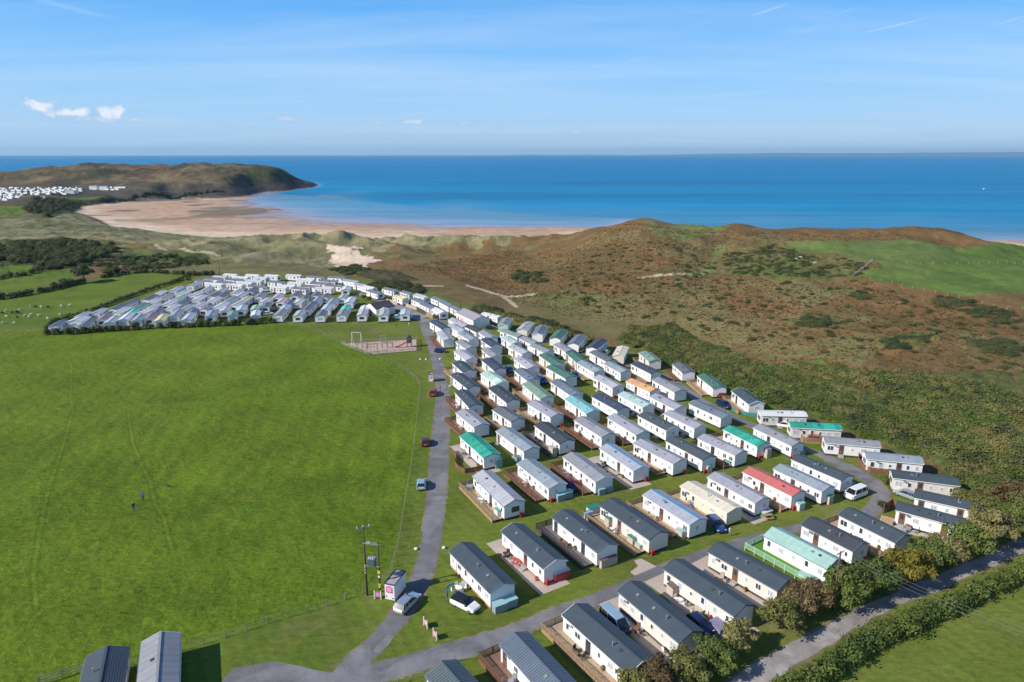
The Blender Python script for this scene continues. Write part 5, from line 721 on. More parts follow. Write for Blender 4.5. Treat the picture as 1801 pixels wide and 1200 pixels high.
for row, items in CARS_NEAR:
    for t in items:
        c = mk(t, row, len(items)); wd = WORD[c['roof']]; rw = ROWS[row]
        pos = {'on the outer side of the loop road': ordw(c['i'])+' going clockwise', 'in the back row against the scrub': ordw(c['i'])+' from the left'}.get(row, ordw(c['i'])+' from the left')
        lab = '%s-roofed static caravan, %s, %s' % (wd, pos, rw)
        wallw = {'cream': 'cream', 'creamwall': 'cream', 'mintwall': 'mint-walled'}.get(c['wall'], 'white')
        caravan(c, True, (wallw+' '+lab), 'static caravans in the near park')
        a = math.radians(c['a']); ex = c['ex']; L, w = c['L'], c['w']
        if 'deck=' in ex:
            k = ex.split('deck=')[1].split()[0]
            deck(c['x'], c['y'], a, L, w, k, '%s deck of %s-roofed caravan, %s, %s' % ({'brown': 'brown', 'tan': 'tan', 'charcoal': 'black', 'green': 'mint railed'}[k], wd, pos, rw), ext=1.8 if L > 9.5 else .5)
        if ('deck=' in ex or 'pave' in ex) and math.hypot(c['x'], c['y']) < 160 and 'green' not in ex: SITOUT.append((c['x'], c['y'], a, L, w, .42 if 'deck=' in ex else .02, ('%s deck' % ex.split('deck=')[1].split()[0].replace('charcoal', 'black')) if 'deck=' in ex else 'paving', wd, pos, rw))
        if 'deckf' in ex:
            deck(c['x'], c['y'], a, L*.5, w, 'tan', 'low orange-brown terrace before the emerald-roofed caravan beside the orange car', ext=.5)
        if 'pave' in ex:
            ca, sa = math.cos(a), math.sin(a); P = [(-L/2-2.2, -w/2-1.7), (L/2+1.7, -w/2-1.7), (L/2+1.7, w/2-.4 if L > 11 else 0), (-L/2-2.2, w/2-1.2)]
            flat('patio_paving', [(c['x']+p[0]*ca-p[1]*sa, c['y']+p[0]*sa+p[1]*ca) for p in P], .02, PAVE)
        # gas bottles stand at the near gable
        if math.hypot(c['x'], c['y']) < 172 and rnd.random() < .62:
            ca, sa = math.cos(a), math.sin(a)
            def gb():
                b = MB(); pr = [(.0, .0), (.15, 0), (.16, .1), (.16, .75), (.10, .88), (.05, .9), (.05, 1.0), (0, 1.0)]; n = 9; vs = []; fs = []
                for r, z in pr: vs += [(r*math.cos(2*math.pi*k/n), r*math.sin(2*math.pi*k/n), z) for k in range(n)]
                for j in range(len(pr)-1):
                    for k in range(n): fs.append((j*n+k, j*n+(k+1) % n, (j+1)*n+(k+1) % n, (j+1)*n+k))
                b.add(vs, fs); return b.mesh('gas_bottle', True)
            s0 = -w/2+.35 if rnd.random() < .6 else w/2-.9
            for kk in range(2):
                lx, ly = L/2+.28, s0+kk*.42
                o = link('gas_bottle', cached('gb', gb), mat('bottle_red', (.50,.03,.03), .45), None, (c['x']+lx*ca-ly*sa, c['y']+lx*sa+ly*ca, 0))
                tag(o, 'red gas bottle by %s-roofed caravan, %s, %s' % (wd, pos, rw), 'gas bottle', 'gas bottles of the caravan %s, %s' % (pos, rw))
FROWS = {'along the far field hedge': 'line along field hedge', 'in the second line in from the field hedge': 'second line from field hedge', 'in the third line in from the field hedge': 'third line from field hedge', 'in the fourth line in from the field hedge': 'fourth line from field hedge', 'in the fifth line in from the field hedge': 'fifth line from field hedge',
 'behind the front hedge': 'right behind front hedge', 'in the staggered block facing the playing field': 'staggered block by playing field', 'in the back line facing the dunes': 'back line facing dunes', 'in the second line from the dunes': 'second line from dunes', 'in the third line from the dunes': 'third line from dunes', 'in the line nearest the staggered block': 'fourth line from dunes', 'along the site road by the bracken': 'line between road and bracken'}
for row, items in CARS_FAR:
    for t in items:
        c = mk(t, row, len(items)); wd = WORD[c['roof']]
        lab = '%s-roofed far-park caravan, %s from left, %s' % (wd, ordw(c['i']), FROWS[row])
        caravan(c, False, lab, 'static caravans in the far park')

# ------------------------------------------------------------------ special buildings
def house(name, lab, cat, x, y, a, L, w, he, rise, wm, rm, parts):
    root = empty(name, (x, y, 0), a); tag(root, lab, cat)
    link('wall', shell_mesh(L, w, he, rise, 0), wm, root); link('roof', roof_mesh(L, w, he, rise, 'flat'), rm, root)
    for p in parts:
        if p[0] == 'w': window(root, p[1], p[2], p[3], p[4], p[5], p[6], True, GLASS)
        else: door(root, p[1], p[2], p[3], DOORD, 0.02)
    return root
WHITE = mat('white_render', (.80,.78,.74), .7, var=.04)
BL = {'block': (-14.39, 243.14, -1.067, 14.6, 6.5, 3.1, 1.3), 'club': (-51.59, 260.23, -2.395, 8.5, 8.25, 2.8, 1.8)}
h = house('shower_block', 'long white block with mauve-grey roof and pink wall panels beyond the caravans', 'building', *BL['block'], WHITE, mat('mauve_roof', (.30,.27,.30), .7, var=.1), [('w', 3, -BL['block'][4]/2, 1.9, 0, .9, .6), ('w', 5, -BL['block'][4]/2, 1.9, 0, .9, .6), ('d', -5.6, -BL['block'][4]/2, 0)])
b = MB(); b.box(-3.6, -.2, -.03, 0, .3, 2.2); b.build('pink_panel', mat('pink_wall', (.70,.36,.42), .7), h, loc=(-.5, -BL['block'][4]/2, 0))
house('clubhouse', 'white gabled building with black-brown roof in the far park', 'building', *BL['club'], WHITE, mat('black_roof', (.06,.05,.055), .8, var=.1), [('w', -2.5, -BL['club'][4]/2, 1.7, 0, 1.2, .8), ('d', 0.6, -BL['club'][4]/2, 0), ('d', BL['club'][3]/2, .5, math.pi/2), ('w', BL['club'][3]/2, -1.6, 1.6, math.pi/2, .9, .8)])
# walled yard with parked things behind the block
def fence_panels(name, lab, cat, pts, h, m, seg=2.0, solid=True, group=None, posts=True):
    root = empty(name, (pts[0][0], pts[0][1], 0)); tag(root, lab, cat, group); ox, oy = pts[0]
    for (x0, y0), (x1, y1) in zip(pts[:-1], pts[1:]):
        d = math.hypot(x1-x0, y1-y0); n = max(1, round(d/seg)); a = math.atan2(y1-y0, x1-x0); ln = d/n
        for i in range(n):
            def pm(ln=ln):
                b = MB()
                if solid:
                    k = max(3, int(ln/.3))
                    for j in range(k): b.box(.05+(ln-.1)*j/k+.01, .05+(ln-.1)*(j+1)/k-.01, -.015+.012*(j % 2), .015+.012*(j % 2), .05, h)
                else:
                    for z in (.35, .75, 1.1):
                        if z < h+.1: b.box(0.05, ln-.05, -.02, .02, z-.05, z+.05)
                return b.mesh('panel')
            link('panel', cached(('fp', round(ln, 1), h, solid), pm), m, root, (x0+(x1-x0)*i/n-ox, y0+(y1-y0)*i/n-oy, 0), a)
            if posts: link('post', cached(('fpost', h), lambda: (lambda b: (b.box(-.05, .05, -.05, .05, 0, h+.12), b.mesh('post'))[1])(MB())), m, root, (x0+(x1-x0)*i/n-ox, y0+(y1-y0)*i/n-oy, 0), a)
    return root
for nm, lab, pts, hgt, mk_, solid in [('yard_fence', 'dark close-boarded fence round the yard beside the pink-walled block', [(-13.06, 239.43), (-8.83, 241.99), (-3.72, 248.18)], 1.8, 'dark', True), ('panel_fence', 'black panel fence below the navy-roofed caravans at the road bend', [(-37.96, 265.53), (-33.58, 257.54)], 1.6, 'dark', True), ('panel_fence', 'pale pinkish panel fence along the site road before a navy roof', [(-43.21, 271.83), (-37.89, 265.01)], 1.5, 'pink', True), ('panel_fence', 'pale pinkish panel fence in front of the orange-roofed caravan in the far park', [(-52.86, 281.82), (-47.21, 275.08)], 1.4, 'pink', True), ('panel_fence', 'golden timber screen fence by the pale caravan at the road bend', [(-33.01, 254.66), (-29.98, 250.92), (-29.2, 253.72)], 1.6, 'tan', True), ('mesh_fence', 'teal mesh fence on the grass beside the dark blue car', [(53.25, 154.99), (55.71, 152.01), (58.72, 150.56)], 0.9, 'teal', True), ('garden_fence', 'curved dark brown fence round the patio of the emerald-roofed caravan by the lane', [(-12.66, 131.42), (-11.31, 127.84), (-11.4, 124.68), (-10.43, 122.4), (-9.14, 121.41), (-6.96, 122.15), (-5.02, 123.91)], 1.1, 'brown', True), ('garden_fence', 'curved brown fence in front of the blue-grey-roofed caravan outside the road bend', [(71.22, 129.19), (69.65, 125.98), (69.05, 123.15), (69.74, 121.41), (73.32, 120.44)], 1.3, 'brown', True), ('panel_fence', 'brown panel screen on the patio below the road bend at the right', [(64.28, 106.13), (66.81, 108.11), (67.2, 107.71)], 1.7, 'brown', True), ('panel_fence', 'low tan panel fence near the palm by the slate-roofed caravan at right', [(62.5, 103.1), (63.63, 101.83)], 1.2, 'tan', True), ('rail_fence', 'bottom left timber rails beside the dark metal roof', [(-55.28, 66.4), (-53.42, 67.65), (-51.53, 68.77)], 1.1, 'grey', False)]:
    fence_panels(nm, lab, 'fence', pts, hgt, {'dark': mat('fence_dark', (.07,.07,.075), .85), 'brown': WOOD['brown'], 'tan': WOOD['tan'], 'grey': mat('weathered_wood', (.30,.25,.20), .9, var=.15, vscale=3), 'teal': mat('teal_mesh', (.05,.22,.22), .8), 'pink': mat('pink_fence', (.50,.36,.30), .85)}[mk_], solid=solid)

# ------------------------------------------------------------------ post and wire fences
WIRE = mat('fence_wire', (.30,.30,.29), .6)
POSTM = mat('fence_post', (.27,.23,.18), .9, var=.15, vscale=5)
def wire_fence(lab, pts, sp, hgt=1.15, r=.055, zf=None, wires=3):
    P = smooth_line(pts, 6); d = [0]
    for a, b in zip(P[:-1], P[1:]): d.append(d[-1]+math.dist(a, b))
    n = max(1, int(d[-1]/sp)); Q = []
    j = 0
    for k in range(n+1):
        s = d[-1]*k/n
        while j < len(d)-2 and d[j+1] < s: j += 1
        t = (s-d[j])/max(d[j+1]-d[j], 1e-6); x = P[j][0]+(P[j+1][0]-P[j][0])*t; y = P[j][1]+(P[j+1][1]-P[j][1])*t
        z = float(terrain(np.array([x]), np.array([y]))[0]) if zf else 0.0
        Q.append(Vector((x, y, z)))
    root = empty('wire_fence', Q[0]); tag(root, lab, 'fence')
    def pm():
        b = MB(); b.bar((0,0,-.2), (0,0,hgt), r, 6); return b.mesh('post')
    for q in Q: link('post', cached(('wp', r, hgt), pm), POSTM, root, q-Q[0], rnd.random()*3)
    w = MB()
    for a, b in zip(Q[:-1], Q[1:]):
        for k in range(wires): z = hgt*(.35+.6*k/(max(wires-1, 1))); w.beam(a-Q[0]+Vector((0,0,z)), b-Q[0]+Vector((0,0,z)), .012, .012)
    if wires: w.build('wire', WIRE, root)
for lab, pts, sp, hh, r, zf, wr in [('long post and wire fence between the big field and the tarmac lane', [(-42.96, 201.28), (-35.54, 193.6), (-29.05, 183.82), (-24.99, 174.91), (-23.74, 164.19), (-22.24, 148.77), (-21.28, 138.83), (-19.88, 122.15), (-19.28, 112.89), (-18.56, 102.92), (-18.12, 95.99), (-18.05, 91.29), (-17.95, 88.66), (-18.28, 86.7), (-19.24, 84.81), (-20.63, 84.02), (-23.09, 82.48), (-26.49, 80.38), (-30.51, 78.36), (-34.86, 75.77), (-38.44, 73.73), (-40.77, 72.48), (-43.03, 71.28), (-46.08, 69.71)], 2.6, 1.15, 0.06, False, 3), ('thin wire fence from the front hedge to the playground corner', [(-87.77, 246.38), (-76.19, 239.43), (-67.57, 230.45), (-58.62, 218.46), (-56.05, 215.65)], 3.0, 1.1, 0.05, False, 3), ('post fence along the lower edge of the hilltop pasture', [(138.9, 269.6), (145.4, 261.2), (149.6, 252.7), (153.9, 245.5), (159.5, 234.8), (163.5, 223.1), (168.9, 220.5)], 4.0, 1.2, 0.1, True, 0), ('post fence crossing the hilltop pasture', [(154.9, 288.1), (167.6, 285.8), (183.1, 287.6), (200.2, 291.4), (227.7, 302.1)], 5.5, 1.2, 0.1, True, 0), ('pale timber fence stepping down from the hilltop pasture corner', [(137.3, 271.9), (142.8, 277.8), (154.2, 290.6)], 1.2, 1.3, 0.12, True, 5), ('short post fence beside the teal-grey roof at the bottom edge', [(-13.36, 66.48), (-11.28, 67.38), (-9.9, 68.21), (-7.0, 70.2)], 3.0, 1.1, 0.06, False, 2)]: wire_fence(lab, pts, sp, hh, r, zf, wr)
# ------------------------------------------------------------------ vehicles
TYRE = mat('tyre', (.02,.02,.02), .85); RIM = mat('alloy', (.45,.46,.48), .35, metal=.8); CGL = mat('car_glass', (.012,.016,.02), .05, spec=.9); LAMP = mat('head_lamp', (.75,.78,.80), .15); TAIL = mat('tail_lamp', (.45,.01,.01), .2)
PLATE = mat('number_plate', (.72,.62,.08), .5); PLASTIC = mat('black_plastic', (.03,.03,.03), .6)
CARP = {  # half-outline from rear to front: (x, z of bonnet/waist line, z of roof line or None, half width)
 'suv': dict(L=4.3, W=1.80, H=1.60, waist=1.02, bon=1.02, xr=(-2.02, -1.62, .30, 1.02), wr=.35),
 'estate': dict(L=4.65, W=1.83, H=1.50, waist=.95, bon=.92, xr=(-2.18, -1.72, .25, 1.10), wr=.33),
 'hatch': dict(L=4.0, W=1.74, H=1.46, waist=.93, bon=.88, xr=(-1.88, -1.40, .20, .98), wr=.31),
 'van': dict(L=4.9, W=1.92, H=1.95, waist=1.15, bon=1.10, xr=(-2.38, -2.26, 1.05, 1.78), wr=.34),
 'camper': dict(L=5.2, W=2.0, H=2.35, waist=1.2, bon=1.15, xr=(-2.52, -2.42, 1.35, 1.95), wr=.34)}
def loft(secs, m0=0):
    vs = []; fs = []; n = len(secs[0])
    for s in secs: vs += s
    for i in range(len(secs)-1):
        for j in range(n): fs.append((i*n+j, i*n+(j+1) % n, (i+1)*n+(j+1) % n, (i+1)*n+j))
    fs.append(tuple(range(n-1, -1, -1))); fs.append(tuple((len(secs)-1)*n+j for j in range(n)))
    return vs, fs
def body_mesh(k):
    p = CARP[k]; L, W = p['L'], p['W']; b = MB(); x0 = -L/2; h = W/2; wz = p['waist']; bz = p['bon']; xa, xb, xc, xd = p['xr']
    st = [(x0, .42, wz*.80, .86), (x0+.12, .30, wz*.97, .95), (xa+.1, .26, wz, 1.0), (xb+.3, .24, wz, 1.0), (0, .24, wz, 1.0), (xd-.1, .24, wz*.99, 1.0), (xd+.25, .25, bz*.985, .99), (L/2-.45, .26, bz*.86 if k != 'van' else bz*.9, .95), (L/2-.12, .30, bz*.76, .88), (L/2, .40, bz*.62, .78)]
    secs = []
    for x, zl, zt, f in st:
        y = h*f
        secs.append([(x, -y*.90, zl), (x, -y, zl+.12), (x, -y, (zl+zt)/2+.05), (x, -y*.95, zt-.06), (x, -y*.84, zt), (x, y*.84, zt), (x, y*.95, zt-.06), (x, y, (zl+zt)/2+.05), (x, y, zl+.12), (x, y*.90, zl)])
    v, f = loft(secs); b.add(v, [tuple(reversed(q)) for q in f]); return b.mesh('body')
def cabin_mesh(k, roof=False):
    p = CARP[k]; h = p['W']/2; wz = p['waist']-.01; H = p['H']; xa, xb, xc, xd = p['xr']; b = MB()
    if not roof:
        secs = []
        for x, xt in ((xa, xb), (xb, xb+.12), (0, 0), (xc+.1, xc), (xd, xc+.02)):
            pass
        lo = [(xa, -h*.90), (xd, -h*.86), (xd, h*.86), (xa, h*.90)]; up = [(xb, -h*.74), (xc, -h*.72), (xc, h*.72), (xb, h*.74)]
        b.add([(x, y, wz) for x, y in lo]+[(x, y, H-.045) for x, y in up], [(3,2,1,0), (4,5,6,7), (0,1,5,4), (1,2,6,5), (2,3,7,6), (3,0,4,7)])
        return b.mesh('windows')
    o = .03; n = 5; secs = []
    for x, f, dz in ((xb-.06, .70, -.03), (xb+.15, .765, 0), ((xb+xc)/2, .775, .02), (xc-.1, .755, 0), (xc+.07, .70, -.035)):
        secs.append([(x, -h*f, H-.07+dz), (x, -h*f*.8, H-.012+dz), (x, h*f*.8, H-.012+dz), (x, h*f, H-.07+dz)])
    v, f = loft(secs); b.add(v, [tuple(reversed(q)) for q in f])
    for s in (-1, 1):   # pillars
        for (xl, xu) in ((xa+.02, xb), (xd-.02, xc), ((xa+xd)/2-.15, (xb+xc)/2-.12), (xa+.62, xb+.42)):
            b.beam((xl, s*h*.895, wz), (xu, s*h*.745, H-.06), .05, .07)
    return b.mesh('roof')
def wheel_mesh(r):
    b = MB(); b.bar((0, -.10, 0), (0, .10, 0), r, 14); return b.mesh('wheel')
def rim_mesh(r):
    b = MB(); b.bar((0, -.112, 0), (0, .112, 0), r*.62, 10); return b.mesh('rim')
def boxm(key, *a): return cached(key, lambda: (lambda b: (b.box(*a), b.mesh(key))[1])(MB()))
def car(kind, x, y, hd, paint, lab, roof=None, group=None, z=0):
    p = CARP[kind]; root = empty('parked_car' if kind not in ('van', 'camper') else 'van', (x, y, z), hd); tag(root, lab, 'van' if kind in ('van', 'camper') else 'car', group)
    link('body', cached(('cb', kind), lambda: body_mesh(kind)), paint, root); link('windows', cached(('cw', kind), lambda: cabin_mesh(kind)), CGL, root); link('roof', cached(('cr', kind), lambda: cabin_mesh(kind, True)), roof or paint, root)
    for sx, sy in ((1,1), (1,-1), (-1,1), (-1,-1)):
        wh = link('wheel', cached(('wh', p['wr']), lambda: wheel_mesh(p['wr'])), TYRE, root, (sx*p['L']*.305, sy*(p['W']/2-.115), p['wr'])); link('rim', cached(('ri', p['wr']), lambda: rim_mesh(p['wr'])), RIM, wh, (0, 0, 0))
    hh = p['W']/2
    for s in (-1, 1):
        link('headlight', boxm('headlight', -.09, .05, -.17, .17, -.07, .07), LAMP, root, (p['L']/2-.14, s*hh*.68, p['bon']*.70))
        link('tail_light', boxm('tail_light', -.04, .06, -.12, .12, -.13, .13), TAIL, root, (-p['L']/2+.06, s*hh*.78, p['waist']*.80))
        link('mirror', boxm('mirror', -.07, .07, -.10, .10, -.07, .07), roof or paint, root, (p['xr'][3]-.18, s*(hh+.04), p['waist']+.06))
    link('number_plate', boxm('number_plate', -.015, .015, -.26, .26, -.055, .055), PLATE, root, (-p['L']/2-.005, 0, .62))
    link('bumper', boxm('bumper'+kind, -.06, .06, -hh*.82, hh*.82, -.09, .09), PLASTIC, root, (p['L']/2-.04, 0, .36)); return root
def paint(name, c, metal=.3): return mat('paint_'+name, c, .32, metal=metal, coat=.6)
PAINT = {'silver': paint('silver', (.50,.54,.58), .6), 'white': paint('white', (.80,.79,.77), 0), 'black': paint('black', (.02,.02,.025)), 'orange': paint('orange', (.42,.10,.03)), 'red': paint('red', (.38,.02,.03)), 'maroon': paint('maroon', (.16,.015,.03)),
 'blue': paint('blue', (.02,.07,.22)), 'navy': paint('navy', (.012,.03,.09)), 'sky': paint('sky', (.36,.50,.60), .3), 'turq': paint('turq', (.12,.42,.48), 0), 'dark': paint('dark', (.03,.035,.045))}
for kind, x, y, hd, pc, rc, lab in [('estate', -14.37, 80.99, 1.1, 'silver', None, 'silver estate car driving up the lane past the white cabin'), ('suv', -6.44, 80.74, -0.639, 'white', 'black', 'white compact car with black roof on the grass by the feather banner'), ('van', 62.31, 112.03, -2.596, 'white', None, 'white camper van parked inside the road bend at right'), ('hatch', 71.4, 112.03, 2.23, 'silver', None, 'silver hatchback outside the road bend between slate-roofed caravans'), ('hatch', 61.82, 144.98, 2.718, 'white', None, 'white car nosed beside the emerald-roofed caravan at the loop road'), ('suv', 65.89, 136.38, -0.364, 'orange', None, 'burnt orange car parked before the emerald-roofed cream caravan'), ('hatch', 52.89, 164.62, 2.886, 'red', None, 'red car at the end of the dark green-roofed caravan on the outer loop'), ('suv', 52.13, 157.69, -1.148, 'navy', None, 'dark blue car on grass between the red car and timber terrace'), ('hatch', 11.19, 115.54, -1.261, 'navy', 'maroon', 'dark blue car with maroon roof in shade between second-row caravans'), ('estate', 34.02, 101.65, -1.408, 'blue', None, 'dark blue car in shade beside the person in a white top'), ('hatch', -18.56, 135.48, 1.667, 'maroon', None, 'maroon car on the verge left of the lane above the pale blue car'), ('hatch', -16.92, 115.99, 1.669, 'sky', None, 'pale blue car on the verge left of the lane, lowest of the verge cars'), ('suv', -20.39, 166.76, 1.607, 'red', None, 'red car on the verge beside the person walking up the lane'), ('hatch', -22.4, 205.66, 0.0, 'navy', None, 'dark car beside the lane near the top left caravans'), ('hatch', -4.44, 218.46, -1.215, 'blue', None, 'blue car among the ninth row caravans, the farthest of the blue ones'), ('hatch', -0.73, 185.92, -1.201, 'blue', None, 'blue car beside the navy-roofed caravan in the seventh row'), ('suv', 8.13, 176.34, -1.264, 'blue', None, 'blue car beside the slate-blue-roofed caravan in the sixth row'), ('hatch', 17.99, 180.76, -1.276, 'blue', None, 'blue car at the near end of the dark green roof, sixth row'), ('hatch', -7.38, 235.27, 0.0, 'dark', None, 'dark car on grass below the fenced yard'), ('hatch', 22.11, 206.3, 1.022, 'dark', None, 'dark car between two caravans of the back row'), ('hatch', 29.29, 203.76, 1.118, 'white', None, 'white car between the navy and cream roofs of the back row'), ('camper', -40.29, 250.92, 0.0, 'turq', 'sky', 'turquoise camper van parked on the edge of the playing field'), ('hatch', -56.1, 287.68, 1.057, 'turq', None, 'turquoise car beside the navy-roofed caravan in the far park'), ('van', -108.64, 297.55, 0.422, 'white', None, 'white van by itself on the far park road'), ('hatch', -43.23, 251.84, 0.917, 'white', None, 'white car just left of the turquoise camper van'), ('hatch', -94.36, 257.54, 0.48, 'white', None, 'white car behind the front hedge of the far park'), ('hatch', -94.72, 264.5, 1.069, 'dark', None, 'dark car behind the front hedge beside an orange-flanked caravan'), ('van', 13.54, 76.88, -1.045, 'dark', 'sky', 'dark van with white and blue roof between two slate-roofed caravans'), ('hatch', 24.7, 76.54, -1.125, 'navy', None, 'navy car mostly hidden behind a slate roof near the purple tub cover'), ('hatch', -11.21, 239.43, -0.777, 'black', None, 'black car inside the yard beside the pink-walled block')]:
    car(kind, x, y, hd, PAINT[pc], lab, PAINT[rc] if rc else None)

# ------------------------------------------------------------------ people, dog, sheep
SKIN = mat('skin', (.50,.28,.19), .6)
def person_mesh(stride, arm, hgt=1.74):
    me = bpy.data.meshes.new('body'); s = hgt/1.74
    V = [(0,0,.96), (0,0,1.16), (0,.0,1.40), (0,0,1.50), (.015,0,1.63), (.01,0,1.72),
         (0,.10,.93), (.16*stride,.11,.52), (.30*stride-.06*abs(stride),.11,.09), (.30*stride+.13,.12,.04),
         (0,-.10,.93), (-.10*stride+.06,-.11,.50), (-.34*stride,-.11,.10), (-.34*stride+.15,-.12,.04),
         (0,.19,1.40), (-.12*arm,.24,1.14), (.02-.16*arm+.10*abs(arm),.24,.92), (.04-.16*arm+.12*abs(arm),.23,.82),
         (0,-.19,1.40), (.14*arm,-.24,1.15), (.26*arm+.05,-.22,.95), (.31*arm+.06,-.21,.86)]
    E = [(0,1),(1,2),(2,3),(3,4),(4,5),(0,6),(6,7),(7,8),(8,9),(0,10),(10,11),(11,12),(12,13),(2,14),(14,15),(15,16),(16,17),(2,18),(18,19),(19,20),(20,21)]
    Rr = [(.13,.16),(.12,.15),(.12,.17),(.055,.055),(.085,.075),(.07,.065),(.095,.09),(.065,.065),(.045,.045),(.04,.045),(.095,.09),(.065,.065),(.045,.045),(.04,.045),(.06,.06),(.045,.045),(.035,.035),(.035,.03),(.06,.06),(.045,.045),(.035,.035),(.035,.03)]
    me.from_pydata([(a*s, b*s, c*s) for a, b, c in V], E, []); o = bpy.data.objects.new('tmp', me); COL.objects.link(o)
    md = o.modifiers.new('s', 'SKIN'); md.use_smooth_shade = True
    for sv, r in zip(me.skin_vertices[0].data, Rr): sv.radius = (r[0]*s, r[1]*s)
    me.skin_vertices[0].data[0].use_root = True
    o.modifiers.new('d', 'SUBSURF').levels = 1
    dg = bpy.context.evaluated_depsgraph_get(); m2 = bpy.data.meshes.new_from_object(o.evaluated_get(dg)); bpy.data.objects.remove(o); return m2
def person(x, y, z, hd, shirt, legs, hair, stride, arm, lab, hgt=1.74, group=None, bag=None):
    me = person_mesh(stride, arm, hgt); s = hgt/1.74
    for m in (shirt, legs, SKIN, hair, PLASTIC): me.materials.append(m)
    for p in me.polygons:
        c = p.center; zz = c.z/s; k = 0
        if zz > 1.49: k = 3 if (zz > 1.655 or c.x/s < -.025) else 2
        elif zz < .09: k = 4
        elif zz < .97 and abs(c.y/s) < .195: k = 1
        elif zz < .90: k = 2
        p.material_index = k
    root = empty('person', (x, y, z), hd); tag(root, lab, 'person', group); o = bpy.data.objects.new('body', me); COL.objects.link(o); o.parent = root
    f = MB(); f.box(.085*s, .115*s, -.012, .012, 1.60*s, 1.635*s); f.build('nose', SKIN, root)
    e = MB(); e.box(.088*s, .10*s, .02, .036, 1.64*s, 1.652*s); e.box(.088*s, .10*s, -.036, -.02, 1.64*s, 1.652*s); e.build('eyes', PLASTIC, root)
    return root
CL = {k: mat('cloth_'+k, c, .9) for k, c in {'blue': (.03,.16,.55), 'navy': (.02,.03,.07), 'black': (.02,.02,.02), 'white': (.75,.75,.75), 'jeans': (.05,.08,.16), 'grey': (.2,.2,.2), 'blond': (.40,.28,.12), 'brown': (.06,.03,.015), 'greyhair': (.45,.43,.40), 'red': (.5,.05,.04)}.items()}
for x, y, z, hd, sh, lg, hr, stv, arm, hgt, lab in [(-65.88, 106.91, 0, 1.9, 'navy', 'jeans', 'greyhair', 0.5, 1, 1.74, 'person in dark top and jeans walking in the big field'), (-66.08, 110.45, 0, 1.7, 'blue', 'navy', 'brown', 0.45, 1, 1.76, 'person in a bright blue jacket walking in the big field'), (-18.89, 169.4, 0, 1.4, 'grey', 'jeans', 'brown', 0.5, 1, 1.72, 'person in grey walking up the lane beside the red car'), (35.43, 98.83, 0, -1.2, 'white', 'grey', 'brown', 0.4, 1, 1.74, 'person in a white top by the dark blue car in shade'), (-41.44, 236.92, 0, 0.5, 'black', 'navy', 'brown', 0.2, 1, 1.76, 'person in black standing on the playing field'), (-37.45, 240.28, 0, 0.5, 'white', 'white', 'blond', 0.3, 1, 1.2, 'small child in white on the playing field'), (-416.39, 964.55, -24.61, 1.0, 'black', 'navy', 'brown', 0.4, 1, 1.75, 'person in dark clothes far out on the wet sand'), (-332.45, 810.0, -24.28, 1.0, 'black', 'navy', 'brown', 0.4, 1, 1.75, 'person in dark clothes on the sand near the long pool'), (-201.3, 753.58, -23.98, 1.0, 'black', 'navy', 'brown', 0.4, 1, 1.75, 'person in dark clothes on the sand behind the dune crest'), (-500.18, 971.76, -24.45, 1.0, 'black', 'navy', 'brown', 0.4, 1, 1.75, 'person in dark clothes on the sand at the head of the bay')]:
    person(x, y, z, hd, CL[sh], CL[lg], CL[hr], stv, arm, lab, hgt)
def quadruped(name, s, coat, head, lab, cat, x, y, z, hd, graze, fat=1.0, group=None, key=None):
    def mk_():
        me = bpy.data.meshes.new('body'); nk = (.62, 0, .40) if graze else (.70, 0, .92); hd_ = (.74, 0, .14) if graze else (.86, 0, .95)
        V = [(-.42,0,.68),(-.15,0,.70),(.15,0,.69),(.42,0,.70),nk,hd_, (-.46,.12,.50),(-.54,.12,.26),(-.48,.12,.02), (-.46,-.12,.50),(-.54,-.12,.26),(-.44,-.12,.02), (.40,.12,.46),(.41,.12,.24),(.42,.12,.02), (.40,-.12,.46),(.43,-.12,.24),(.38,-.12,.02), (-.58,0,.66),(-.68,0,.48)]
        E = [(0,1),(1,2),(2,3),(3,4),(4,5),(0,6),(6,7),(7,8),(0,9),(9,10),(10,11),(3,12),(12,13),(13,14),(3,15),(15,16),(16,17),(0,18),(18,19)]
        R = [.20*fat,.23*fat,.24*fat,.22*fat,.11*fat,.075,.09,.05,.035,.09,.05,.035,.07,.045,.035,.07,.045,.035,.04,.03]
        me.from_pydata([(a*s, b*s, c*s) for a, b, c in V], E, []); o = bpy.data.objects.new('tmp', me); COL.objects.link(o); md = o.modifiers.new('s', 'SKIN'); md.use_smooth_shade = True
        for sv, r in zip(me.skin_vertices[0].data, R): sv.radius = (r*s, r*s)
        me.skin_vertices[0].data[2].use_root = True; o.modifiers.new('d', 'SUBSURF').levels = 1
        dg = bpy.context.evaluated_depsgraph_get(); m2 = bpy.data.meshes.new_from_object(o.evaluated_get(dg)); bpy.data.objects.remove(o); return m2
    o = link(name, cached(key or (name, graze), mk_), coat, None, (x, y, z), hd); tag(o, lab, cat, group)
    hx, hz = (.74, .14) if graze else (.86, .95)
    b = MB(); b.bar(((hx-.02)*s, 0, hz*s), ((hx+.12)*s, 0, (hz-.05)*s), .05*s, 6, .03*s); b.build('muzzle', head, o)
    e = MB()
    for q in (-1, 1): e.box((hx-.06)*s, (hx-.02)*s, (q*.09-.03)*s, (q*.09+.03)*s, (hz+.05)*s, (hz+.09)*s)
    e.build('ears', head, o); return o
WOOL = mat('wool', (.66,.62,.52), .95); WOOLD = mat('dark_wool', (.05,.045,.04), .95)
quadruped('dog', .62, WOOLD, mat('dog_muzzle', (.10,.08,.06), .8), 'black dog running in the big field beside the two walkers', 'dog', -64.33, 115.76, 0, 3.0, False, .8, key='dog')
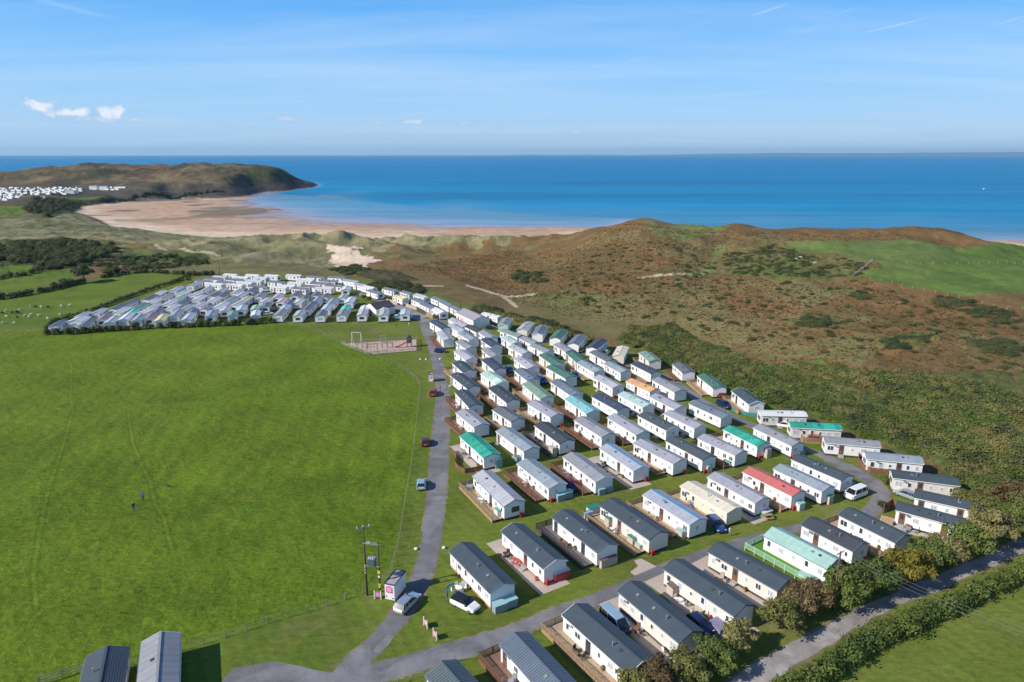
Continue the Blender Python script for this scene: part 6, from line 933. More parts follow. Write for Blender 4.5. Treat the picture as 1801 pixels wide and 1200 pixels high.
quadruped('sheep', 1.0, WOOL, WOOLD, 'white sheep grazing in the left field beyond the far park', 'sheep', -199.52, 262.73, 0, 3.9, True, 1.35, 'sheep grazing in the left field', 'sheep')
quadruped('sheep', 1.0, WOOL, WOOLD, 'white sheep grazing in the left field beyond the far park', 'sheep', -195.96, 265.27, 0, 4.6, True, 1.35, 'sheep grazing in the left field', 'sheep')
quadruped('sheep', 1.0, WOOL, WOOLD, 'white sheep grazing in the left field beyond the far park', 'sheep', -195.82, 271.29, 0, 4.9, True, 1.35, 'sheep grazing in the left field', 'sheep')
quadruped('sheep', 1.0, WOOL, WOOLD, 'white sheep grazing in the left field beyond the far park', 'sheep', -190.59, 269.96, 0, 5.8, True, 1.35, 'sheep grazing in the left field', 'sheep')
quadruped('sheep', 1.0, WOOLD, WOOLD, 'dark sheep grazing in the left field beyond the far park', 'sheep', -187.54, 269.7, 0, 4.6, True, 1.35, 'sheep grazing in the left field', 'sheep')
quadruped('sheep', 1.0, WOOL, WOOLD, 'white sheep grazing in the left field beyond the far park', 'sheep', -183.61, 271.83, 0, 5.7, True, 1.35, 'sheep grazing in the left field', 'sheep')
quadruped('sheep', 1.0, WOOL, WOOLD, 'white sheep grazing in the left field beyond the far park', 'sheep', -180.98, 273.18, 0, 0.2, True, 1.35, 'sheep grazing in the left field', 'sheep')
quadruped('sheep', 1.0, WOOL, WOOLD, 'white sheep grazing in the left field beyond the far park', 'sheep', -192.31, 253.01, 0, 2.9, True, 1.35, 'sheep grazing in the left field', 'sheep')
quadruped('sheep', 1.0, WOOLD, WOOLD, 'dark sheep grazing in the left field beyond the far park', 'sheep', -187.7, 251.84, 0, 5.8, True, 1.35, 'sheep grazing in the left field', 'sheep')
quadruped('sheep', 1.0, WOOL, WOOLD, 'white sheep grazing in the left field beyond the far park', 'sheep', -186.4, 254.66, 0, 4.0, True, 1.35, 'sheep grazing in the left field', 'sheep')
quadruped('sheep', 1.0, WOOL, WOOLD, 'white sheep grazing in the left field beyond the far park', 'sheep', -183.92, 253.01, 0, 5.6, True, 1.35, 'sheep grazing in the left field', 'sheep')
quadruped('sheep', 1.0, WOOL, WOOLD, 'white sheep grazing in the left field beyond the far park', 'sheep', -181.23, 254.66, 0, 0.7, True, 1.35, 'sheep grazing in the left field', 'sheep')
quadruped('sheep', 1.0, WOOL, WOOLD, 'white sheep grazing in the left field beyond the far park', 'sheep', -174.33, 249.54, 0, 2.9, True, 1.35, 'sheep grazing in the left field', 'sheep')
quadruped('sheep', 1.0, WOOL, WOOLD, 'white sheep grazing in the left field beyond the far park', 'sheep', -173.97, 256.09, 0, 1.5, True, 1.35, 'sheep grazing in the left field', 'sheep')
quadruped('sheep', 1.0, WOOL, WOOLD, 'white sheep grazing in the left field beyond the far park', 'sheep', -181.89, 242.42, 0, 3.4, True, 1.35, 'sheep grazing in the left field', 'sheep')
quadruped('sheep', 1.0, WOOL, WOOLD, 'white sheep grazing in the left field beyond the far park', 'sheep', -186.36, 242.86, 0, 3.6, True, 1.35, 'sheep grazing in the left field', 'sheep')
quadruped('sheep', 1.0, WOOLD, WOOLD, 'dark sheep grazing in the left field beyond the far park', 'sheep', -193.25, 270.49, 0, 0.1, True, 1.35, 'sheep grazing in the left field', 'sheep')
quadruped('sheep', 1.0, WOOLD, WOOLD, 'dark sheep grazing in the left field beyond the far park', 'sheep', -198.52, 259.0, 0, 1.3, True, 1.35, 'sheep grazing in the left field', 'sheep')
quadruped('sheep', 1.0, WOOLD, WOOLD, 'dark sheep grazing in the left field beyond the far park', 'sheep', -195.17, 259.74, 0, 1.7, True, 1.35, 'sheep grazing in the left field', 'sheep')
quadruped('sheep', 1.0, WOOLD, WOOLD, 'dark sheep grazing in the left field beyond the far park', 'sheep', -194.2, 260.73, 0, 5.7, True, 1.35, 'sheep grazing in the left field', 'sheep')
quadruped('sheep', 1.0, WOOLD, WOOLD, 'dark sheep grazing in the left field beyond the far park', 'sheep', -192.84, 259.99, 0, 4.7, True, 1.35, 'sheep grazing in the left field', 'sheep')
quadruped('sheep', 1.0, WOOL, WOOLD, 'white sheep grazing in the left field beyond the far park', 'sheep', -185.09, 256.09, 0, 1.0, True, 1.35, 'sheep grazing in the left field', 'sheep')

# ------------------------------------------------------------------ entrance things
PINK = mat('pink_sign', (.60,.03,.22), .6); SGNW = mat('sign_white', (.82,.80,.80), .6); YEL = mat('warning_yellow', (.78,.60,.02), .6)
def sign_face(parent, w, h, loc, rz, n=5):
    b = MB(); b.prism([(-w/2, 0), (w/2, 0), (w/2, h*.86), (w*.30, h*.90), (w*.18, h), (-w*.18, h), (-w*.30, h*.90), (-w/2, h*.86)], 0, .03)
    o = b.build('sign_panel', PINK, parent, loc=loc); o.rotation_euler = (math.pi/2, 0, rz)
    t = MB(); R = random.Random(3)
    for i in range(n):
        yy = h*(.80-.145*i); x = -w*.36
        while x < w*.34:
            l = R.uniform(.05, .11)*w; t.box(x, min(x+l, w*.38), yy-h*.035, yy+h*.035, .03, .036); x += l+.025*w
    l = t.build('lettering', SGNW, o)
    return o
E_ = {'cabin': (-16.97, 82.17, -0.303, 1.52, 3.45, 2.5), 's1': ((-19.21, 82.55), (-18.32, 82.48)), 's2': ((-11.62, 77.05), (-11.08, 76.26)), 's3': ((-10.11, 74.82), (-9.62, 74.04)), 'box2': (-22.06, 176.82, 0.0, 1.25, 1.5, 2.0), 'hpole': (-20.41, 83.38, -18.46, 82.99, 10.8, 8.55, 5.0), 'banner': (-9.06, 81.61, 0.25)}
# small white cabin with a pink sign
def cabin_box(x, y, a, w, d, h, lab):
    root = empty('ticket_cabin', (x, y, 0), a); tag(root, lab, 'cabin')
    b = MB(); b.box(-w/2, w/2, 0, d, .12, h); b.build('wall', mat('cabin_white', (.74,.74,.75), .5, var=.05), root)
    b = MB(); b.box(-w/2+.1, w/2-.1, .1, d-.1, 0, .12); b.build('base', DARK, root)
    b = MB(); b.box(-w/2-.06, w/2+.06, -.06, d+.06, h, h+.07); b.build('roof', mat('cabin_roof', (.36,.32,.31), .8, var=.2, vscale=2), root)
    b = MB(); fr = .10
    b.box(-w/2-.07, w/2+.07, -.09, .04, h+.071, h+.16); b.box(-w/2-.07, w/2+.07, d-.04, d+.09, h+.071, h+.16); b.box(-w/2-.09, -w/2+.03, .04, d-.04, h+.071, h+.16); b.box(w/2-.03, w/2+.09, .04, d-.04, h+.071, h+.16)
    b.build('roof_edge', mat('edge_dark', (.05,.045,.05), .7), root)
    for xx in (-w/2, w/2): 
        c = MB(); c.box(xx-.05, xx+.05, -.012, 0.0, .12, h); c.build('corner_strip', mat('strip_grey', (.16,.16,.19), .6), root) if xx > 0 else None
    o = sign_face(root, w*.62, h*.42, (-.05, -.012, h*.50), 0)
    c = MB(); c.box(w*.18, w*.42, -.02, 0, .35, .47); c.build('letter_box', DARK, root)
    c = MB(); c.box(-w*.42, -w*.30, -.02, 0, .45, .72); c.build('notice', PINK, root)
    return root
cabin_box(*E_['cabin'], 'white flat-roofed cabin with pink sign beside the lane, by the silver car')
def board_sign(p, q, h, lab, group=None):
    (x0, y0), (x1, y1) = p, q; a = math.atan2(y1-y0, x1-x0); w = math.hypot(x1-x0, y1-y0); root = empty('notice_sign', (x0, y0, 0), a); tag(root, lab, 'sign', group)
    for xx in (0, w): link('post', cached('signpost', lambda: (lambda b: (b.box(-.06, .06, -.06, .06, 0, h), b.mesh('post'))[1])(MB())), SGNW, root, (xx, 0, 0))
    sign_face(root, w-.13, h*.72, (w/2, -.0, h*.20), 0)
board_sign(*E_['s1'], 1.30, 'pink notice board on white posts between the transformer pole and white cabin')
board_sign(*E_['s2'], 1.25, 'upper of two pink signs on the grass at the road fork')
board_sign(*E_['s3'], 1.25, 'lower of two pink signs on the grass at the road fork')
cb = cabin_box(*E_['box2'], 'small white box with pink emblem standing left of the lane halfway up')
# round white marker stones
def stone_mesh():
    me = bpy.data.meshes.new('stone'); bm = bmesh.new(); bmesh.ops.create_icosphere(bm, subdivisions=2, radius=.3)
    for v in bm.verts: v.co = Vector((v.co.x*1.05, v.co.y*.95, v.co.z*.8))*(1+.08*math.sin(v.co.x*17+v.co.y*11)); 
    bm.to_mesh(me); bm.free(); me.polygons.foreach_set('use_smooth', [True]*len(me.polygons)); return me
STN = cached('stone', stone_mesh)
for x, y, lab in [(-15.07, 94.86, 'white marker stone left of the lane near the cabin'), (-10.72, 95.18, 'white marker stone right of the lane near the slate-roofed caravan'), (-27.71, 197.67, 'white marker stone on the grass left of the upper lane, outermost'), (-25.98, 197.67, 'white marker stone close to the upper lane left edge'), (-21.8, 197.97, 'white marker stone right of the upper lane')]: tag(link('marker_stone', STN, mat('white_stone', (.78,.77,.74), .8), None, (x, y, .17)), lab, 'stone', 'whitewashed marker stones')
# transformer on a pair of poles
def h_pole(x0, y0, x1, y1, hl, hr, hx):
    a = math.atan2(y1-y0, x1-x0); w = math.hypot(x1-x0, y1-y0); root = empty('transformer_pole', (x0, y0, 0), a); tag(root, 'twin-pole mounted transformer with yellow warning plates beside the white cabin', 'electricity pole')
    PW = mat('pole_wood', (.075,.055,.045), .85, var=.2, vscale=2)
    for xx, hh in ((0, hl), (w, hr)):
        b = MB(); b.bar((xx, 0, -.2), (xx, 0, hh), .15, 9, .11); b.build('pole', PW, root, smooth=True)
    b = MB(); b.box(-.15, w+.15, -.16, -.06, hr-.30, hr-.12); b.box(-.15, w+.15, .06, .16, hr-.30, hr-.12); b.build('cross_beam', METAL, root)
    b = MB(); b.box(-.15, w+.15, -.20, -.10, hx-.15, hx); b.box(-.15, w+.15, .10, .20, hx-.15, hx); b.build('platform', METAL, root)
    b = MB(); b.box(w/2-.45, w/2+.45, -.35, .35, hx, hx+1.05); b.build('tank', mat('transformer_grey', (.09,.11,.13), .5), root)
    b = MB(); b.box(w/2-.52, w/2+.52, -.42, .42, hx+1.05, hx+1.15)
    b.build('lid', METAL, root)
    INS = mat('insulator', (.75,.74,.70), .3)
    for k in range(3):
        for (px, py, pz) in ((w/2-.3+.3*k, -.25, hx+1.15), (w*.25+.25*k*w/2.4, -.11, hr-.12), (0, -.16, hx-.5-.45*k)):
            c = MB(); c.bar((px, py, pz), (px, py, pz+.26), .075, 7, .04); c.build('insulator', INS, root)
    c = MB(); c.beam((-.75, -.5, hl-.15), (.75, .5, hl-.15), .09, .12); c.build('cross_arm', METAL, root)
    for t in (-1, 0, 1):
        c = MB(); c.bar((t*.68, t*.45, hl-.1), (t*.68, t*.45, hl+.25), .08, 7, .05); c.build('insulator', INS, root)
    for zz, s in ((hx-1.2, .34), (hx-3.2, .30), (1.6, .26)):
        c = MB(); c.box(w-s/2, w+s/2, -.185, -.16, zz, zz+s*1.5); c.build('warning_plate', YEL, root)
    c = MB(); c.box(w-.12, w+.12, -.20, -.15, 3.2, 3.5); c.build('fuse_box', SGNW, root)
h_pole(*E_['hpole'])
def pole(x, y, z, h, lab, arm=True, wires=None, az=0, sign=False):
    root = empty('utility_pole', (x, y, z), az); tag(root, lab, 'utility pole')
    b = MB(); b.bar((0,0,-.3), (0,0,h), .16, 8, .11); b.build('pole', mat('pole_brown', (.11,.06,.045), .85, var=.15), root, smooth=True)
    if arm:
        b = MB(); b.beam((-.9, 0, h-.25), (.9, 0, h-.25), .1, .12); b.build('cross_arm', METAL, root)
        for k in (-.8, 0, .8):
            c = MB(); c.bar((k, 0, h-.2), (k, 0, h+.08), .06, 6); c.build('insulator', mat('insulator', (.75,.74,.70), .3), root)
    if sign: 
        c = MB(); c.box(-.18, .18, -.19, -.165, 3.2, 3.75); c.build('warning_plate', YEL, root)
    for (tx, ty, tz, off) in (wires or []):
        c = MB(); R = root.rotation_euler[2]; base = Vector((off, 0, h)); m_ = Matrix.Rotation(-az, 3, 'Z'); tgt = m_ @ Vector((tx-x, ty-y, tz-z)); prev = base
        for i in range(1, 17):
            t = i/16; p = base.lerp(tgt, t); p.z -= 4*t*(1-t)*1.6; c.bar(prev, p, .014, 4); prev = p
        c.build('cable', mat('cable', (.22,.22,.22), .5, metal=.5), root)
for args in [(43.79, 80.26, 0, 9.0, 'brown utility pole with yellow plate among the lane-side trees', True, [(69.78999999999999, 58.260000000000005, 7, -0.8), (70.28999999999999, 59.260000000000005, 7, 0), (70.78999999999999, 60.260000000000005, 7, 0.8)], 0.6, True), (-150.32, 347.79, 0.0, 7.0, 'twin-topped pole behind the far park against the dunes', True, None, 0.3, False), (-256.29, 344.32, -0.57, 7.0, 'utility pole in the small fields at far left', True, None, 0.3, False), (-20.7, 266.56, 0.0, 5.0, 'white pole at the corner of the shower block', False, None, 0.3, False)]: pole(*args)
# blue feather banner bowed over the grass
def banner(x, y, a):
    root = empty('feather_banner', (x, y, 0), a); tag(root, 'blue feather banner bowed over by the wind beside the white car', 'banner')
    pts = []
    for i in range(15):
        t = i/14; pts.append((1.9*max(0, t-.45)**1.5*2.4, 0, 3.1*math.sin(min(t*1.25, 1.0)*math.pi/2)-(.6*(t-.8)/.2 if t > .8 else 0)))
    b = MB()
    for p, q in zip(pts[:-1], pts[1:]): b.bar(p, q, .022, 5)
    b.build('flagpole', METAL, root)
    c = MB(); vs = []; fs = []
    for i, p in enumerate(pts[2:]):
        w = .42 if i > 6 else .26; vs += [(p[0]+.02, -.01, p[2]), (p[0]+.08+w*.7, .05*math.sin(i*1.3), p[2]-w*.9+.1), (p[0]+.02, .01, p[2]), (p[0]+.08+w*.7, .02+.05*math.sin(i*1.3), p[2]-w*.9+.1)]
    n = len(pts)-2
    for i in range(n-1): k = i*4; fs += [(k, k+1, k+5, k+4), (k+2, k+6, k+7, k+3)]
    c.add(vs, fs); c.build('flag', mat('banner_blue', (.04,.26,.42), .7, var=.3, vscale=4), root)
banner(*E_['banner'])
# ------------------------------------------------------------------ lockers, tables and clutter
LOCK = {'green': mat('locker_green', (.20,.40,.33), .6), 'grey': mat('locker_grey', (.24,.31,.33), .6), 'white': mat('locker_white', (.62,.60,.56), .6), 'brown': mat('locker_brown', (.16,.11,.09), .7), 'red': mat('locker_red', (.42,.05,.06), .6), 'stone': mat('locker_stone', (.50,.42,.33), .8), 'teal': mat('lid_teal', (.08,.36,.30), .5), 'aqua': mat('lid_aqua', (.30,.52,.50), .5), 'purple': mat('cover_purple', (.20,.19,.30), .8), 'tan': mat('cover_tan', (.5,.42,.33), .8), 'dgreen': mat('dgreen', (.02,.22,.17), .5), 'blue': mat('panel_blue', (.30,.42,.62), .5)}
def locker(x, y, a, w, d, h, bc, lc, lab):
    root = empty('storage_box', (x, y, 0), a); tag(root, lab, 'storage box', 'storage boxes beside the caravans')
    b = MB(); b.box(-w/2, w/2, -d/2, d/2, 0, h); b.build('box', LOCK[bc], root)
    b = MB(); v = [(-w/2-.05, -d/2-.05, h+.01), (w/2+.05, -d/2-.05, h+.01), (w/2+.05, d/2+.05, h+.14), (-w/2-.05, d/2+.05, h+.14), (-w/2-.05, -d/2-.05, h+.06), (w/2+.05, -d/2-.05, h+.06), (w/2+.05, d/2+.05, h+.20), (-w/2-.05, d/2+.05, h+.20)]
    b.add(v, [(0,3,2,1), (4,5,6,7), (0,1,5,4), (1,2,6,5), (2,3,7,6), (3,0,4,7)]); b.build('lid', LOCK[lc], root)
    b = MB(); b.box(-w*.24, -.01, -d/2-.02, -d/2, .08, h-.08); b.box(.01, w*.24, -d/2-.02, -d/2, .08, h-.08); b.build('door', LOCK[bc], root)
for args in [(-1.67, 80.02, 0.524, 1.9, 1.0, 1.15, 'grey', 'aqua', 'grey-green locker against the slate-roofed caravan by the white car, left one'), (-0.27, 80.99, 0.524, 1.9, 1.0, 1.15, 'grey', 'aqua', 'blue-grey locker against the slate-roofed caravan by the white car, right one'), (7.05, 87.39, 0.524, 2.6, 1.3, 1.35, 'red', 'white', 'red shed with pale lid on the paved plot above the lower road'), (14.44, 90.85, 0.524, 3.0, 1.1, 1.2, 'stone', 'brown', 'stone-coloured double locker with brown lid beside black decking'), (13.99, 105.75, 0.524, 2.2, 1.0, 1.4, 'white', 'dgreen', 'white box with dark green lid behind the tan-decked front row caravan'), (13.02, 104.04, 0.524, 1.6, 0.2, 1.3, 'blue', 'blue', 'pale blue panel box at the corner of the tan deck'), (16.06, 101.47, 2.094, 1.2, 0.9, 1.8, 'stone', 'dgreen', 'cream box with green lid on the tan deck, upper one'), (19.05, 96.15, 2.094, 1.4, 0.9, 1.5, 'stone', 'dgreen', 'cream box with green lid on the tan deck, lower one'), (20.02, 95.02, 2.094, 1.2, 0.9, 0.9, 'stone', 'aqua', 'low pale box at the lower end of the tan deck'), (27.39, 98.49, 2.094, 1.5, 1.0, 1.3, 'stone', 'aqua', 'cream locker beside the blue-ridged caravan of the front row'), (8.64, 110.77, 0.524, 1.6, 1.0, 1.2, 'grey', 'aqua', 'aqua-lidded grey locker, left of the pair by the blue-grey second row caravan'), (10.1, 111.82, 0.524, 1.6, 1.0, 1.2, 'grey', 'aqua', 'aqua-lidded grey locker, right of the pair by the blue-grey second row caravan'), (16.29, 113.11, 0.524, 1.5, 0.9, 1.1, 'grey', 'aqua', 'pale-topped locker, left of the pair by the grey second row caravan'), (17.77, 113.98, 0.524, 1.5, 0.9, 1.1, 'grey', 'aqua', 'pale-topped locker, right of the pair by the grey second row caravan'), (-2.39, 104.98, 2.094, 1.3, 0.9, 1.4, 'white', 'teal', 'white locker with green lid beside the big windowed second row caravan'), (-2.77, 124.17, 0.524, 1.5, 1.1, 1.9, 'green', 'aqua', 'green shed at the end of the emerald-roofed caravan by the lane'), (1.32, 126.5, 0.524, 1.4, 1.0, 1.2, 'grey', 'dgreen', 'locker with dark green lid beside the third row blue-grey roof'), (8.4, 129.74, 2.094, 1.6, 1.1, 1.8, 'stone', 'stone', 'pinkish shed on the black deck of the charcoal-roofed caravan'), (38.44, 122.4, 0.524, 1.3, 1.0, 1.3, 'white', 'aqua', 'pale locker with aqua lid at the end of the dark green-grey roof'), (43.23, 124.94, 2.094, 1.5, 0.9, 1.0, 'green', 'dgreen', 'green locker beside the lilac-grey caravan at the row end'), (52.28, 128.92, 0.524, 1.3, 1.2, 1.9, 'stone', 'purple', 'tall pinkish shed at the end of the emerald-roofed second row caravan'), (50.35, 107.51, 0.524, 1.4, 1.0, 1.3, 'white', 'aqua', 'white cabinet with aqua lid at the end of the red-roofed caravan'), (56.43, 109.73, 0.524, 1.2, 1.0, 1.5, 'stone', 'teal', 'cream locker with teal lid at the end of the blue-grey front row caravan'), (60.84, 114.2, 0.524, 1.5, 1.0, 0.9, 'grey', 'teal', 'teal-lidded low locker by the last front row caravan'), (63.06, 115.76, 0.524, 1.4, 1.0, 1.0, 'grey', 'green', 'dull green locker near the white camper van'), (59.51, 129.74, 0.524, 1.7, 1.0, 1.0, 'grey', 'grey', 'grey locker at the end of the last second row caravan'), (43.75, 105.75, 0.524, 2.2, 1.2, 0.7, 'dgreen', 'white', 'dark green box with pale cushions below the lilac-grey front row caravan'), (22.88, 83.63, 0.524, 1.7, 1.3, 1.5, 'stone', 'brown', 'stone-walled cabinet at the head of the slate-roofed caravan below the road'), (27.25, 76.32, 0.524, 2.1, 2.0, 0.85, 'purple', 'purple', 'purple-covered hot tub on the patio below the lower road'), (42.71, 87.25, 2.094, 1.5, 1.0, 0.7, 'white', 'aqua', 'low pale box on the green-railed terrace'), (43.52, 86.43, 2.094, 1.4, 1.0, 0.8, 'teal', 'aqua', 'teal box below the green-railed terrace')]: locker(*args)
def picnic(x, y, a, m, lab):
    root = empty('picnic_table', (x, y, 0), a); tag(root, lab, 'picnic table')
    for i in range(4): b = MB(); b.box(-.8, .8, -.36+.18*i, -.36+.18*i+.165, .70, .74); b.build('slat', m, root)
    for s in (-1, 1):
        b = MB(); b.box(-.8, .8, s*.72-.13, s*.72+.13, .42, .46); b.build('bench', m, root)
    for s in (-.6, .6):
        b = MB(); b.beam((s, -.75, 0), (s, -.2, .70), .08, .08); b.beam((s, .75, 0), (s, .2, .70), .08, .08); b.beam((s, -.72, .39), (s, .72, .39), .08, .08); b.build('leg', m, root)
def chair_mesh():
    b = MB(); b.box(-.24, .24, -.24, .24, .42, .46); b.box(-.24, .24, .20, .25, .46, .95)
    for s in (-1, 1):
        for t in (-1, 1): b.box(s*.22-.02, s*.22+.02, t*.22-.02, t*.22+.02, 0, .42)
    return b.mesh('garden_chair')
def table_set(x, y, z, a, lab, m, r=.55, n=4, par=None):
    root = empty('garden_table', (x, y, z), a); tag(root, lab[0], 'garden table', 'garden tables on the verandas')
    b = MB(); b.bar((0,0,.68), (0,0,.72), r, 14); b.build('table_top', m, root)
    b = MB(); b.bar((0,0,0), (0,0,.68), .05, 6); b.bar((0,0,0), (0,0,.03), .25, 8); b.build('leg', m, root)
    for k in range(n):
        t = 2*math.pi*k/n; ca, sa = math.cos(a+t), math.sin(a+t)
        o = link('garden_chair', cached('gchair', chair_mesh), m, None, (x+ca*(r+.35), y+sa*(r+.35), z), a+t-math.pi/2); tag(o, lab[1], 'garden chair', lab[1])
for args in [(0.91, 90.99, -0.6, 'red', 'dark red picnic table on the paving above the lower road'), (43.66, 104.41, 0.2, 'tan', 'timber bench table on a small pad below the lilac-grey roof')]: picnic(args[0], args[1], args[2], {'red': LOCK['red'], 'tan': WOOD['tan'], 'brown': WOOD['brown']}[args[3]], args[4])
for x, y, z, a, l0, l1, mc, r, n in [(-7.56, 84.15, 0, 0.4, 'white garden table between the feather banner and slate-roofed caravan', 'white chair at the garden table between the feather banner and slate-roofed caravan', 'w', 0.5, 4), (-7.82, 114.2, 0.42, 0.4, 'grey garden table on the wide deck of the pale-roofed second row caravan', 'grey chair at the garden table on the wide deck of the pale-roofed second row caravan', 'g', 0.6, 4), (25.34, 79.54, 0.02, 0.4, 'tan garden table on the patio beside the purple tub cover', 'tan chair at the garden table on the patio beside the purple tub cover', 't', 0.75, 6), (19.74, 72.08, 0.02, 0.4, 'white garden table at the bottom right patio among coloured clutter', 'white chair at the garden table at the bottom right patio among coloured clutter', 'w', 0.5, 4), (-0.91, 134.0, 0.02, 0.4, 'tan garden table beside the blue-grey third row caravan', 'tan chair at the garden table beside the blue-grey third row caravan', 't', 0.5, 4), (66.74, 101.11, 0.02, 0.4, 'brown garden table on the patio of the caravan under the right-hand trees', 'brown chair at the garden table on the patio of the caravan under the right-hand trees', 'b', 0.5, 4), (17.51, 120.2, 0.03, 0.4, 'black garden table by the blue-ridged second row caravan', 'black chair at the garden table by the blue-ridged second row caravan', 'd', 0.4, 3), (28.75, 121.41, 0.03, 0.4, 'brown garden table along the lilac-grey second row caravan', 'brown chair at the garden table along the lilac-grey second row caravan', 'b', 0.4, 2), (46.36, 113.32, 0.03, 0.4, 'brown garden table before the red-roofed front row caravan', 'brown chair at the garden table before the red-roofed front row caravan', 'b', 0.4, 2), (31.63, 108.71, 0.42, 0.4, 'grey garden table behind the cream-roofed front row caravan', 'grey chair at the garden table behind the cream-roofed front row caravan', 'g', 0.4, 3)]: table_set(x, y, z, a, (l0, l1), {'w': SGNW, 't': LOCK['tan'], 'd': PLASTIC, 'b': WOOD['brown'], 'g': mat('grey_plastic', (.3,.3,.32), .6)}[mc], r, n)

# ------------------------------------------------------------------ playground
PG = {'fence': [(-56.05, 215.65), (-45.34, 218.11), (-31.96, 220.98), (-30.03, 206.62), (-36.7, 204.71), (-44.02, 202.21), (-50.95, 209.55), (-56.05, 215.65)], 'sw1': ((-52.01, 214.26), (-48.9, 213.58)), 'sw2': ((-45.43, 205.66), (-42.52, 207.26)), 'sw3': ((-43.31, 216.34), (-41.5, 216.69)), 'cl1': (-40.1, 210.87, 0.3), 'cl2': (-48.14, 210.87, 0.2), 'tower': (-33.12, 211.88, 0.25)}
fence_panels('playground_fence', 'weathered rail fence round the sandy playground', 'fence', PG['fence'], 1.05, mat('weathered_wood', (.30,.25,.20), .9, var=.15, vscale=3), seg=2.4, solid=False)
def swing(p, q, h, m, lab, seats=2):
    (x0, y0), (x1, y1) = p, q; a = math.atan2(y1-y0, x1-x0); w = math.hypot(x1-x0, y1-y0); root = empty('swing_frame', (x0, y0, 0), a); tag(root, lab, 'swing')
    for xx in (0, w):
        for s in (-1, 1): b = MB(); b.bar((xx, s*.9, 0), (xx, 0, h), .07, 6); b.build('leg', m, root)
    b = MB(); b.bar((0, 0, h), (w, 0, h), .07, 6); b.build('top_bar', m, root)
    for k in range(seats):
        xx = w*(k+1)/(seats+1); b = MB()
        for s in (-.2, .2): b.bar((xx+s, 0, h), (xx+s, 0, .55), .018, 4)
        b.build('chain', METAL, root); b = MB(); b.box(xx-.25, xx+.25, -.12, .12, .5, .55); b.build('seat', PLASTIC, root)
swing(*PG['sw1'], 4.3, mat('pole_white', (.72,.70,.66), .6), 'tall white-legged rope swing at the left end of the playground')
swing(*PG['sw2'], 2.5, WOOD['brown'], 'brown timber swing frame at the front of the playground')
swing(*PG['sw3'], 2.6, METAL, 'thin metal swing frame at the back of the playground')
def climb(x, y, a, lab):
    root = empty('climbing_frame', (x, y, 0), a); tag(root, lab, 'climbing frame')
    for i, (px, py, h) in enumerate([(-1.6,-.8,1.6), (-1.6,.8,1.6), (0,-.8,2.0), (0,.8,2.0), (1.8,-.8,1.6), (1.8,.8,1.6)]):
        b = MB(); b.bar((px, py, 0), (px, py, h), .07, 6); b.build('post', WOOD['brown'], root)
    for (p, q) in (((-1.6,-.8,1.5), (0,-.8,1.9)), ((-1.6,.8,1.5), (0,.8,1.9)), ((0,-.8,1.9), (1.8,-.8,1.5)), ((0,.8,1.9), (1.8,.8,1.5)), ((-1.6,-.8,1.5), (-1.6,.8,1.5)), ((0,-.8,1.9), (0,.8,1.9)), ((1.8,-.8,1.5), (1.8,.8,1.5)), ((0,-.8,1.0), (0,.8,1.0))):
        b = MB(); b.bar(p, q, .05, 6); b.build('rail', WOOD['brown'], root)
climb(*PG['cl1'], 'timber climbing frame in the middle of the playground'); climb(*PG['cl2'], 'low timber climbing frame near the tall white swing'); 
def slide_tower(x, y, a):
    root = empty('slide_tower', (x, y, 0), a); tag(root, 'climbing tower with dark pitched roof and red slide', 'slide')
    for px in (-.7, .7):
        for py in (-.7, .7): b = MB(); b.bar((px, py, 0), (px, py, 3.0), .08, 6); b.build('post', WOOD['brown'], root)
    b = MB(); b.box(-.75, .75, -.75, .75, 1.45, 1.55); b.build('platform', WOOD['brown'], root)
    b = MB(); b.add([(-.95,-.95,3.0), (.95,-.95,3.0), (.95,.95,3.0), (-.95,.95,3.0), (0,-.6,4.2), (0,.6,4.2)], [(0,1,4), (1,2,5,4), (2,3,5), (3,0,4,5), (0,3,2,1)]); b.build('roof', mat('tower_roof', (.04,.05,.06), .7), root)
    for py in (-.74, .74): b = MB(); b.box(-.7, .7, py-.02, py+.02, 1.6, 2.3); b.build('panel', mat('tower_panel', (.10,.13,.14), .7), root)
    b = MB(); pts = [(-.75, 1.52), (-1.3, 1.4), (-2.6, .75), (-3.6, .32), (-4.3, .25)]
    for (xa, za), (xb, zb) in zip(pts[:-1], pts[1:]):
        b.beam((xa, 0, za), (xb, 0, zb), .6, .06)
        for s in (-.3, .3): b.beam((xa, s, za+.12), (xb, s, zb+.12), .05, .22)
    b.build('slide', mat('slide_red', (.70,.03,.03), .35), root)
slide_tower(*PG['tower'])

# ------------------------------------------------------------------ trees, hedges, scrub
L_OLIVE = leafmat('leaves_olive', (.135,.142,.040), (.190,.182,.052), (.27,.23,.085), .4); L_GREEN = leafmat('leaves_green', (.095,.135,.030), (.140,.182,.040), (.20,.215,.06), .4); L_AUT = leafmat('leaves_autumn', (.13,.12,.02), (.25,.20,.03), (.36,.26,.05)); L_DARK = leafmat('leaves_dark', (.062,.084,.030), (.098,.118,.042), (.145,.145,.058), .3)
L_BR = leafmat('leaves_brown', (.125,.088,.040), (.185,.130,.055), (.27,.20,.10)); L_BRIGHT = leafmat('leaves_bright', (.085,.125,.020), (.120,.165,.028), (.170,.195,.045)); L_FERN = leafmat('bracken_fronds', (.125,.068,.026), (.205,.105,.038), (.26,.20,.075), .15)
BARK = mat('bark', (.17,.13,.10), .95, var=.3, vscale=3); BARKP = mat('bark_pale', (.40,.34,.28), .95, var=.2, vscale=3)
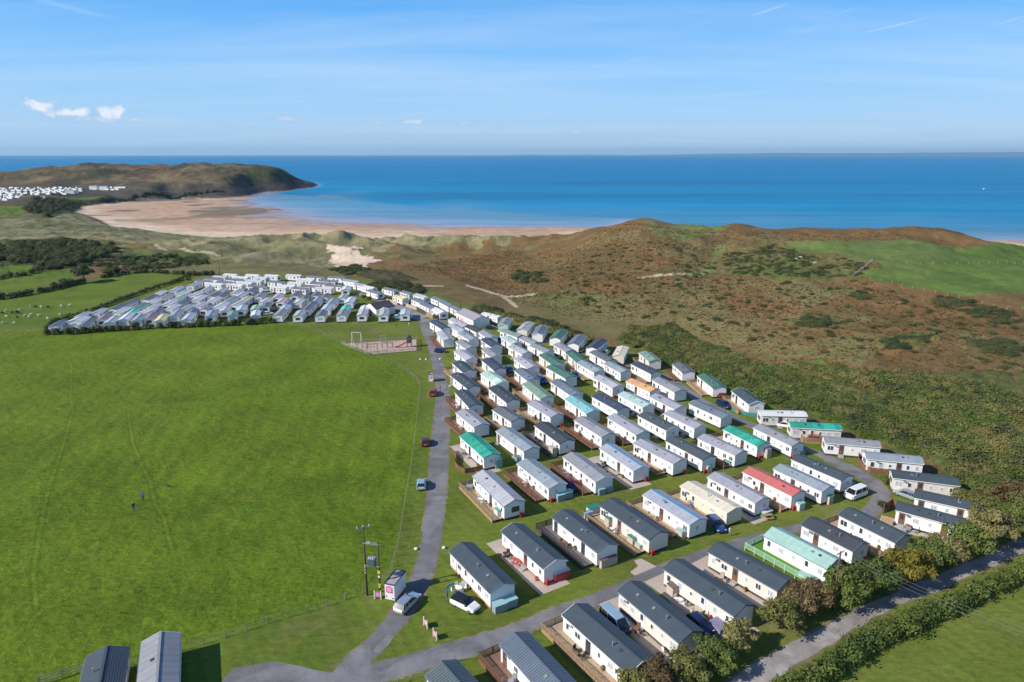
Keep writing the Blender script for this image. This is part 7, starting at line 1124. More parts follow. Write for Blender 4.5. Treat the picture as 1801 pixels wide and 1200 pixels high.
def leaf_cloud(centers, n, size, seed, shell=0.55, up=0.35):
    "leaf-sized faces spread through overlapping clumps"
    R = np.random.default_rng(seed); C = np.array(centers); k = R.choice(len(C), n, p=(C[:, 3]**2/np.sum(C[:, 3]**2)))
    d = R.normal(size=(n, 3)); d /= np.linalg.norm(d, axis=1)[:, None]; d[:, 2] = np.where(d[:, 2] < -.5, -d[:, 2]*.4, d[:, 2])
    rr = C[k, 3]*(shell+(1-shell)*R.random(n)**.7)*(1+.16*R.normal(size=n)); c = C[k, :3]+d*rr[:, None]*np.array([1, 1, .82])
    nrm = d*1.1+R.normal(size=(n, 3))*.42+np.array([0, 0, up]); nrm /= np.linalg.norm(nrm, axis=1)[:, None]
    t = np.cross(nrm, R.normal(size=(n, 3))); t /= np.linalg.norm(t, axis=1)[:, None]; b = np.cross(nrm, t)
    s = size*(0.6+.8*R.random(n))[:, None]; t = t*s; b = b*s*.62
    V = np.stack([c-t, c-b*1.0, c+t, c+b], 1).reshape(-1, 3)
    me = bpy.data.meshes.new('crown'); me.vertices.add(4*n); me.vertices.foreach_set('co', V.astype(np.float32).ravel()); me.loops.add(4*n); me.loops.foreach_set('vertex_index', np.arange(4*n, dtype=np.int32)); me.polygons.add(n)
    me.polygons.foreach_set('loop_start', np.arange(n, dtype=np.int32)*4); me.update(calc_edges=True); return me
def tree_parts(seed, h, r, leaves, size, lean=0.0):
    R = random.Random(seed); b = MB(); th = h*.34; base = Vector((0, 0, -.2)); top = Vector((R.uniform(-.3, .3)+lean, R.uniform(-.3, .3), th)); b.bar(base, top, .035*h, 8, .026*h); cl = []
    for i in range(9):
        a = 2*math.pi*i/9+R.uniform(-.4, .4); q = R.uniform(.35, .8)*r; z = th+R.uniform(.15, .62)*(h-th); e = Vector((math.cos(a)*q+lean, math.sin(a)*q, z)); mid = top.lerp(e, .5)+Vector((0, 0, .25)); b.bar(top, mid, .016*h, 6, .010*h); b.bar(mid, e, .010*h, 5, .003*h)
        cl.append((e.x, e.y, e.z, r*R.uniform(.30, .50)))
        for _ in range(2):
            f = e+Vector((R.uniform(-.4, .4)*r, R.uniform(-.4, .4)*r, R.uniform(-.25, .35)*r)); b.bar(e, f, .004*h, 4, .002*h); cl.append((f.x, f.y, min(f.z, h-.2*r), r*R.uniform(.20, .36)))
    cl.append((lean, 0, h-.42*r, r*.42)); return b.mesh('trunk', True), leaf_cloud(cl, leaves, size, seed, .45)
TREES = [tree_parts(11, 6.0, 3.3, 5200, .19), tree_parts(12, 5.2, 2.9, 4400, .18, .4), tree_parts(13, 7.0, 3.6, 6000, .20), tree_parts(14, 4.6, 2.4, 3000, .18, -.3)]
LM = {'olive': L_OLIVE, 'green': L_GREEN, 'autumn': L_AUT, 'dark': L_DARK, 'brown': L_BR, 'bright': L_BRIGHT, 'fern': L_FERN}
def tree(x, y, k, s, lm, rz, lab, group, z=0, cat='tree', name='tree', bark=BARK):
    root = empty(name, (x, y, z), rz); root.scale = (s, s, s*rnd.uniform(.92, 1.08)); tag(root, lab, cat, group); t, c = TREES[k]
    link('trunk', t, bark, root); link('crown', c, LM[lm], root)
for args in [(14.0, 64.41, 3, 0.9119999999999999, 'olive', 4.8, 'olive tree at the bottom edge left of all lane trees', 'trees along the right-hand lane', 0), (16.77, 65.26, 3, 0.96, 'brown', 0.8, 'brownish tree at the bottom edge under the slate roofs', 'trees along the right-hand lane', 0), (20.56, 66.75, 1, 0.9119999999999999, 'olive', 3.7, 'olive tree at the bottom edge beside the coloured clutter', 'trees along the right-hand lane', 0), (24.43, 68.58, 1, 0.864, 'green', 0.8, 'green bushy tree just below the purple tub cover', 'trees along the right-hand lane', 0), (28.1, 71.98, 3, 1.008, 'olive', 0.0, 'small olive tree below the patio of the purple tub', 'trees along the right-hand lane', 0), (34.89, 76.43, 1, 0.8832, 'olive', 5.2, 'pale-trunked olive tree by the lane below the green-railed terrace', 'trees along the right-hand lane', 0), (37.86, 78.25, 3, 1.008, 'brown', 1.3, 'brown-tinged tree beside the pale-trunked one', 'trees along the right-hand lane', 0), (40.99, 80.26, 1, 0.816, 'brown', 1.3, 'brown-topped tree left of the utility pole', 'trees along the right-hand lane', 0), (45.55, 81.36, 0, 0.9119999999999999, 'green', 5.9, 'dark green tree just right of the utility pole', 'trees along the right-hand lane', 0), (47.44, 82.36, 0, 0.864, 'olive', 5.2, 'broad olive tree second right of the utility pole', 'trees along the right-hand lane', 0), (51.71, 84.02, 2, 0.816, 'green', 1.7, 'dark tree behind the yellow autumn tree', 'trees along the right-hand lane', 0), (56.89, 85.34, 2, 0.8832, 'autumn', 5.8, 'yellow autumn tree overhanging the lane', 'trees along the right-hand lane', 0), (62.21, 88.8, 0, 0.9119999999999999, 'green', 3.2, 'green tree right of the yellow autumn tree', 'trees along the right-hand lane', 0), (65.47, 90.25, 0, 0.9119999999999999, 'olive', 4.1, 'olive tree with pale leaves halfway along the right lane', 'trees along the right-hand lane', 0), (70.09, 92.51, 1, 1.056, 'green', 1.2, 'round green tree beside the sunlit lane patch', 'trees along the right-hand lane', 0), (75.72, 95.66, 2, 0.9119999999999999, 'olive', 5.6, 'large olive tree near the right edge', 'trees along the right-hand lane', 0), (81.55, 98.15, 2, 1.008, 'green', 4.1, 'large green tree at the right edge of the lane', 'trees along the right-hand lane', 0), (79.42, 102.55, 0, 0.864, 'olive', 5.8, 'olive tree behind the lane trees by the rightmost caravan', 'trees along the right-hand lane', 0), (87.07, 107.31, 0, 0.96, 'brown', 5.4, 'brown tree at the right edge above the lane', 'trees along the right-hand lane', 0), (78.49, 106.33, 3, 1.056, 'olive', 1.8, 'small olive tree at the end of the rightmost slate roof', 'trees along the right-hand lane', 0), (88.43, 104.41, 2, 0.96, 'olive', 2.2, 'olive tree cut by the right edge', 'trees along the right-hand lane', 0), (-207.04, 326.79, 2, 1.35, 'dark', 1.0, 'big dark round tree standing alone in the left hedge line', 'field trees at far left', 0), (-211.88, 317.9, 0, 0.7, 'olive', 0.9, 'dark hedge tree, second from the left in the far left hedge line', 'field trees at far left', 0.0), (-211.87, 310.83, 1, 0.6, 'dark', 0.4, 'dark hedge tree, first from the left in the far left hedge line', 'field trees at far left', 0.0), (-205.1, 342.72, 2, 0.7, 'olive', 1.8, 'dark hedge tree, third from the left in the far left hedge line', 'field trees at far left', 0.0), (-203.6, 347.79, 0, 0.75, 'dark', 3.6, 'dark hedge tree, fourth from the left in the far left hedge line', 'field trees at far left', 0.0), (-198.82, 355.24, 1, 0.75, 'olive', 0.0, 'dark hedge tree, fifth from the left in the far left hedge line', 'field trees at far left', -0.08), (-196.05, 359.63, 2, 0.7, 'dark', 4.1, 'dark hedge tree, sixth from the left in the far left hedge line', 'field trees at far left', -0.21), (-157.38, 326.79, 0, 0.5, 'olive', 2.0, 'dark hedge tree, seventh from the left in the far left hedge line', 'field trees at far left', 0.0), (-63.18, 285.31, 3, 0.55, 'bright', 1.9, 'bright green bushy tree before the white clubhouse', 'garden trees in the parks', 0), (-60.28, 282.98, 3, 0.5, 'dark', 4.9, 'dark bushy tree beside the white clubhouse', 'garden trees in the parks', 0), (-67.98, 282.98, 3, 0.5, 'dark', 2.9, 'dark bushy tree by the small pale far-park caravan', 'garden trees in the parks', 0), (-69.72, 258.52, 3, 0.35, 'dark', 1.9, 'small dark tree at the playing field edge', 'garden trees in the parks', 0), (-28.28, 249.08, 3, 0.45, 'dark', 2.9, 'small dark tree at the lane top by the golden screen', 'garden trees in the parks', 0), (64.59, 107.11, 3, 0.4, 'dark', 4.2, 'dark palm-like shrub by the road bend', 'garden trees in the parks', 0), (70.02, 116.67, 3, 0.42, 'green', 0.3, 'green shrub tree at the corner of the brown deck by the loop', 'garden trees in the parks', 0), (71.52, 118.29, 3, 0.4, 'olive', 5.9, 'olive shrub tree at the end of the slate roof by the loop', 'garden trees in the parks', 0)]: tree(*args)
def hedge(name, lab, pts, h, w, dens, size, lm, seed, zf=False, group=None, cat='hedge'):
    R = np.random.default_rng(seed); P = smooth_line(pts, 6); cl = []
    for (x0, y0), (x1, y1) in zip(P[:-1], P[1:]):
        d = math.hypot(x1-x0, y1-y0); n = max(1, int(d/(w*.45)))
        for i in range(n):
            t = (i+R.random())/n; r = w*R.uniform(.36, .62)*.8; cl.append((x0+(x1-x0)*t+R.normal()*w*.14, y0+(y1-y0)*t+R.normal()*w*.14, h*R.uniform(.42, .80)-r*.2, r)); cl.append((x0+(x1-x0)*t, y0+(y1-y0)*t, h*.28, w*.42))
    cl = np.array(cl)
    if zf: cl[:, 2] += terrain(cl[:, 0], cl[:, 1])
    x0, y0 = pts[0]; z0 = float(cl[0, 2])-h*.4 if zf else 0; cl[:, 0] -= x0; cl[:, 1] -= y0; cl[:, 2] -= z0
    root = empty(name, (x0, y0, z0)); tag(root, lab, cat, group)
    link('crown', leaf_cloud(cl, int(dens), size, seed, .5), LM[lm], root)
    b = MB()
    for c in cl[::5]: b.bar((c[0], c[1], c[2]-h*.6), (c[0], c[1], c[2]), .06, 4, .03)
    b.build('stem', BARK, root)
for a_ in [('front_hedge', 'dark clipped hedge along the front of the far park', [(-161.15, 227.34), (-151.44, 228.11), (-143.43, 231.24), (-133.19, 234.45), (-122.28, 236.92), (-110.78, 238.59), (-99.47, 241.13), (-87.38, 244.61)], 2.5, 2.6, 12000, 0.28, 'dark', 31), ('field_hedge', 'dark hedge climbing the left edge of the far park', [(-164.38, 232.84), (-167.95, 244.61), (-167.3, 253.72), (-166.07, 264.5), (-166.09, 280.68), (-165.67, 305.39), (-163.48, 322.29), (-163.06, 341.06), (-160.4, 346.08)], 2.0, 2.4, 6000, 0.26, 'dark', 32), ('lane_hedge', 'thick unclipped hedge along the lower side of the right-hand lane', [(26.08, 60.93), (31.06, 64.15), (36.46, 67.65), (41.72, 70.88), (47.28, 74.15), (52.9, 76.99), (59.19, 79.9), (66.14, 83.38), (76.19, 88.38), (89.27, 94.7), (104.5, 101.83), (121.03, 109.12)], 2.5, 3.6, 34000, 0.17, 'green', 33), ('lane_hedge', 'russet bramble fringe on the upper face of the lane hedge', [(34.32, 67.38), (38.91, 70.1), (43.86, 73.1), (49.16, 76.32), (53.29, 78.36)], 1.2, 1.6, 4500, 0.15, 'brown', 34), ('field_hedge', 'long dark hedge below the small fields at far left', [(-222.5, 271.8), (-219.2, 286.5), (-212.5, 298.8), (-209.2, 313.6), (-207.5, 325.3)], 3.0, 4.0, 6000, 0.34, 'dark', 35, True), ('field_hedge', 'dark hedge between two small fields at far left', [(-263.2, 324.4), (-257.0, 338.5), (-254.1, 355.1), (-255.2, 371.6), (-255.1, 382.0), (-252.5, 395.9)], 3.0, 4.0, 5000, 0.36, 'dark', 36, True), ('field_hedge', 'dark hedge running from the big round tree to the far park', [(-205.1, 337.8), (-201.6, 349.5), (-189.7, 354.9), (-177.5, 351.3), (-161.2, 347.8), (-153.8, 347.8)], 2.4, 3.4, 5000, 0.34, 'dark', 37, True), ('scrub_hedge', 'low green hedge where the far park meets the bracken', [(-13.61, 263.49), (-6.69, 256.58), (-0.11, 250.0), (10.15, 238.59), (17.59, 228.11), (26.26, 217.75)], 1.8, 4.0, 9000, 0.22, 'olive', 38)]: hedge(*a_)
TC = {'grey': mat('grey_plastic', (.3,.3,.32), .6), 'white': SGNW, 'black': PLASTIC, 'brown': WOOD['brown'], 'tan': LOCK['tan']}
for i_, (x, y, a, L, w, z, where, wd, pos, rw) in enumerate(SITOUT):
    k = ['grey', 'black', 'brown', 'white', 'tan'][i_ % 5]; lx = -L/2+rnd.uniform(.2, .45)*L; ly = -w/2-1.05
    ca, sa = math.cos(a), math.sin(a); tail = '%s-roofed caravan, %s, %s' % (wd, pos, rw)
    table_set(x+lx*ca-ly*sa, y+lx*sa+ly*ca, z, a, ('%s table, %s, %s' % (k, where, tail), '%s chair, %s, %s' % (k, where, tail)), TC[k], .38, 2 if i_ % 2 else 3)
    def pot():
        b = MB(); b.bar((0,0,0), (0,0,.32), .13, 9, .19); return b.mesh('pot')
    lx = -L/2+rnd.uniform(.55, .9)*L; ly = -w/2-.35
    root = empty('potted_plant', (x+lx*ca-ly*sa, y+lx*sa+ly*ca, z)); tag(root, 'potted plant, %s, %s' % (where, tail), 'plant pot', 'potted plants beside the caravans')
    link('pot', cached('pot', pot), mat('terracotta', (.42,.16,.08), .8), root); link('foliage', cached('potleaf', lambda: leaf_cloud([(0,0,.5,.26), (.1,.05,.62,.18)], 70, .09, 77)), (leafmat('leaves_bright', (.09,.135,.02), (.14,.185,.03), (.2,.22,.05)) if i_ % 3 else mat('blooms', (.55,.08,.10), .7)), root)

# low scrub that covers the slope: instances of three real bushes
BUSH = {'a': leaf_cloud([(0,0,.5,.9), (.7,.3,.4,.7), (-.6,.5,.45,.75), (.1,-.7,.35,.7), (-.5,-.5,.7,.5)], 820, .105, 21), 'b': leaf_cloud([(0,0,.7,.9), (.6,-.4,.6,.6), (-.5,.3,.9,.6)], 700, .11, 22), 'c': leaf_cloud([(0,0,.35,.8), (.9,.1,.3,.6), (-.8,.2,.3,.65), (.2,.8,.3,.6)], 650, .105, 23)}
def scatter(name, lab, pts, src, lm, zl=-.1, seed=1, smin=.8, smax=1.7, flatten=1):
    "ground cover: real bush geometry instanced on points of the slope"
    me = bpy.data.meshes.new(name); me.from_pydata(pts, [], []); o = bpy.data.objects.new(name, me); COL.objects.link(o); tag(o, lab, kind='stuff')
    ng = bpy.data.node_groups.new(name, 'GeometryNodeTree'); ng.interface.new_socket('Geometry', in_out='INPUT', socket_type='NodeSocketGeometry'); ng.interface.new_socket('Geometry', in_out='OUTPUT', socket_type='NodeSocketGeometry')
    N = ng.nodes; L = ng.links; gi = N.new('NodeGroupInput'); go = N.new('NodeGroupOutput'); ip = N.new('GeometryNodeInstanceOnPoints'); oi = N.new('GeometryNodeObjectInfo'); oi.inputs['Object'].default_value = src; oi.transform_space = 'ORIGINAL'; oi.inputs['As Instance'].default_value = True
    if flatten != 1: sc_ = N.new('ShaderNodeVectorMath'); sc_.operation = 'SCALE'; sc_.inputs[0].default_value = (1, 1, flatten)
    rv = N.new('FunctionNodeRandomValue'); rv.data_type = 'FLOAT_VECTOR'; rv.inputs[0].default_value = (-.15, -.15, 0); rv.inputs[1].default_value = (.15, .15, 6.28); rv.inputs['Seed'].default_value = seed
    sv = N.new('FunctionNodeRandomValue'); sv.data_type = 'FLOAT'; sv.inputs[2].default_value = smin; sv.inputs[3].default_value = smax; sv.inputs['Seed'].default_value = seed+5
    L.new(gi.outputs[0], ip.inputs['Points']); L.new(oi.outputs['Geometry'], ip.inputs['Instance']); L.new(rv.outputs[0], ip.inputs['Rotation']); (L.new(sv.outputs[1], ip.inputs['Scale']) if flatten == 1 else (L.new(sv.outputs[1], sc_.inputs['Scale']), L.new(sc_.outputs[0], ip.inputs['Scale']))); L.new(ip.outputs[0], go.inputs[0])
    md = o.modifiers.new('scatter', 'NODES'); md.node_group = ng; return o
def fill(poly, n, seed, zo=-.1, keep=None):
    R = np.random.default_rng(seed); xs = [p[0] for p in poly]; ys = [p[1] for p in poly]; out = np.zeros((0, 2)); m = 0
    while len(out) < n and m < 60:
        X = R.uniform(min(xs), max(xs), n*2); Y = R.uniform(min(ys), max(ys), n*2); k = inpoly(X, Y, poly)
        q = fbm(X, Y, 9, 3, seed)
        if n < 9000: k &= (q > -.22+.3*R.random(len(X))-.25)
        out = np.concatenate([out, np.stack([X[k], Y[k]], 1)]); m += 1
    out = out[:n]; fw = 9.0 if n > 9000 else 20.0 if n > 600 else 5.0; dd = -polydist(out[:, 0], out[:, 1], poly) + fbm(out[:, 0], out[:, 1], 12, 2, seed+3)*fw*.8; out = out[R.random(len(out)) < np.clip(dd/fw+(.15 if fw < 19 else .35), 0, 1)]; z = terrain(out[:, 0], out[:, 1])+zo
    return [(float(a), float(b), float(c)) for (a, b), c in zip(out, z)]
protos = {}
for key, (x, y, lm, lab) in {'a': (82.2, 138.7, 'green', 'round green bush near the foot of the scrub slope behind the grey-roofed caravan'), 'b': (107.8, 152.5, 'olive', 'upright olive bush on the right-hand scrub slope'), 'c': (72.0, 183.1, 'bright', 'bright green spreading bush above the emerald-roofed caravan'), 'ad': (118.2, 195.5, 'dark', 'dark gorse bush in the round thicket on the bracken slope'), 'cb': (90.6, 190.0, 'fern', 'low russet bracken clump on the slope'), 'bd': (-295.5, 441.7, 'dark', 'dark tree-like bush in the wood at far left')}.items():
    zz = float(terrain(np.array([x]), np.array([y]))[0]); o = link('bush', BUSH[key[0]], LM[lm], None, (x, y, zz-.1), 0); tag(o, lab, 'bush'); protos[key] = o
for nm, lab, poly, n, pk, lm, s0, s1, seed in [('bramble_scrub', 'dense green bramble scrub on the slope behind the caravans', [(56.1, 233.7), (42.3, 234.7), (36.3, 219.2), (41.2, 206.9), (47.2, 193.6), (52.6, 185.4), (59.0, 172.1), (62.8, 165.5), (69.0, 155.4), (74.8, 153.0), (76.6, 142.6), (81.5, 137.2), (84.7, 130.0), (86.1, 124.6), (84.7, 112.9), (87.9, 110.8), (103.1, 108.2), (133.2, 145.7), (120.2, 151.0), (108.7, 165.4), (92.5, 176.6), (74.1, 189.0), (62.9, 207.8)], 1250, 'a', 'green', 1.0, 2.5, 41), ('gorse_scrub', 'olive gorse and blackthorn scrub on the slope behind the caravans', [(56.1, 233.7), (42.3, 234.7), (36.3, 219.2), (41.2, 206.9), (47.2, 193.6), (52.6, 185.4), (59.0, 172.1), (62.8, 165.5), (69.0, 155.4), (74.8, 153.0), (76.6, 142.6), (81.5, 137.2), (84.7, 130.0), (86.1, 124.6), (84.7, 112.9), (87.9, 110.8), (103.1, 108.2), (133.2, 145.7), (120.2, 151.0), (108.7, 165.4), (92.5, 176.6), (74.1, 189.0), (62.9, 207.8)], 1050, 'b', 'olive', 0.9, 2.2, 42), ('bright_scrub', 'bright green low scrub at the foot of the slope', [(49.2, 202.5), (55.6, 193.5), (62.7, 178.7), (72.4, 164.0), (80.2, 150.1), (87.0, 138.3), (89.0, 122.0), (84.6, 122.2), (79.9, 134.3), (74.1, 142.7), (68.7, 154.6), (62.4, 164.2), (57.5, 172.1), (52.0, 182.8), (43.5, 200.7)], 500, 'c', 'bright', 0.9, 1.8, 43), ('gorse_thicket', 'dark gorse thicket on the bracken slope, centre patch', [(99.5, 228.6), (105.1, 227.9), (107.7, 222.6), (99.8, 211.4), (92.7, 216.0)], 90, 'ad', 'dark', 0.9, 1.5, 50), ('gorse_thicket', 'dark gorse thicket on the bracken slope, round patch', [(111.6, 200.8), (122.3, 203.1), (127.2, 199.1), (119.1, 187.8), (108.3, 189.5)], 110, 'ad', 'dark', 0.9, 1.5, 51), ('gorse_thicket', 'dark gorse thicket on the bracken slope, small upper patch', [(123.8, 252.0), (134.7, 252.7), (127.7, 238.5), (119.5, 238.3)], 60, 'ad', 'dark', 0.9, 1.5, 52), ('gorse_thicket', 'dark gorse thicket on the bracken slope, right edge patch', [(132.2, 191.3), (141.5, 190.6), (144.0, 184.7), (134.8, 171.7), (127.5, 179.1)], 120, 'ad', 'dark', 0.9, 1.5, 53), ('gorse_thicket', 'dark gorse thicket on the bracken slope, below the pasture fence', [(151.9, 242.1), (161.7, 232.0), (163.3, 211.8), (151.2, 194.8), (145.9, 213.2), (142.6, 229.4)], 150, 'ad', 'dark', 0.9, 1.5, 54), ('gorse_thicket', 'dark gorse thicket on the bracken slope, large patch with pale rocks', [(101.9, 334.6), (116.7, 342.5), (133.5, 341.9), (137.9, 318.1), (152.3, 288.6), (139.2, 271.2), (117.8, 279.9), (97.9, 290.9), (94.0, 309.6)], 420, 'ad', 'dark', 0.9, 1.5, 55), ('thorn_scrub', 'dark taller thorn bushes rising out of the scrub slope', [(56.1, 233.7), (42.3, 234.7), (36.3, 219.2), (41.2, 206.9), (47.2, 193.6), (52.6, 185.4), (59.0, 172.1), (62.8, 165.5), (69.0, 155.4), (74.8, 153.0), (76.6, 142.6), (81.5, 137.2), (84.7, 130.0), (86.1, 124.6), (84.7, 112.9), (87.9, 110.8), (103.1, 108.2), (133.2, 145.7), (120.2, 151.0), (108.7, 165.4), (92.5, 176.6), (74.1, 189.0), (62.9, 207.8)], 170, 'ad', 'dark', 1.4, 2.7, 44), ('brown_scrub', 'brown dying bracken patches among the scrub', [(56.1, 233.7), (42.3, 234.7), (36.3, 219.2), (41.2, 206.9), (47.2, 193.6), (52.6, 185.4), (59.0, 172.1), (62.8, 165.5), (69.0, 155.4), (74.8, 153.0), (76.6, 142.6), (81.5, 137.2), (84.7, 130.0), (86.1, 124.6), (84.7, 112.9), (87.9, 110.8), (103.1, 108.2), (133.2, 145.7), (120.2, 151.0), (108.7, 165.4), (92.5, 176.6), (74.1, 189.0), (62.9, 207.8)], 700, 'cb', 'fern', 0.8, 1.7, 45), ('thicket', 'dark thicket between the far park and the bracken valley', [(-68.7, 322.3), (-58.9, 331.4), (-49.6, 325.3), (-37.0, 310.8), (-40.2, 295.0), (-51.0, 300.1), (-64.6, 310.8)], 170, 'ad', 'dark', 1.1, 2.0, 60), ('thicket', 'dark bushes at the foot of the sand blowout', [(-97.4, 363.9), (-98.5, 390.7), (-86.3, 395.0), (-77.7, 376.7), (-80.0, 351.5), (-87.1, 344.4)], 90, 'ad', 'dark', 1.0, 1.8, 68), ('thicket', 'dark low thicket behind the fenced yard', [(-19.4, 266.6), (-11.7, 271.8), (-0.1, 261.5), (18.5, 241.1), (25.3, 226.6), (19.4, 226.6), (8.2, 241.1), (-4.5, 253.7)], 300, 'ad', 'dark', 1.0, 1.7, 61), ('thicket', 'scattered thorn bushes in the bracken valley', [(-0.2, 369.4), (17.4, 348.0), (15.8, 315.2), (-0.1, 329.6)], 60, 'ad', 'dark', 1.2, 2.0, 62), ('wood', 'dark wood beyond the small fields at far left', [(-413.6, 450.4), (-387.7, 517.2), (-372.0, 532.1), (-341.6, 533.0), (-298.6, 508.3), (-254.9, 438.6), (-244.3, 387.9), (-259.4, 378.9), (-306.1, 405.7), (-337.1, 364.3)], 520, 'bd', 'dark', 2.2, 3.7, 63), ('thicket', 'brown-green thicket between wood and dunes', [(-244.3, 387.9), (-251.4, 432.3), (-235.7, 447.5), (-206.7, 433.2), (-179.1, 410.7), (-198.6, 369.1), (-213.4, 357.1)], 300, 'bd', 'olive', 0.9, 1.8, 64), ('wood', 'wooded shelf around the distant caravans', [(-620.2, 877.7), (-736.6, 1072.2), (-731.6, 1131.7), (-717.8, 1200.9), (-709.4, 1153.4), (-650.8, 1028.2), (-542.2, 812.2), (-567.5, 820.4)], 260, 'bd', 'dark', 2.0, 3.8, 65), ('wood', 'dark trees on the low cliff behind the beach', [(-723.1, 1210.4), (-719.3, 1323.7), (-648.8, 1394.2), (-566.1, 1444.1), (-643.8, 1382.1), (-711.4, 1317.9), (-713.8, 1210.5)], 300, 'bd', 'dark', 1.8, 3.4, 66), ('gorse_specks', 'scattered small gorse bushes over the bracken hill', [(28.4, 340.7), (48.9, 368.7), (100.5, 345.1), (96.5, 286.7), (135.5, 268.1), (152.0, 222.8), (156.8, 174.7), (133.2, 145.7), (109.8, 167.3), (64.6, 213.9), (42.0, 245.9), (11.9, 282.2)], 420, 'ad', 'dark', 0.5, 1.3, 69), ('bracken_cover', 'russet bracken covering the hill', [(-0.2, 474.5), (32.8, 395.5), (55.0, 416.6), (77.7, 401.8), (101.3, 396.0), (127.4, 385.9), (151.4, 366.2), (204.2, 352.5), (231.4, 339.8), (204.3, 327.5), (184.9, 337.4), (155.7, 334.8), (133.5, 341.9), (101.9, 334.6), (91.9, 302.4), (116.5, 276.5), (138.2, 268.9), (152.0, 222.8), (156.8, 174.7), (133.2, 145.7), (109.8, 167.3), (92.5, 176.6), (74.1, 189.0), (62.9, 207.8), (56.3, 234.8), (41.0, 239.7), (21.4, 251.7), (-0.1, 283.5), (-22.3, 327.9), (-65.1, 387.0)], 15000, 'cb', 'fern', 0.22, 0.42, 67)]:
    scatter(nm, lab, fill(poly, n, seed), protos[pk], lm, seed=seed, smin=s0, smax=s1, flatten=.62 if ('scrub' in nm or 'gorse' in nm) else .8 if nm == 'thicket' else 1)
# distant park: small white caravans in ranks above the beach
def tiny_mesh():
    b = MB(); b.box(-4.6, 4.6, -1.6, 1.6, .3, 2.7); b.add([(-4.7,-1.75,2.7), (4.7,-1.75,2.7), (4.7,1.75,2.7), (-4.7,1.75,2.7), (-4.7,0,3.1), (4.7,0,3.1)], [(0,1,5,4), (2,3,4,5), (1,2,5), (3,0,4), (0,3,2,1)]); return b.mesh('distant_caravan')
TW = mat('distant_white', (.78,.76,.72), .6)
for x, y, z, a in [(-948.35,1303.46,-3.63,-0.18),(-934.87,1301.96,-3.31,-0.84),(-921.06,1299.01,-3.41,-0.82),(-905.98,1292.38,-2.84,-0.76),(-887.04,1281.4,-2.71,-0.38),(-884.04,1294.58,-3.18,-0.77),(-880.84,1306.78,-3.85,-0.73),(-881.52,1322.92,-4.51,-0.85),(-874.58,1333.01,-5.38,-0.26),(-869.27,1345.67,-5.65,-0.79),(-864.09,1359.07,-6.67,-0.17),(-860.63,1370.92,-7.53,-0.32),(-858.0,1387.91,-7.89,-0.31),(-938.19,1284.51,-6.24,-0.2),(-927.34,1282.54,-5.86,-0.74),(-900.04,1259.73,-4.7,-0.24),(-880.86,1248.95,-4.2,-0.38),(-870.66,1249.21,-4.33,-0.27),(-862.19,1250.03,-5.06,-0.28),(-852.93,1258.02,-4.98,-0.74),(-842.94,1258.72,-5.32,-0.33),(-840.81,1273.12,-5.83,-0.28),(-851.2,1304.65,-7.15,-0.33),(-850.13,1321.95,-7.59,-0.42),(-842.37,1328.01,-8.74,-0.23),(-842.98,1346.34,-9.7,-0.28),(-839.33,1357.74,-10.35,-0.3),(-899.26,1227.94,-7.04,-0.28),(-892.38,1233.65,-6.79,-0.38),(-880.91,1232.06,-7.04,-0.32),(-871.07,1231.87,-6.89,-0.22),(-855.37,1227.07,-7.44,-0.38),(-829.62,1207.32,-5.97,-0.3),(-820.92,1208.61,-5.6,-0.29),(-814.2,1213.74,-5.8,-0.24),(-806.79,1217.37,-6.24,-0.82),(-807.36,1234.55,-6.99,-0.86),(-808.13,1252.68,-8.81,-0.79),(-817.84,1288.27,-9.9,-0.75),(-816.55,1305.13,-10.94,-0.19),(-859.4,1170.25,-7.76,-0.3),(-853.04,1173.12,-7.71,-0.29),(-845.27,1176.71,-7.16,-0.4),(-835.01,1175.4,-7.8,-0.87),(-829.23,1181.0,-7.69,-0.75),(-844.32,1146.62,-8.83,-0.4),(-809.93,1116.32,-7.89,-0.35),(-796.51,1108.99,-7.51,-0.39),(-774.58,1091.45,-5.99,-0.29),(-813.78,1420.27,-6.52,-0.72),(-797.97,1408.87,-6.69,-0.3),(-787.47,1404.56,-6.11,-0.27),(-779.27,1402.74,-5.9,-0.32),(-812.18,1400.8,-9.54,-0.26),(-798.61,1396.9,-9.77,-0.33),(-789.52,1395.97,-9.31,-0.26)]:
    tag(link('distant_caravan', cached('tiny', tiny_mesh), TW, None, (x, y, z), a), 'tiny white caravan in ranks on the distant shelf above the beach', 'static caravan', 'distant white caravans above the beach')
_b = MB()
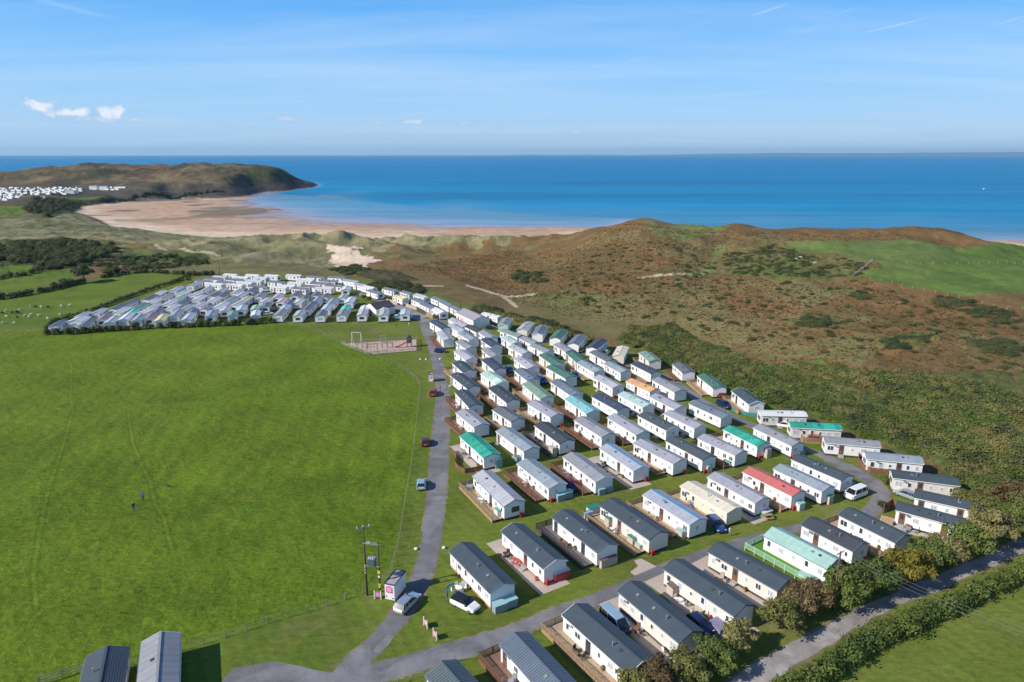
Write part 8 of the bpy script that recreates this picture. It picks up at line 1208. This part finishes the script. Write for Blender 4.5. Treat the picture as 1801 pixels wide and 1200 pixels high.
for x, y, z, a in [(-967.24,1322.08,-2.96,-0.84),(-940.94,1313.23,-2.28,-0.28),(-927.27,1308.56,-2.93,-0.36),(-903.73,1304.91,-2.46,-0.75),(-895.04,1321.52,-2.53,-0.77),(-886.15,1338.31,-4.02,-0.86),(-883.95,1352.5,-3.97,-0.38),(-880.49,1363.28,-4.32,-0.32),(-875.97,1372.45,-5.73,-0.83),(-877.28,1388.66,-6.42,-0.8),(-872.84,1401.27,-6.1,-0.86),(-901.71,1269.63,-4.38,-0.32),(-882.88,1270.18,-3.3,-0.84),(-869.41,1266.24,-4.06,-0.36),(-865.71,1289.96,-4.92,-0.33),(-870.04,1311.58,-5.19,-0.35),(-861.43,1329.71,-7.07,-0.41),(-859.15,1341.64,-7.1,-0.83),(-851.23,1362.89,-8.41,-0.74),(-934.68,1274.21,-8.03,-0.38),(-909.79,1252.22,-6.51,-0.34),(-829.96,1218.96,-5.18,-0.29),(-816.9,1230.63,-5.37,-0.29),(-818.24,1246.18,-6.5,-0.28),(-827.31,1275.82,-7.52,-0.31),(-832.42,1314.55,-9.4,-0.35),(-830.03,1324.79,-9.79,-0.31),(-889.25,1211.03,-7.58,-0.31),(-853.04,1184.61,-6.31,-0.3),(-837.95,1191.81,-6.66,-0.83),(-822.85,1195.23,-7.02,-0.73),(-812.05,1191.91,-7.5,-0.27),(-801.61,1205.72,-7.31,-0.36),(-798.16,1244.1,-9.66,-0.32),(-846.52,1162.49,-8.78,-0.86),(-834.02,1158.1,-8.73,-0.36),(-798.18,1132.67,-6.85,-0.81),(-804.62,1092.74,-7.66,-0.33),(-784.7,1076.77,-6.42,-0.85),(-768.18,1066.26,-6.19,-0.32),(-763.61,1037.71,-6.73,-0.84),(-751.55,1031.72,-6.41,-0.23)]:
    ca, sa = math.cos(a), math.sin(a)
    T_ = lambda u, v, q: (x+u*ca-v*sa, y+u*sa+v*ca, z+q)
    _b.add([T_(-4.6,-1.6,.2), T_(4.6,-1.6,.2), T_(4.6,1.6,.2), T_(-4.6,1.6,.2), T_(-4.6,-1.6,2.7), T_(4.6,-1.6,2.7), T_(4.6,1.6,2.7), T_(-4.6,1.6,2.7), T_(-4.6,0,3.1), T_(4.6,0,3.1)], [(0,1,5,4), (2,3,7,6), (1,2,6,9,5), (3,0,4,8,7), (4,5,9,8), (6,7,8,9)])
tag(_b.build('distant_caravan_ranks', TW), 'more tiny white caravans packed into the distant park', kind='stuff')
for x, y, z, a, L, w, h, lab in [(-843.63, 1410.21, -9.31, -0.05, 15, 9, 6.5, 'white two-storey building among the distant caravans, left of the larger pair'), (-820.8, 1406.36, -9.3, -0.05, 16, 9, 6, 'long white building among the distant caravans, right of the pair'), (-727.54, 1079.31, -8.16, -0.35, 13, 5, 4, 'long white-roofed building below the distant caravans'), (-815.06, 1288.47, -10.18, 0, 17, 9, 4.5, 'grey-roofed building amid the distant caravans')]:
    root = empty('distant_building', (x, y, z), a); tag(root, lab, 'building'); link('wall', shell_mesh(L, w, h, w*.2, 0), WHITE, root); link('roof', roof_mesh(L, w, h, w*.2, 'flat'), mat('dist_roof', (.30,.31,.34), .8), root)
    for k in range(4): window(root, -L*.36+L*.24*k, -w/2, h*.55, 0, 1.4, 1.4, True, GLASS)

# ------------------------------------------------------------------ pale rocks on the slope and a boat out at sea
def rock_mesh(seed):
    bm = bmesh.new(); bmesh.ops.create_icosphere(bm, subdivisions=2, radius=1.0); R = random.Random(seed)
    for v in bm.verts: v.co = Vector((v.co.x*1.6, v.co.y, v.co.z*.8))*(1+R.uniform(-.22, .22))
    me = bpy.data.meshes.new('rock'); bm.to_mesh(me); bm.free(); return me
for i, (x, y, z, s, lab) in enumerate([(125.2, 318.46, 14.15, 0.93, 'pale limestone rock in the gorse, leftmost of the group'), (129.39, 308.98, 13.69, 0.99, 'pale limestone rock in the gorse, second from the left'), (131.73, 310.37, 14.61, 0.62, 'small pale rock just right of the second limestone rock'), (133.79, 299.89, 13.65, 0.81, 'pale limestone rock lowest in the gorse patch'), (141.43, 302.12, 15.05, 0.74, 'pale limestone rock in the gorse, fourth from the left'), (144.19, 301.61, 15.02, 0.62, 'pale limestone rock in the gorse, rightmost of the group'), (-53.19, 313.62, 0.1, 0.5, 'cream boulder among the dark bushes beside the bracken road'), (-62.74, 317.9, 0.12, 0.62, 'larger cream boulder behind the caravans by the bracken road')]):
    o = link('limestone_rock', rock_mesh(i), mat('limestone', (.42,.40,.37), .9, var=.2, vscale=1.5), None, (x, y, z), i*1.3); o.scale = (s, s, s); tag(o, lab, 'rock', 'pale rocks in the gorse')
bx, by = (1190.08, 1759.56)
root = empty('motor_boat', (bx, by, -25), .4); tag(root, 'small white boat far out on the sea towards the right', 'boat')
b = MB(); b.add([(-4,-1.3,.9), (2,-1.3,1.0), (5,0,1.3), (2,1.3,1.0), (-4,1.3,.9), (-3.8,-.9,-.3), (1.8,-.8,-.3), (4,0,-.2), (1.8,.8,-.3), (-3.8,.9,-.3)], [(0,1,2,3,4), (9,8,7,6,5), (0,5,6,1), (1,6,7,2), (2,7,8,3), (3,8,9,4), (4,9,5,0)]); b.build('hull', WHITE, root)
b = MB(); b.box(-1.6, 1.4, -.85, .85, .95, 2.4); b.build('cabin', WHITE, root); b = MB(); b.box(-1.2, 1.0, -.87, .87, 1.6, 2.1); b.build('window', GLASS, root)
